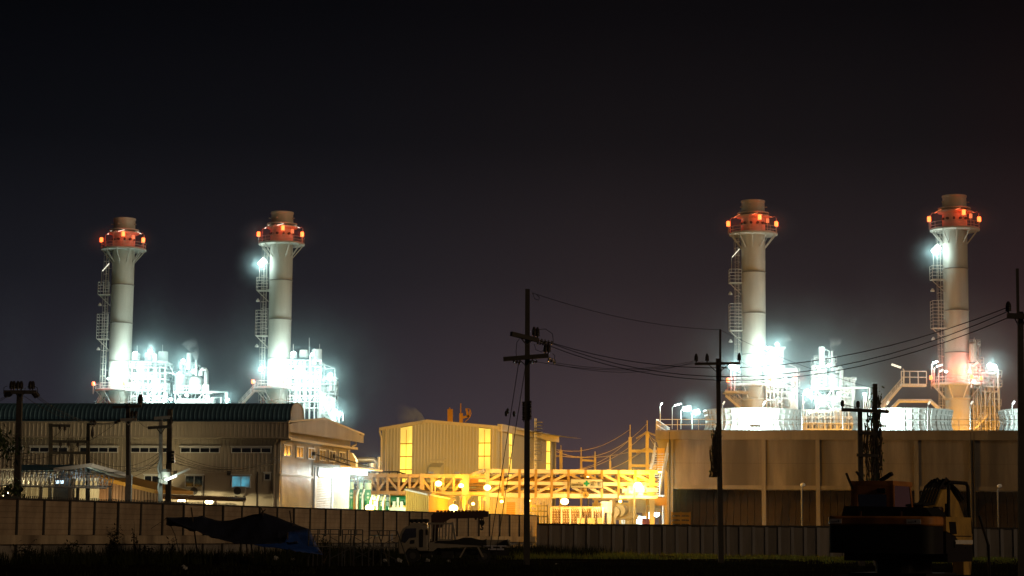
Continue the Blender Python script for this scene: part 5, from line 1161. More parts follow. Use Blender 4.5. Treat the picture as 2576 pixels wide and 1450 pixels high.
def arm(t, xa, ya, xb, yb, Y, dy0=0, dy1=0, wd=.14, pins=(), brace=None, mat_=None, pr=.13):
    A, B = P(xa, ya, Y + dy0), P(xb, yb, Y + dy1); m = MB(); m.bar(A, B, wd, wd * 1.2)
    if brace:
        for xq, yq in brace[1:]: f = (xq - xa) / (xb - xa); m.bar(A.lerp(B, f), P(*brace[0], Y - .1), .05)
    o = m.build('crossarm', mat_ or M['pole'], t)
    if pins:
        m = MB()
        for f, h in pins: pin(m, A.lerp(B, f) + V((0, 0, wd * .5)), h, pr)
        m.build('insulator', M['ceram'], o, True)
    return A, B
Yq = 112
t0, b0, p0 = pole('utility_pole', 'tallest black power pole in the middle with two slanting crossarms and guy wires', 1325, 1426, 1327, 728, Yq, .35)
arm(t0, 1286, 840, 1352, 856, Yq - .3, -.8, .3, .2, ((.62 + .25, .6), (1.0, .62)), ((1325, 868), (1305, 846), (1342, 856)))
arm(t0, 1266, 904, 1380, 895, Yq - .35, 0, 0, .2, ((.93, .58), (1.0, .6)), ((1325, 922), (1302, 903), (1345, 900)))
m = MB(); disc_string(m, P(1350, 855, Yq), P(1392, 864, Yq), 5, .12); disc_string(m, P(1350, 862, Yq), P(1376, 866, Yq), 4, .12); disc_string(m, P(1378, 902, Yq), P(1398, 913, Yq), 3, .14); disc_string(m, P(1290, 908, Yq - .2), P(1310, 914, Yq - .2), 3, .12); disc_string(m, P(1330, 912, Yq - .2), P(1352, 909, Yq - .2), 3, .12); m.build('strain_insulator', M['ceram'], t0, True)
m = MB()
for y in (1018, 1030, 1042, 1054): m.lathe(P(1317, y + 4, Yq - .2), [(.05, 0), (.09, .05), (.06, .12), (.09, .2), (.05, .25)], 8); m.lathe(P(1334, y + 2, Yq - .2), [(.05, 0), (.08, .05), (.06, .12), (.08, .2), (.05, .25)], 8)
m.bar(P(1317, 1012, Yq - .2), P(1317, 1062, Yq - .2), .04); m.build('spool_insulator', M['ceram'], t0, True)
m = MB()
for pts in ([(1312, 846), (1300, 862), (1298, 885), (1300, 905)], [(1352, 830), (1372, 828), (1390, 840), (1392, 862)], [(1390, 890), (1396, 895), (1394, 912)], [(1344, 866), (1348, 880), (1362, 886), (1376, 872)], [(1340, 738), (1345, 752), (1355, 756), (1357, 748), (1350, 742)]): m.path([P(x, y, Yq) for x, y in pts], .018, 5)
m.build('jumper_wire', M['wire'], t0)
t1, b1, p1 = pole('utility_pole', 'black power pole before the concrete tower, dry vine on its left', 1814, 1414, 1806, 903, 136, .36)
m = MB(); m.bar(P(1812, 960, 135.8), P(1811.5, 829, 135.8), .13); m.build('lightning_rod', M['pole'], t1)
arm(t1, 1748, 916, 1862, 914, 135.7, 0, 0, .14, ((.03, .62), (.27, .62), (.98, .62)), ((1807, 940), (1780, 915), (1835, 915)), None, .14)
t2, b2, p2 = pole('utility_pole', 'black power pole cut by the right edge of the picture', 2571, 1450, 2567, 785, 90, .30)
m = MB(); m.bar(P(2561, 790, 89.8), P(2559, 676, 89.8), .11); m.build('lightning_rod', M['pole'], t2)
arm(t2, 2534, 795, 2596, 797, 89.7, 0, 0, .2, ((.05, .55), (.95, .55)), ((2567, 830), (2550, 797), (2584, 797)), None, .14)
# vine covered pair
tv, bv, pv = pole('utility_pole', 'left dark pole of the vine covered pair behind the excavator', 2168, 1420, 2163, 1028, 126, .36)
arm(tv, 2117, 1031, 2236, 1036, 125.7, 0, 0, .18, ((.02, .5), (.35, .5)), None); arm(tv, 2158, 1088, 2205, 1092, 125.8, 0, 0, .16); arm(tv, 2155, 1145, 2208, 1147, 125.8, 0, 0, .16)
tw, bw, pw = pole('utility_pole', 'right taller pole of the pair, thickly draped in dry vines', 2206, 1420, 2201, 966, 127, .36)
def vine(label, x0, y0, x1, y1, Y, n, spread, seed, leaves=60, hang=(60, 160)):
    rr = random.Random(seed); p = P((x0 + x1) / 2, y1, Y); t = thing('climbing_vine', label, 'vine', p, 'dry climbing vines'); m = MB()
    for i in range(n):
        f = rr.random(); x = x0 + (x1 - x0) * rr.random() + rr.gauss(0, spread * .5); y = y0 + (y1 - y0) * f * .7; L_ = rr.uniform(*hang); pts = []; k = 7
        for j in range(k): pts.append(P(x + math.sin(j * 1.3 + i) * spread * .25 + rr.gauss(0, spread * .15), min(y1, y + L_ * j / k), Y - .25 + rr.uniform(-.25, .1)))
        m.path(pts, rr.uniform(.012, .035), 4)
    m.build('stem', M['bark'], t); m = MB()
    for i in range(leaves):
        f = rr.random(); c = P(x0 + (x1 - x0) * rr.random() + rr.gauss(0, spread * .6), y0 + (y1 - y0) * f, Y - .3); a = rr.uniform(0, 6.28); s = rr.uniform(.05, .13); u = V((math.cos(a), rr.uniform(-.5, .5), math.sin(a))) * s; v = V((-math.sin(a), rr.uniform(-.5, .5), math.cos(a))) * s * .5
        m.quad(c - u, c + v, c + u, c - v)
    m.build('leaf', M['leaf'], t)
vine('tangle of dry vine hanging on the right pole of the pair', 2194, 972, 2214, 1212, 126.7, 48, 10, 1, 110)
vine('dry vine hanging between the paired poles', 2170, 1040, 2200, 1210, 126.3, 26, 8, 2, 50)
vine('dry brown vine strands on the pole before the concrete tower', 1793, 1066, 1808, 1200, 135.6, 60, 8, 3, 110, (50, 140))
# left poles
t3, b3, p3 = pole('utility_pole', 'brown pole at the far left with a wide crossarm of porcelain insulators', 39, 1300, 50, 984, 115, .40)
arm(t3, 10, 987, 92, 987, 114.7, 0, 0, .17, ((.22, .55), (.30, .55), (.42, .55), (.52, .55), (.80, .55), (.88, .55)), ((50, 1005), (38, 988), (62, 988)), None, .13)
m = MB()
for a_, b_ in (((22, 990), (12, 998)), ((28, 990), (20, 996)), ((84, 990), (92, 1000)), ((90, 990), (97, 998))): disc_string(m, P(*a_, 114.6), P(*b_, 114.6), 3, .14)
m.build('strain_insulator', M['ceram'], t3, True); m = MB()
for pts in ([(18, 972), (10, 975), (9, 992)], [(30, 972), (36, 968), (44, 970)], [(46, 972), (54, 972), (56, 982)], [(72, 972), (62, 978), (62, 988)], [(82, 970), (94, 976), (96, 996)]): m.path([P(x, y, 114.6) for x, y in pts], .02, 5)
m.build('jumper_wire', M['wire'], t3)
for i, (x, lb, xt) in enumerate(((125, 'left pole of the dark H frame before the warehouse', 128), (220, 'right pole of the dark H frame before the warehouse', 222))):
    tt, _, _ = pole('utility_pole', lb, x, 1300, xt, 1066 - i * 3, 154, .33, True)
    if i == 0:
        for y in (1071, 1111, 1139.5): arm(tt, 123 + (y > 1100) * 4, y, 219 if y > 1100 else 178, y + .5, 153.6, 0, 0, .17)
        m = MB()
        for x_, y_ in ((150, 1073), (163, 1076), (152, 1116), (172, 1116), (195, 1116)): pin(m, P(x_, y_ + 10, 153.6), .4, .12)
        m.build('insulator', M['ceram'], tt, True); m = MB()
        for pts in ([(158, 1076), (148, 1090), (136, 1100)], [(176, 1074), (178, 1090), (170, 1105), (162, 1112)], [(202, 1070), (206, 1085), (200, 1105)], [(153, 1124), (150, 1132), (152, 1140)], [(152, 1141), (155, 1155), (156, 1168)], [(171, 1141), (176, 1155), (178, 1168)], [(193, 1141), (197, 1155), (198, 1168)]): m.path([P(x_, y_, 153.5) for x_, y_ in pts], .02, 4)
        m.build('jumper_wire', M['wire'], tt)
    else:
        m = MB(); pin(m, P(229, 1074, 153.6), .5, .14); pin(m, P(237, 1074, 153.6), .5, .14); m.lathe(P(232, 1103, 153.6), [(.03, 0), (.12, .2), (.12, .5), (.03, .9)], 10); m.build('insulator', M['ceram'], tt, True)
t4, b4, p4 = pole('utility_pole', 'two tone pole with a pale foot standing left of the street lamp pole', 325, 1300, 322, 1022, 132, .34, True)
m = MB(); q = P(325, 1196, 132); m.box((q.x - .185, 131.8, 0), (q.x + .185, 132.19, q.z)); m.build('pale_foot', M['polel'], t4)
m = MB(); q0, q1 = P(329, 1253, 131.9), P(327, 1058, 131.9); m.bar(V((q0.x, 131.82, 0)), q1, .07, .05); m.build('edge_strip', M['polel'], t4)
arm(t4, 303, 1057, 344, 1056, 131.7, 0, 0, .17, ((.7, .5), (.92, .5)), ((323, 1070), (312, 1058), (334, 1058)), M['polel'])
arm(t4, 284, 1025, 356, 1022, 131.8, 0, 0, .14, ((.92, .7), (.98, .7)), None); m = MB(); disc_string(m, P(303, 1058, 131.6), P(288, 1065, 131.6), 4, .1); m.ball(P(322, 1021, 131.8), .18, 10); m.build('strain_insulator', M['ceram'], t4, True)
t5, b5, p5 = pole('utility_pole', 'pole with a lit street lamp arm and a tangle of cables, greenish white lower half', 403, 1300, 405, 1049, 134, .30, False)
arm(t5, 388, 1053, 428, 1050, 133.8, 0, 0, .17, (), None, M['polel']); arm(t5, 372, 1077, 431, 1073, 133.8, 0, 0, .16, ((.98, .55),), ((405, 1092), (393, 1076), (416, 1076)))
m = MB(); m.path([P(407, 1208, 133.7), P(412, 1204, 133.6), P(420, 1203, 133.5)], .06, 6); m.bar(P(414, 1208, 133.4), P(478, 1180, 133.4), .22, .12); m.build('street_lamp_arm', M['white'], t5); m = MB(); m.bar(P(418, 1208.5, 133.35), P(444, 1197.5, 133.35), .16, .1); m.build('tube_lamp', E['tube'], t5)
m = MB(); rr = random.Random(2)
for i in range(9): m.cbox(P(405 + rr.uniform(-4, 12), 1190 + rr.uniform(-8, 26), 133.5), .2, .15, .22, rr.random())
m.lathe(P(418, 1192, 133.4), [(.3, -.25), (.34, .1), (.2, .3)], 12); m.path([P(400 + 3 * math.sin(i), 1140 + i * 8, 133.5) for i in range(14)], .05, 5); m.build('cable_box', M['polel'], t5, True); light(P(418, 1206, 132.8), 34, (.85, 1, .8), t5, .2); light(P(398, 1196, 132.6), 25, (.8, 1, .8), t5, .2)
t6, b6, p6 = pole('utility_pole', 'dark brown pole just behind the street lamp pole', 420, 1300, 428, 1030, 141, .42)
m = MB()
for y in (1138, 1146, 1154, 1162): q = P(430, y, 140.7); m.tube(q, q + V((.25, 0, 0)), .1, n=8)
m.build('spool_insulator', M['ceram'], t6, True)

# ---------------------------------------------------------------- wires
def wires(label, runs, r=.022, grp='overhead wires', name='power_line', mt='wire'):
    p = V(runs[0][0]); t = thing(name, label, 'wire', p, grp); m = MB()
    for A, B, sag in runs:
        A, B = V(A), V(B); n = 18; m.path([A.lerp(B, i / n) - V((0, 0, 4 * sag * (i / n) * (1 - i / n))) for i in range(n + 1)], r, 5, cap=False)
    m.build('strand', M[mt], t)
wires('single thin wire from the tallest pole top to the lightning rod', [(P(1338, 737, Yq), P(1811, 830, 135.8), .45)], .016)
wires('three heavy wires crossing before the two right stacks', [(P(1392, 864, Yq), P(2537, 773, 89.7), 2.0), (P(1392, 866, Yq), P(2538, 783, 89.7), 2.35), (P(1376, 868, Yq), P(2540, 798, 89.7), 2.4)], .02)
wires('slack wires from the lower crossarm to the pole with the vine', [(P(1398, 913, Yq), P(1752, 907, 135.7), .45), (P(1396, 916, Yq), P(1752, 909, 135.7), .6), (P(1352, 911, Yq), P(1780, 907, 135.7), .55)], .015)
wires('faint wires running right and down from the pole with the vine', [(P(1811, 830, 135.8), P(2206, 980, 127), .3), (P(1780, 908, 135.7), P(2165, 1028, 126), .3), (P(1862, 910, 135.7), P(2168, 1030, 126), .25)], .012)
wires('two guy wires slanting down left from the tallest pole', [(P(1306, 905, Yq - .3), P(1226, 1420, Yq - 3), 0), (P(1322, 920, Yq - .3), P(1243, 1424, Yq - 4), 0)], .022, name='guy_wire')
m = MB()
for x, y in ((1277, 1037), (1273, 1043), (1293, 1044)): m.lathe(P(x, y + 5, Yq - .8), [(.03, 0), (.08, .08), (.08, .24), (.03, .32)], 8)
m.build('guy_insulator', M['ceram'], t0, True)
wires('wires between the far left pole and the two tone pole', [(P(97, 998, 114.6), P(288, 1065, 131.6), .5), (P(60, 996, 114.6), P(300, 1060, 131.7), .7), (P(92, 1000, 114.6), P(345, 1052, 131.7), .9)], .015)
wires('wires leaving the far left pole out of the picture', [(P(12, 998, 114.6), P(-60, 1012, 112), .2), (P(20, 996, 114.6), P(-60, 1024, 112), .2)], .015)
wires('low dark wires before the warehouse, left of the two tone pole', [(P(-30, 1144, 118), P(222, 1098, 153), .6), (P(-30, 1148, 118), P(290, 1066, 131.6), 1.0), (P(-20, 1070, 118), P(125, 1098, 153), .6), (P(60, 1160, 116), P(430, 1165, 140.7), .7), (P(60, 1190, 116), P(400, 1165, 134), .4)], .016)
wires('slack wires between the two tone pole and the dark brown pole', [(P(344, 1054, 131.7), P(372, 1077, 133.8), .1), (P(222, 1145, 153), P(400, 1140, 134), .9), (P(222, 1150, 153), P(400, 1148, 134), 1.2), (P(222, 1158, 153), P(400, 1158, 134), 1.3), (P(326, 1175, 132), P(400, 1156, 134), .4)], .014)
wires('sagging bundle of five wires before the strip windows', [(P(432, y, 140.7), P(703, 1146 + i * 4, 165), s) for i, (y, s) in enumerate(((1138, 1.05), (1146, 1.0), (1154, .85), (1160, .9), (1164, .6)))], .016)
wires('pale drooping wires of the substation right of the hall', [(P(1392, 1130, 290), P(1585, 1080, 300), 1.4), (P(1392, 1133, 290), P(1628, 1066, 300), 2.6), (P(1392, 1145, 290), P(1585, 1137, 300), .6), (P(1392, 1182, 290), P(1585, 1105, 299.8), 1.6), (P(1392, 1184, 290), P(1625, 1090, 299.8), 1.8), (P(1445, 1192, 290), P(1622, 1128, 299.8), 1.2), (P(1445, 1194, 290), P(1622, 1132, 299.8), 1.0), (P(1630, 1090, 300), P(1680, 1104, 300), .9), (P(1630, 1090, 300), P(1682, 1110, 300), 1.6)], .04, mt='pwire')
t = thing('insulator_chain', 'zigzag strings of insulators on the tallest gantry posts', 'insulator', P(1628, 1088, 299.7)); m = MB()
for a_, b_ in (((1626, 1088), (1600, 1104)), ((1630, 1088), (1655, 1098)), ((1626, 1128), (1600, 1140)), ((1630, 1128), (1648, 1138))): disc_string(m, P(*a_, 299.6), P(*b_, 299.6), 9, .16)
m.build('disc', M['cream'], t, True)

# ---------------------------------------------------------------- tarpaulin shelter
def tarp():
    t = thing('tarp_shelter', 'sagging dark blue tarpaulin shelter with a bright blue side flap', 'tarpaulin', PZ(660, 0, 110))
    topl = [(419, 1303.5), (465, 1302), (509, 1299.5), (535, 1307), (557.5, 1313), (600, 1305), (640, 1295), (661, 1290.5), (700, 1303), (740, 1319), (775, 1331)]
    botl = [(419, 1305), (455, 1320), (494, 1336), (530, 1350), (575, 1363), (605, 1368), (640, 1370), (670, 1369), (700, 1367), (722, 1367), (745, 1362)]
    def fine(L_):
        out = []
        for (a, b), (c, d) in zip(L_, L_[1:]): out += [(a + (c - a) * k / 4, b + (d - b) * k / 4 + (1.1 * math.sin(PI * k / 4))) for k in range(4)]
        return out + [L_[-1]]
    topl, botl = fine(topl), fine(botl); rw = random.Random(6)
    m = MB(); n = len(topl); K = 14; idx = {}
    for i in range(n):
        A, B = P(*topl[i], 112), P(*botl[i], 106.5)
        for k in range(K + 1):
            f = k / K; p = A.lerp(B, f); p.z -= .32 * math.sin(PI * f) * min(1, (A - B).length / 3); p += V((0, .06 * math.sin(i * 1.3 + k * .9), (.045 * math.sin(i * .9 + k * .55) + .03 * math.sin(i * 2.3 - k * .4) + rw.gauss(0, .008)) * min(1, 4 * f * (1 - f) + .25))); idx[i, k] = len(m.v); m.v.append(p)
    for i in range(n - 1):
        for k in range(K): m.f.append((idx[i, k], idx[i + 1, k], idx[i + 1, k + 1], idx[i, k + 1]))
    o = m.build('sheet', M['tarp'], t, True); s = o.modifiers.new('thick', 'SOLIDIFY'); s.thickness = .03
    m = MB(); g1 = [P(775, 1331, 111.5), P(783, 1345, 110), P(793, 1367, 109), P(803, 1383, 108), P(812, 1396, 107)]; g2 = [P(722, 1340, 107.5), P(722, 1352, 107), P(712, 1370, 106.5), P(715, 1378, 106.3), P(745, 1388, 106.2)]; idx = {}
    for i in range(5):
        for k in range(9): f = k / 8; p = g1[i].lerp(g2[i], f) + V((0, .12 * math.sin(k * 2.2 + i), .05 * math.sin(k * 3.1))); idx[i, k] = len(m.v); m.v.append(p)
    for i in range(4):
        for k in range(8): m.f.append((idx[i, k], idx[i + 1, k], idx[i + 1, k + 1], idx[i, k + 1]))
    o = m.build('side_flap', M['btarp'], t, True); s = o.modifiers.new('thick', 'SOLIDIFY'); s.thickness = .03
    m = MB(); g1 = [P(640, 1371, 106.4), P(680, 1370, 106.4), P(722, 1366, 106.6)]; g2 = [P(662, 1377, 106.2), P(690, 1378, 106.2), P(725, 1384, 106.2)]
    for i in range(2): m.quad(g1[i], g1[i + 1], g2[i + 1], g2[i])
    o = m.build('lower_flap', M['btarp'], t); s = o.modifiers.new('thick', 'SOLIDIFY'); s.thickness = .03
    m = MB()
    for x0, y0, x1, y1, Y in ((481, 1277, 498, 1404, 111), (661, 1285, 668, 1410, 111.6), (729, 1285, 742, 1390, 113), (620, 1366, 622, 1400, 107), (632, 1366, 636, 1404, 107), (724, 1340, 722, 1404, 107), (801, 1385, 812, 1398, 107)):
        m.bar(P(x0, y0, Y), P(x1, y1, Y), .07)
    for x0, y0, x1, y1 in ((657, 1278, 662, 1291), (668, 1282, 656, 1292), (735, 1325, 741, 1318), (416, 1306, 421, 1302)): m.bar(P(x0, y0, 111.5), P(x1, y1, 111.5), .06)
    m.build('prop', M['bark'], t)
    m = MB(); m.path([P(420, 1304, 111.8), P(440, 1345, 110), P(453, 1400, 108)], .02, 4); m.path([P(420, 1304, 111.8), P(380, 1330, 116)], .014, 4); m.build('rope', M['wire'], t)
tarp()
# scaffold frames
def scaffold(label, x0, x1, y0, Y, cross=True, slant=0):
    z1 = P(x0, y0, Y).z; a, b = PZ(x0, 0, Y), PZ(x1, 0, Y + .6); t = thing('scaffold_frame', label, 'scaffold', a, 'scaffold frames'); m = MB()
    for p in (a, b, a + V((.3, 2, 0)), b + V((.3, 2, 0))): m.bar(p + V((slant if p.y > Y + 1 else 0, 0, 0)), V((p.x, p.y, z1)), .06)
    for d in (V((0, 0, 0)), V((.3, 2, 0))):
        for z in (z1, z1 - .25, z1 - .9): m.bar(a + d + V((0, 0, z)), b + d + V((0, 0, z)), .05)
        m.bar((a + d).lerp(b + d, .5) + V((0, 0, z1 - .25)), (a + d).lerp(b + d, .5) + V((0, 0, z1)), .04)
        m.path([a.lerp(b, .22) + d, a.lerp(b, .22) + d + V((0, 0, z1 - .6)), a.lerp(b, .3) + d + V((0, 0, z1 - .25))], .03, 5)
    if cross: m.bar(a + V((0, 0, .4)), a + V((.3, 2, z1 - .4)), .03); m.bar(b + V((0, 0, z1 - .4)), b + V((2.2, .5, .4)), .03); m.bar(b + V((0, 0, .4)), b + V((2.2, .5, z1 - .4)), .03)
    m.build('tube_frame', M['dsteel'], t)
scaffold('rusty scaffold frame standing against the end of the tarpaulin', 775, 829, 1332, 108); scaffold('lone scaffold frame in the middle between shelter and truck', 860, 890, 1333, 109); scaffold('scaffold frame with slanting legs next to the truck', 927, 978, 1335, 109, False, .7)

# ---------------------------------------------------------------- crane truck
def truck():
    Y = 124; o = PZ(1150, 0, Y); s = Y / F_PX
    t = thing('crane_truck', 'small flatbed truck with a folded crane boom and hook, parked facing left', 'truck', o)
    def p(x, y, d=0): q = P(x, y, Y); return V((q.x, Y + d, q.z))
    def slab(pts, d0, d1): m = MB(); a = [p(x, y, d0) for x, y in pts]; m.prism(a, V((0, d1 - d0, 0))); return m
    W = 1.9
    cab = [(1003, 1394), (1001, 1370), (1003, 1352), (1012, 1332), (1023, 1324), (1072, 1322), (1076, 1328), (1076, 1387), (1052, 1387), (1046, 1379), (1032, 1378), (1023, 1384), (1018, 1394)]
    m = slab(cab, 0, W); ob = m.build('cab', M['truckp'], t); bv = ob.modifiers.new('b', 'BEVEL'); bv.width = .06; bv.segments = 2; bv.limit_method = 'ANGLE'
    m = slab([(1010, 1363), (1012, 1345), (1021, 1330), (1047, 1329), (1047, 1352), (1030, 1354), (1020, 1366)], -.03, .0); m.build('side_window', M['glass'], ob)
    m = slab([(1055, 1334), (1060, 1331), (1065, 1334), (1064, 1377), (1055, 1377)], -.025, 0); m.quad(p(1071, 1332, -.02), p(1076, 1332, -.02), p(1076, 1346, -.02), p(1071, 1346, -.02)); m.build('door_gap', M['blk'], ob)
    m = MB(); m.bar(p(1035, 1363, -.05), p(1043, 1363, -.05), .05, .2); m.build('door_handle', M['blk'], ob)
    m = MB(); m.hexa([p(1001.5, 1368, .1), p(1001.5, 1368, W - .1), p(1012, 1332, W - .1), p(1012, 1332, .1), p(1003, 1367, .1), p(1003, 1367, W - .1), p(1013, 1333, W - .1), p(1013, 1333, .1)]); m.build('windscreen', M['glass'], ob)
    m = slab([(1028, 1324), (1033, 1316), (1072, 1316), (1076, 1324)], .3, W - .3); m.build('roof_deflector', M['truckp'], ob)
    for i, x in enumerate((1036, 1048, 1059, 1071)):
        m = MB(); q = p(x, 1311, .5); m.lathe(q, [(.04, -.18), (.08, -.08), (.17, -.06), (.19, .06), (.15, .12)], 12); l_ = m.build('roof_lamp', M['blk'], t, True)
    m = MB(); m.path([p(1003, 1366, -.1), p(993, 1366, -.2), p(986, 1362, -.25)], .03, 6); mi = m.build('mirror_arm', M['blk'], t); m = MB(); m.hexa([p(984, 1362, -.3), p(989, 1362, -.28), p(989, 1362, -.18), p(984, 1362, -.2), p(984, 1344, -.3), p(989, 1342, -.28), p(989, 1342, -.18), p(984, 1344, -.2)]); m.build('mirror', M['alum'], mi)
    # wheels
    for x in (1038, 1218):
        for d in (.05, W - .35):
            q = p(x, 1398, d); m = MB(); R_ = .42; q.z = R_
            m.path([q, q + V((0, .06, 0)), q + V((0, .26, 0)), q + V((0, .32, 0))], R_, 24); wh = m.build('wheel', M['blk'], t, True); m = MB(); m.tube(q - V((0, .012, 0)), q + V((0, .05, 0)), .2, n=16); m.build('rim', M['dsteel'], wh, True)
    m = MB(); m.box(p(1020, 1396, .5), p(1280, 1383, .62)); m.box(p(1020, 1396, W - .62), p(1280, 1383, W - .5)); m.box(p(1060, 1402, .3), p(1086, 1385, 1.4)); m.box(p(1110, 1404, .2), p(1140, 1388, .8)); m.build('chassis', M['blk'], t)
    # bed
    m = slab([(1078, 1387), (1079, 1366), (1100, 1361), (1105, 1358), (1213, 1358), (1213, 1374), (1195, 1376), (1100, 1379), (1090, 1387)], 0, .06); m.build('side_board', M['truckp'], t)
    m = MB(); m.box(p(1078, 1376, .06), p(1283, 1373, W)); m.build('bed_floor', M['truckp'], t)
    m = MB(); m.box(p(1078, 1373, W - .06), p(1283, 1359, W)); m.build('far_side_board', M['truckp'], t)
    m = MB(); m.hexa([p(1281, 1373, 0), p(1285, 1373, 0), p(1285, 1373, W - .06), p(1281, 1373, W - .06), p(1275, 1357, 0), p(1279, 1357, 0), p(1279, 1357, W - .06), p(1275, 1357, W - .06)]); m.build('tailgate', M['truckp'], t)
    m = MB(); m.box(p(1216, 1375, -.04), p(1274, 1372.5, .0)); m.box(p(1228, 1384, -.05), p(1268, 1380, -.01))
    for x in (1238, 1260): m.bar(p(x, 1375, -.03), p(x, 1381, -.03), .12)
    m.build('drop_board', M['alum'], t)
    m = MB(); m.hexa([p(1155, 1403, 0), p(1159, 1403, 0), p(1159, 1403, .06), p(1155, 1403, .06), p(1170, 1376, 0), p(1174, 1376, 0), p(1174, 1376, .06), p(1170, 1376, .06)]); m.hexa([p(1212, 1402, 0), p(1218, 1402, 0), p(1218, 1402, .06), p(1212, 1402, .06), p(1200, 1376, 0), p(1204, 1376, 0), p(1204, 1376, .06), p(1200, 1376, .06)]); m.build('mudguard_strut', M['truckp'], t)
    # head board rack
    m = MB()
    for x in (1077, 1085.5, 1093, 1104, 1112, 1120, 1128, 1136): m.bar(p(x, 1378 if x < 1080 else 1362, .08), p(x + 2.5, 1316, .08), .10 if x in (1077, 1136) else .07)
    m.bar(p(1078, 1317.5, .08), p(1140, 1317.5, .08), .11); m.bar(p(1138, 1314, .08), p(1146, 1362, .08), .13)
    m.build('rack', M['truckp'], t)
    # cargo under a dark sheet
    m = MB(); a = [p(x, y, -.06) for x, y in ((1104, 1366), (1094, 1366), (1100, 1361), (1130, 1361), (1150, 1358), (1165, 1353), (1185, 1353), (1200, 1357), (1215, 1360), (1224, 1356), (1224, 1373))]; m.prism(a, V((0, 1.5, 0))); m.build('load_sheet', M['blk'], t)
    # crane
    m = MB(); m.box(p(1086, 1384, .75), p(1101, 1310, 1.25)); m.box(p(1080, 1384, .5), p(1108, 1362, 1.5)); m.build('crane_column', M['cranep'], t)
    m = slab([(1084, 1328), (1083, 1297), (1090, 1291), (1110, 1288.5), (1229, 1286), (1229, 1300), (1195, 1303.5), (1132, 1305), (1118, 1313), (1112, 1322), (1110, 1328)], .8, 1.2); bm = m.build('crane_boom', M['cranep'], t)
    m = MB(); rr = random.Random(1)
    for i in range(14): x = 1100 + i * 9; m.cbox(p(x, 1286.2, 1.0), .18, .2, .12)
    m.box(p(1205, 1306, .82), p(1216, 1299, 1.18)); m.bar(p(1196, 1303, 1), p(1196, 1308, 1), .12); m.build('fitting', M['cranep'], bm)
    m = MB(); m.bar(p(1211, 1303, .95), p(1211, 1309, .95), .06); m.bar(p(1215, 1303, 1.05), p(1215, 1309, 1.05), .05); m.prism([p(x, y, .9) for x, y in ((1206, 1309), (1217, 1309), (1219, 1316), (1215, 1323), (1210, 1324), (1206, 1318))], V((0, .2, 0)))
    m.path([p(1211, 1323, 1), p(1211, 1326, 1), p(1214.5, 1328.5, 1), p(1213.5, 1332, 1), p(1210, 1332.5, 1), p(1208, 1330, 1)], .05, 8); m.build('hook_block', M['blk'], bm)
    light(p(1088, 1340, -.0) + V((0, .3, .3)), 0.0, CO, t) if False else None
truck()
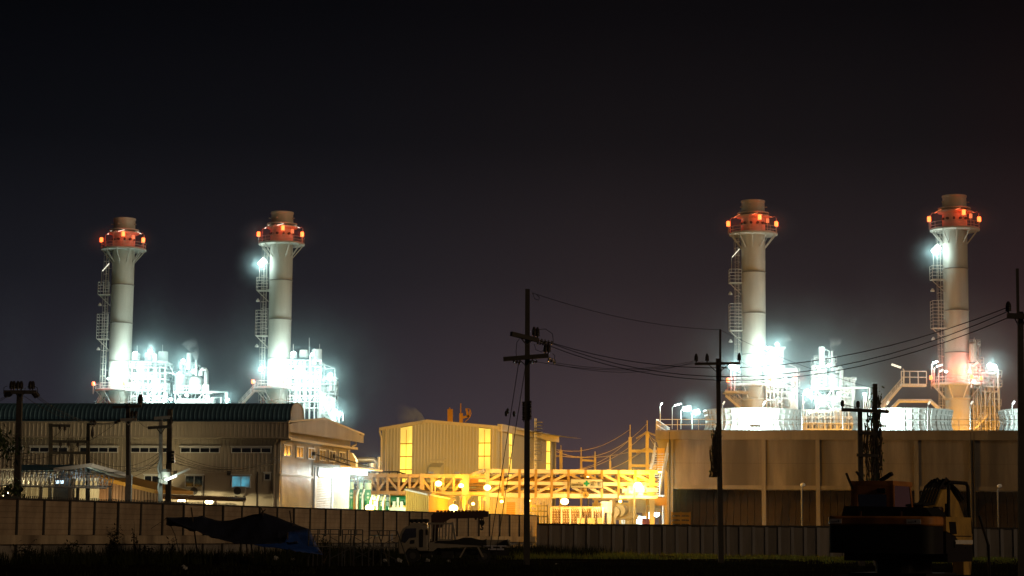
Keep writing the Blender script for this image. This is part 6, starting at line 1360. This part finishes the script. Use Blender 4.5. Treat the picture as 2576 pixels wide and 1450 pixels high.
# ---------------------------------------------------------------- excavator
def excavator():
    Yx = 51.0; c = PZ(2268, 0, Yx); yaw = -math.radians(31)
    t = thing('excavator', 'yellow and orange excavator seen from behind with its boom folded to the right', 'excavator', c, None, yaw)
    H = lambda y: 1.93 + (1347 - y) / ppm(50)     # height of a pixel row on the rear face
    hw = 1.36; zc0, zc1 = H(1392), H(1324); zt = H(1300)
    def rbox(m, lo, hi, r, n=5):
        (a, b, c_), (d, e, f) = lo, hi; pts = []
        for cx, cy, s in ((d - r, b + r, -PI / 2), (d - r, e - r, 0), (a + r, e - r, PI / 2), (a + r, b + r, PI)):
            for k in range(n + 1): q = s + PI / 2 * k / n; pts.append((cx + r * math.cos(q), cy + r * math.sin(q), c_))
        m.prism(pts, (0, 0, f - c_))
    # local axes: x right, y forward (away), rear face at y = -1.6
    m = MB(); rbox(m, (-hw, -1.55, zc0), (hw, -.5, zc1), .28); m.build('counterweight', M['blk'], t, True)
    m = MB(); rbox(m, (-hw - .02, -1.58, zc1 + .002), (hw + .02, -.5, zt), .30); ob = m.build('rear_cowl', M['orgp'], t, True); bv = ob.modifiers.new('b', 'BEVEL'); bv.width = .05; bv.segments = 3; bv.limit_method = 'ANGLE'
    m = MB()
    for x0, x1 in ((-1.24, -.94), (.74, 1.1)):
        m = MB(); m.box((x0, -1.592, zc1 + .05), (x1, -1.583, zt - .07)); dc = m.build('decal', M['paper'], ob)
        m = MB(); x0 += .04
        for k in range(5): m.box((x0 + k * .03, -1.596, zc1 + .085), (x0 + k * .03 + .018, -1.5935, zc1 + .10))
        m.box((x0 + .17, -1.596, zc1 + .09), (x0 + .20, -1.5935, zc1 + .13))
        m.build('print', M['ink'], ob)
    m = MB(); m.prism([(hw, -.5, zt), (hw, 1.5, zt), (hw, 1.5, zc0 + .25), (hw, .55, zc0 + .25), (hw, .15, zc0 + .45), (hw, -.5, zt - .35)], (-.35, 0, 0)); sp = m.build('side_panel', M['yel'], t)
    m = MB(); m.prism([(hw, -.52, zt - .36), (hw, .14, zc0 + .44), (hw, .54, zc0 + .22), (hw, 1.5, zc0 + .22), (hw, 1.5, zc0), (hw, -.52, zc0)], (-.33, 0, 0)); m.build('side_skirt', M['blk'], t)
    m = MB()
    for k in range(7): m.hexa([(hw, -.22 + k * .07, zt - .42), (hw, -.17 + k * .07, zt - .42), (hw + .02, -.17 + k * .07, zt - .42), (hw + .02, -.22 + k * .07, zt - .42), (hw, -.30 + k * .07, zt - .12), (hw, -.25 + k * .07, zt - .12), (hw + .02, -.25 + k * .07, zt - .12), (hw + .02, -.30 + k * .07, zt - .12)])
    m.box((hw + .0, .05, zt - .75), (hw + .025, .14, zt - .6)); m.box((hw, .9, zt - .78), (hw + .02, 1.25, zt - .74)); m.bar((hw + .005, -.1, zt - .47), (hw + .005, 1.4, zt - .47), .02); m.build('vent_louvre', M['blk'], sp)
    m = MB(); m.box((hw, .15, zc0 + .24), (hw + .012, 1.5, zc0 + .34)); m.build('stripe', M['paper'], sp)
    m = MB(); m.prism([(-1.05, -1.3, zt), (1.3, -1.3, zt), (1.1, -1.25, zt + .22), (-1.0, -1.25, zt + .25)], (0, 1.1, 0)); m.build('engine_hood', M['blk'], t)
    m = MB()
    for x in (-.55, .5): m.bar((x, -1.32, zt), (x, -1.3, zt + .12), .05)
    m.tube((1.05, -.2, zt), (1.05, -.2, zt + .25), .12, n=12); m.tube((1.2, .1, zt), (1.2, .1, zt + .33), .07, n=10); m.build('exhaust', M['cranep'], t)
    # cab
    z0, z1 = zt, H(1215) + .06; x0, x1, y0, y1 = -1.25, -.12, -.15, 1.35
    m = MB(); rbox(m, (x0, y0, z1 - .12), (x1, y1, z1), .12)
    for X in (x0 + .05, x1 - .05):
        m.bar((X, y0 + .05, z0), (X, y0 + .05, z1 - .1), .1); m.bar((X, y1 - .05, z0), (X, y1 - .25, z1 - .1), .1)
    m.box((x0, y0, z1 - .34), (x1, y0 + .08, z1 - .1)); m.box((x0, y0, z0), (x0 + .18, y0 + .08, z1)); m.box((x1 - .18, y0, z0), (x1, y0 + .08, z1)); m.box((x0, y0, z0 - .3), (x1, y0 + .08, z0 + .1)); m.box((x0, y0, z0 - .3), (x1, y1, z0 + .02)); cb = m.build('cab', M['orgp'], t, True)
    m = MB(); m.box((x0 + .18, y0 + .03, z0 + .1), (x1 - .18, y0 + .05, z1 - .34)); m.prism([(x1 - .03, y0 + .1, z0), (x1 - .03, y1 - .05, z0), (x1 - .03, y1 - .25, z1 - .12), (x1 - .03, y0 + .1, z1 - .12)], (.02, 0, 0)); m.prism([(x0 + .03, y0 + .1, z0), (x0 + .03, y1 - .05, z0), (x0 + .03, y1 - .25, z1 - .12), (x0 + .03, y0 + .1, z1 - .12)], (.02, 0, 0)); m.build('window', M['glass'], cb)
    m = MB(); m.bar((x0 + .2, .2, z1), (x0 + .05, .1, z1 + .25), .05); m.bar((x0 + .05, y0, z1 - .2), (x0 - .1, y0 - .05, z1 + .2), .06); m.bar((x0 + .55, .5, z1 + .02), (x0 + .9, .4, z1 + .2), .09); m.cbox((x1 - .3, y0 - .02, z1 - .25), .2, .08, .12); m.build('lamp_bracket', M['blk'], t)
    # boom, arm, bucket
    def plate(pts, xc, wd, name, mt, par=t): m = MB(); m.prism([(xc - wd / 2, y, z) for y, z in pts], (wd, 0, 0)); ob = m.build(name, mt, par); bv = ob.modifiers.new('b', 'BEVEL'); bv.width = .03; bv.segments = 2; bv.limit_method = 'ANGLE'; return ob
    zA = H(1198) - .22
    bm = plate([(1.1, zt - .2), (1.5, zt + .3), (2.4, zA - .55), (3.0, zA - .05), (3.6, zA), (4.3, zA - .35), (5.1, zA - 1.1), (4.9, zA - 1.35), (4.1, zA - .95), (3.5, zA - .68), (3.0, zA - .9), (2.2, zt + .1), (1.6, zt - .6)], -.12, .42, 'boom', M['yel'])
    st = plate([(4.75, zA - .75), (5.25, zA - .8), (5.5, zA - 1.3), (5.25, zA - 3.0), (4.95, zA - 3.35), (4.8, zA - 3.2), (4.75, zA - 1.6)], -.12, .34, 'dipper_arm', M['yel'])
    m = MB(); m.tube((-.12, 3.0, zA + .12), (-.12, 4.5, zA - .1), .09, n=12); m.tube((-.12, 4.5, zA - .1), (-.12, 5.2, zA - .75), .05, n=10)
    for s in (-.46, .22): m.tube((s, 1.9, zt - .4), (s, 2.6, zA - .9), .09, n=12); m.tube((s, 2.6, zA - .9), (s, 3.0, zA - .5), .05, n=10)
    m.tube((-.12, 5.6, zA - 1.2), (-.12, 5.5, zA - 2.6), .08, n=10); m.build('hydraulic_ram', M['blk'], bm)
    m = MB()
    for i in range(6):
        x = -.32 + i * .08; m.path([(x, 1.4, zt + .3), (x, 2.3, zA - .42), (x, 2.8, zA + .02), (x, 3.3, zA + .2 + .03 * (i % 3)), (x, 4.2, zA - .02), (x, 4.7, zA - .5 + .05 * i)], .035, 6)
    m.path([(.45, 4.9, zA - .7), (.62, 5.1, zA - 1.5), (.55, 5.4, zA - 2.6), (.4, 5.4, zA - 3.0), (.35, 5.3, zA - 2.3)], .04, 6); m.build('hose', M['blk'], bm)
    m = MB(); m.prism([(-.55, 4.9, zA - 3.2), (-.55, 5.5, zA - 3.1), (-.55, 5.9, zA - 3.5), (-.55, 5.7, zA - 3.95), (-.55, 5.1, zA - 4.0), (-.55, 4.75, zA - 3.7)], (.95, 0, 0)); m.build('bucket', M['yel'], t)
    # handrail
    m = MB(); m.path([(1.32, -.2, zt), (1.32, -.15, zt + .78), (1.32, -.05, zt + .86), (1.32, 1.2, zt + .86), (1.32, 1.32, zt + .78), (1.32, 1.42, zt), (1.36, 1.5, zt - .4)], .045, 8); m.build('handrail', M['blk'], t)
    # undercarriage
    m = MB(); m.box((-1.0, -1.0, .5), (1.0, 1.3, 1.0)); m.lathe((0, .2, .9), [(.7, 0), (.7, zc0 - .88)], 24); m.box((-1.35, -.4, zc0 - .2), (1.35, 1.5, zc0 + .02)); m.build('undercarriage', M['blk'], t)
    for sx in (-1.25, .75):
        m = MB(); pts = []
        for k in range(13): q = PI / 2 + PI * k / 12; pts.append((sx, -1.5 + .45 * math.cos(q), .46 + .44 * math.sin(q)))
        for k in range(13): q = -PI / 2 + PI * k / 12; pts.append((sx, 1.9 + .45 * math.cos(q), .46 + .44 * math.sin(q)))
        m.prism(pts, (.5, 0, 0))
        for k in range(22): y = -1.5 + k * .16; m.box((sx - .01, y, .88), (sx + .51, y + .05, .94))
        m.build('track', M['blk'], t)
excavator()
# ---------------------------------------------------------------- vegetation
def tuft(m, x, y, z, n, h, sp, rr):
    for i in range(n):
        a = rr.uniform(0, 6.28); b = V((x + rr.gauss(0, sp), y + rr.gauss(0, sp), z - .03)); w_ = rr.uniform(.012, .03); hh_ = h * rr.uniform(.5, 1.15); l = V((math.cos(a), math.sin(a), 0)); s = V((-l.y, l.x, 0)) * w_; tip = b + l * hh_ * rr.uniform(.1, .55) + V((0, 0, hh_)); mid = b.lerp(tip, .5) + V((0, 0, hh_ * .08))
        k = len(m.v); m.v += [b - s, b + s, mid + s * .7, mid - s * .7, tip]; m.f += [(k, k + 1, k + 2, k + 3), (k + 3, k + 2, k + 4)]
rr = random.Random(12); m = MB()
for i in range(5200):
    Y = rr.uniform(140, 180); x = rr.uniform(1240, 2560); p = PZ(x, 0, Y)
    d = math.sin(p.x * .9) + math.sin(p.x * .37 + Y * .21) + math.sin(Y * .5 + p.x * .13)
    if rr.random() > .45 + .3 * d: continue
    tuft(m, p.x, p.y, gz(p.x, p.y), 7, rr.choice((.16, .22, .3, .45 if x < 1650 else .3)), .22, rr)
o = m.build('rough_grass', M['grass']); o['kind'] = 'stuff'; o['label'] = 'rough grass in front of the grey board wall'
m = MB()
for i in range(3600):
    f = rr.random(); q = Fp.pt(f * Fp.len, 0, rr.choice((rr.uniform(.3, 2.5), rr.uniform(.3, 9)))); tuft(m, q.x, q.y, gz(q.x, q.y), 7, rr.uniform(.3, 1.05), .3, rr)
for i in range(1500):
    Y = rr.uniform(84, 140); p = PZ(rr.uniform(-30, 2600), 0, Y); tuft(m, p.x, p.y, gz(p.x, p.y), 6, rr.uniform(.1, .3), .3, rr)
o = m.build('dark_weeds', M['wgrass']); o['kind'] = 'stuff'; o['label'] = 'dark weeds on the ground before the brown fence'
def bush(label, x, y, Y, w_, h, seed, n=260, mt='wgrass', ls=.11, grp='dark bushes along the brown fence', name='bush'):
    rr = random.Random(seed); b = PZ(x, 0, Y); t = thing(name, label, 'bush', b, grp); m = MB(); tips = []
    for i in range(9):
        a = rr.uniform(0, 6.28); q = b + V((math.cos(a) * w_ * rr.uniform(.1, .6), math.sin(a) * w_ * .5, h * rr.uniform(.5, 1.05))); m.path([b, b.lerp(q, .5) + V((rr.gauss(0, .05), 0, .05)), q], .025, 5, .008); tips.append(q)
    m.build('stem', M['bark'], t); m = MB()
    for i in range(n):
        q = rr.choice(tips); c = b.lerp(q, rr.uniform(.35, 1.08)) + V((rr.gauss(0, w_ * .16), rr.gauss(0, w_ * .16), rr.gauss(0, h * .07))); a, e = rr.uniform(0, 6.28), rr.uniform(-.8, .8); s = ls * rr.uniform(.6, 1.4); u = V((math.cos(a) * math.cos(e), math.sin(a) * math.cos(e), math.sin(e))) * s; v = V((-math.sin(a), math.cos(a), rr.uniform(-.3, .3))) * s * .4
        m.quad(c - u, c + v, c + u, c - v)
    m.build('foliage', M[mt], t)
bush('leafy dark shrub against the brown fence, tallest of the weeds', 283, 1345, 113, .8, 1.9, 1, 320)
bush('thin upright dark weed right of the tall shrub', 338, 1340, 114, .3, 2.2, 2, 60); bush('low dark shrub left of the tall shrub', 170, 1370, 108, 1.4, 1.1, 3); bush('low spreading dark shrub at the far left', 60, 1370, 105, 1.6, 1.15, 4); bush('dark bush below the tarpaulin left tip', 430, 1362, 114, .5, 1.3, 5, 150); bush('low dark bush between shrub and tarpaulin', 372, 1370, 113, 1.0, 1.0, 6, 200)
bush('dark bush beside the scaffold at the tarpaulin end', 815, 1370, 118, .6, 1.7, 7, 300)
# tree at the left edge
def tree(label, x, Y, ztop, zlow, rad, seed, n=2600, ls=.2):
    rr = random.Random(seed); b = PZ(x, 0, Y); t = thing('broadleaf_tree', label, 'tree', b); m = MB(); top = b + V((0, 0, ztop * .75)); m.path([b, b + V((.15, 0, ztop * .4)), top], .2, 8, .06); cl = []
    for i in range(16):
        z = rr.uniform(zlow, ztop); a = rr.uniform(0, 6.28); r = rad * rr.uniform(.35, 1) * math.sqrt(max(.1, 1 - ((z - (zlow + ztop) / 2) / ((ztop - zlow) / 2)) ** 2)); q = b + V((math.cos(a) * r, math.sin(a) * r, z)); s = b + V((0, 0, max(1, z - r * .6 - .6))); m.path([s, s.lerp(q, .6) + V((0, 0, .15)), q], .06, 5, .015); cl.append((q, rr.uniform(.5, 1.0)))
    m.build('trunk', M['bark'], t); m = MB()
    for i in range(n):
        q, s_ = rr.choice(cl); c = q + V((rr.gauss(0, .5), rr.gauss(0, .5), rr.gauss(0, .42))) * s_; a, e = rr.uniform(0, 6.28), rr.uniform(-1.2, .4); s = ls * rr.uniform(.6, 1.4); u = V((math.cos(a) * math.cos(e), math.sin(a) * math.cos(e), math.sin(e))) * s; v = V((-math.sin(a), math.cos(a), rr.uniform(-.3, .3))) * s * .3
        m.quad(c - u, c + v, c + u, c - v)
    m.build('crown', M['leaf'], t)
tree('dark drooping tree cut by the left edge before the warehouse', -38, 112, 7.2, 3.0, 2.1, 1)
# palms and banana behind the grey wall
def frond_plant(name, label, cat, x, Y, z0, n, L_, mt, seed, wd=.05, arch=.9, grp=None):
    rr = random.Random(seed); b = PZ(x, 0, Y); t = thing(name, label, cat, b, grp); m = MB(); m.tube(b, b + V((0, 0, z0)), .12, .09, 8); m.build('trunk', M['bark'], t); m = MB(); c = b + V((0, 0, z0))
    for i in range(n):
        a = 2 * PI * i / n + rr.uniform(-.3, .3); d = V((math.cos(a), math.sin(a), 0)); up = rr.uniform(.5, 1.1); pts = []
        for k in range(7): f = k / 6; pts.append(c + d * L_ * f * (.4 + .6 * f * .9) + V((0, 0, L_ * (up * f - arch * f * f))))
        if wd > .1:
            for p_, q_, k in zip(pts, pts[1:], range(6)):
                s = V((-d.y, d.x, 0)) * wd * math.sin(PI * (k + .6) / 7); s2 = V((-d.y, d.x, 0)) * wd * math.sin(PI * (k + 1.6) / 7.6); dr = V((0, 0, -.06)); m.quad(p_ - s + dr, p_, q_, q_ - s2 + dr); m.quad(p_, p_ + s + dr, q_ + s2 + dr, q_)
        else:
            for p_, q_ in zip(pts, pts[1:]):
                for j in range(4):
                    o_ = p_.lerp(q_, j / 4)
                    for sg in (-1, 1): e = o_ + V((-d.y, d.x, 0)) * sg * .28 + d * .16 - V((0, 0, .14)); m.quad(o_, o_ + d * .03, e + d * .02, e)
    m.build('crown', M[mt], t)
pg = 'small palms peeping over the grey wall'
frond_plant('small_palm', 'small palm top left of the pole with the vine', 'palm', 1858, 187, 1.9, 14, 1.3, 'grass', 1, grp=pg); frond_plant('small_palm', 'largest small palm top right of the pole with the vine', 'palm', 1925, 187, 2.1, 16, 1.5, 'grass', 2, grp=pg); frond_plant('small_palm', 'faint palm top further right over the grey wall', 'palm', 2078 - 9, 188, 1.6, 12, 1.3, 'grass', 3, grp=pg)
frond_plant('banana_plant', 'bright banana plant peeping over the wall left of the excavator', 'banana plant', 2060, 186, 1.75, 7, 1.9, 'banana', 4, .24, .55)
light(PZ(2052, 4.4, 184), 22, (1, .9, .5), None, .2, 'yard_glow')
# bits of rubbish
rr = random.Random(31)
lab = ['crumpled white plastic bag in the dark foreground at lower left', 'pale rag on the ground beside the truck front', 'white scrap on the ground below the truck cab', 'small pale scrap under the truck flatbed', 'pale scrap near the foot of the tallest pole', 'tiny white scrap on the dark soil in the middle right', 'white bag beside the tarpaulin flap', 'pale sack under the tarpaulin edge', 'small white scrap near the slanted scaffold', 'blue white scrap in front of the excavator track']
for i, (x, y, s) in enumerate(((465, 1436, .11), (1003, 1402, .16), (1076, 1405, .11), (1128, 1402, .10), (1400, 1424, .06), (1735, 1410, .08), (736, 1390, .13), (693, 1392, .16), (967, 1398, .11), (2255, 1432, .08))):
    Y = max(60, min(140, 1.93 * F_PX / max(14, y - (1326 + .0093 * x)))); Y = min(Y, 122) if x < 1290 else Y; b = PZ(x, .12, Y); t = MB(); n = 14
    for k in range(n):
        c = b + V((rr.gauss(0, s * .5), rr.gauss(0, s * .4), abs(rr.gauss(0, s * .4)))); a = V((rr.gauss(0, 1), rr.gauss(0, 1), rr.gauss(0, 1))).normalized() * s; e = a.orthogonal().normalized() * s * .7; t.quad(c - a, c + e, c + a * .8, c - e * .9)
    o = t.build('litter', M['trash']); o['label'] = lab[i]; o['category'] = 'rubbish'; o['group'] = 'rubbish on the dark ground'
# ---------------------------------------------------------------- steam plumes
def plume(label, pts, r0, r1, Y, dens, ax='Z'):
    m = MB(); P_ = [P(x, y, Y) for x, y in pts]; n = 14; rings = []
    for i, p in enumerate(P_):
        f = i / (len(P_) - 1); r = r0 + (r1 - r0) * f; rings.append((p, r))
    N_ = 16; base = []
    for i, (p, r) in enumerate(rings):
        base.append(len(m.v)); d = (rings[min(i + 1, len(rings) - 1)][0] - rings[max(0, i - 1)][0]).normalized(); a = d.cross(V((0, 1, 0))).normalized(); b = d.cross(a)
        for k in range(N_): q = 2 * PI * k / N_; m.v.append(p + (a * math.cos(q) + b * math.sin(q)) * r)
    for i in range(len(rings) - 1):
        for k in range(N_): k2 = (k + 1) % N_; m.f.append((base[i] + k, base[i] + k2, base[i + 1] + k2, base[i + 1] + k))
    m.f.append(tuple(base[0] + k for k in range(N_))[::-1]); m.f.append(tuple(base[-1] + k for k in range(N_)))
    mt = bpy.data.materials.new('steam'); mt.use_nodes = True; t = mt.node_tree; t.nodes.clear(); ou = N(t, 'ShaderNodeOutputMaterial'); v = N(t, 'ShaderNodeVolumePrincipled'); l = t.links.new
    v.inputs['Color'].default_value = (.95, .95, .95, 1); v.inputs['Anisotropy'].default_value = .2
    tc = N(t, 'ShaderNodeTexCoord'); nz = N(t, 'ShaderNodeTexNoise'); nz.inputs['Scale'].default_value = .55; nz.inputs['Detail'].default_value = 4; l(tc.outputs['Object'], nz.inputs[0])
    r_ = N(t, 'ShaderNodeMapRange'); r_.inputs[1].default_value = .36; r_.inputs[2].default_value = .8; l(nz.outputs[0], r_.inputs[0])
    # soft falloff towards the edge of the plume (generated box)
    sp = N(t, 'ShaderNodeSeparateXYZ'); l(tc.outputs['Generated'], sp.inputs[0]); up = N(t, 'ShaderNodeMapRange'); up.inputs[1].default_value = 0; up.inputs[2].default_value = 1; up.inputs[3].default_value = 1; up.inputs[4].default_value = 0.0; l(sp.outputs[ax], up.inputs[0])
    if ax == 'X': up.inputs[3].default_value, up.inputs[4].default_value = 0, 1
    m1 = N(t, 'ShaderNodeMath', operation='MULTIPLY'); pw = N(t, 'ShaderNodeMath', operation='POWER'); l(up.outputs[0], pw.inputs[0]); pw.inputs[1].default_value = 2.2; l(r_.outputs[0], m1.inputs[0]); l(pw.outputs[0], m1.inputs[1]); m2 = N(t, 'ShaderNodeMath', operation='MULTIPLY'); l(m1.outputs[0], m2.inputs[0]); m2.inputs[1].default_value = dens; l(m2.outputs[0], v.inputs['Density']); l(v.outputs[0], ou.inputs['Volume'])
    o = m.build('steam', mt, None, True); o['kind'] = 'stuff'; o['label'] = label; return o
plume('wisp of steam curling left from the slender pipe of the left process tower', [(493, 906), (492, 893), (488, 880), (482, 868), (474, 856)], .35, 1.5, 358, 2.6)
plume('puff of steam above the left slope of the turbine hall roof', [(1062, 1064), (1052, 1054), (1038, 1046), (1018, 1040), (996, 1044)], .5, 1.5, 240, 1.6, 'X')
plume('short steam jet above the leftmost boiler', [(378, 890), (379, 880), (381, 868), (385, 856)], .3, .8, 358, 2.4)
plume('small steam puff over the right process tower', [(2093, 884), (2096, 872), (2102, 862), (2100, 846)], .3, 1.3, 332, 2.2)
plume('steam blown right off the third boiler top', [(1954, 866), (1962, 860), (1974, 852), (1986, 846)], .3, .9, 332, 1.2)
# ---------------------------------------------------------------- soft volumes added to give the lamps halos, and faint steam columns
def mist(label, x, y, Y, rx, rz, dens, ry=None, pw=1.6):
    p = P(x, y, Y); m = MB(); ry = ry or rx; n, k = 24, 14
    for i in range(k + 1):
        e = -PI / 2 + PI * i / k
        for j in range(n): a = 2 * PI * j / n; m.v.append(p + V((rx * math.cos(e) * math.cos(a), ry * math.cos(e) * math.sin(a), rz * math.sin(e))))
    for i in range(k):
        for j in range(n): m.f.append((i * n + j, i * n + (j + 1) % n, (i + 1) * n + (j + 1) % n, (i + 1) * n + j))
    mt = bpy.data.materials.new('mist'); mt.use_nodes = True; t = mt.node_tree; t.nodes.clear(); l = t.links.new; ou = N(t, 'ShaderNodeOutputMaterial'); v = N(t, 'ShaderNodeVolumePrincipled'); v.inputs['Color'].default_value = (.70, .95, 1, 1); v.inputs['Anisotropy'].default_value = .3
    tc = N(t, 'ShaderNodeTexCoord'); a_ = N(t, 'ShaderNodeVectorMath', operation='MULTIPLY_ADD'); l(tc.outputs['Generated'], a_.inputs[0]); a_.inputs[1].default_value = (2, 2, 2); a_.inputs[2].default_value = (-1, -1, -1)
    ln = N(t, 'ShaderNodeVectorMath', operation='LENGTH'); l(a_.outputs[0], ln.inputs[0]); su = N(t, 'ShaderNodeMath', operation='SUBTRACT', use_clamp=True); su.inputs[0].default_value = 1; l(ln.outputs['Value'], su.inputs[1])
    po = N(t, 'ShaderNodeMath', operation='POWER'); l(su.outputs[0], po.inputs[0]); po.inputs[1].default_value = pw
    nz = N(t, 'ShaderNodeTexNoise'); nz.inputs['Scale'].default_value = 2.2 / rx * 2; nz.inputs['Detail'].default_value = 2; l(tc.outputs['Object'], nz.inputs[0]); nr = N(t, 'ShaderNodeMapRange'); nr.inputs[1].default_value = .3; nr.inputs[2].default_value = .7; nr.inputs[3].default_value = .6 * dens; nr.inputs[4].default_value = 1.4 * dens; l(nz.outputs[0], nr.inputs[0])
    mu = N(t, 'ShaderNodeMath', operation='MULTIPLY'); l(po.outputs[0], mu.inputs[0]); l(nr.outputs[0], mu.inputs[1]); l(mu.outputs[0], v.inputs['Density']); l(v.outputs[0], ou.inputs['Volume'])
    o = m.build('mist', mt, None, True); o['kind'] = 'stuff'; o['label'] = label
for nm, x, y, Y in (('leftmost boiler and process tower', 400, 960, 359), ('second boiler', 770, 960, 350), ('third boiler', 1930, 940, 333), ('right process tower', 2085, 970, 333), ('fourth boiler', 2430, 940, 326)):
    mist('lamp lit mist round the ' + nm, x, y, Y, 24, 19, MIST * 4, None, 2.2)
for (x, y, tt), nm in zip(STK, ('leftmost', 'second', 'third', 'rightmost')):
    q = V((x, y, 53.2)); d = ray(0, 0); 
    px_ = 1288 + F_PX * x / y; yy = HOR - (53.2 - CAM_H) / y * F_PX + ROLL * (px_ - 1288)
    mist('faint red lit mist round the beacons of the %s stack' % nm, px_, yy, y, 8.0, 4.0, .045)
for x, y, Y, nm in ((667, 668, 351, 'second'), (2360, 645, 327, 'rightmost')):
    mist('lamp lit mist at the ladder lamp of the %s stack' % nm, x, y, Y, 6.5, 6, .09, None, 2.2)
for nm, x, y, Y, rx, rz, d in (('over the leftmost boiler', 388, 800, 357, 5.5, 13, .009), ('left of the second stack', 615, 850, 349, 6.5, 15, .008), ('right of the middle fan drum', 2210, 830, 327, 7, 15, .005), ('at the left edge', 30, 880, 360, 6.5, 16, .009)):
    mist('faint column of steam ' + nm, x, y, Y, rx, rz, d)
for nm, x, y, Y, r in (('over the thin post lamp', 1103, 1217, 201, 4), ('on the main column lamp', 1227, 1227, 194, 5), ('round the brightest orange lamp', 1605, 1226, 193.5, 7), ('under the warehouse canopy', 868, 1172, 184, 6)):
    mist('small lamp lit mist ' + nm, x, y, Y, r, r * .9, .03, None, 2.0)
for x, y, Y, nm in ((657, 929, 347, 'lamp left of the second stack'), (853, 1040, 347, 'low lamps above the warehouse gable'), (831, 943, 347, 'right lamp of the second boiler'), (1851, 925, 330, 'lamp left of the third stack'), (2032, 988, 330, 'biggest lamp by the right process tower'), (2491, 921, 323, 'lamp right of the rightmost stack'), (573, 1006, 356, 'lamp at the end of the left pipe gantry'), (2175, 992, 330, 'lamp under the right pipe gantry'), (461, 908, 356, 'top lamp of the left process tower'), (378, 890, 355, 'top lamps of the leftmost boiler'), (760, 940, 346, 'middle of the second boiler'), (1945, 915, 329, 'middle of the third boiler'), (1955, 866, 329, 'top lamp of the third boiler'), (1748, 1031, 221, 'glaring pair of deck lamps')):
    mist('lamp lit mist round the ' + nm, x, y, Y, 6 if Y > 300 else 3.6, 5.5 if Y > 300 else 3.2, .10, None, 2.4)
# ---------------------------------------------------------------- haze added for lamp glow
m = MB(); m.box((-260, -30, -1.2), (260, 480, 72)); mt = bpy.data.materials.new('night_haze'); mt.use_nodes = True; t = mt.node_tree; t.nodes.clear(); ou = N(t, 'ShaderNodeOutputMaterial'); v = N(t, 'ShaderNodeVolumePrincipled'); v.inputs['Color'].default_value = (.90, .95, 1, 1); v.inputs['Density'].default_value = HAZE; v.inputs['Anisotropy'].default_value = .6; t.links.new(v.outputs[0], ou.inputs['Volume'])
o = m.build('haze', mt); o['kind'] = 'stuff'; o['label'] = 'thin night haze glowing round the lamps'
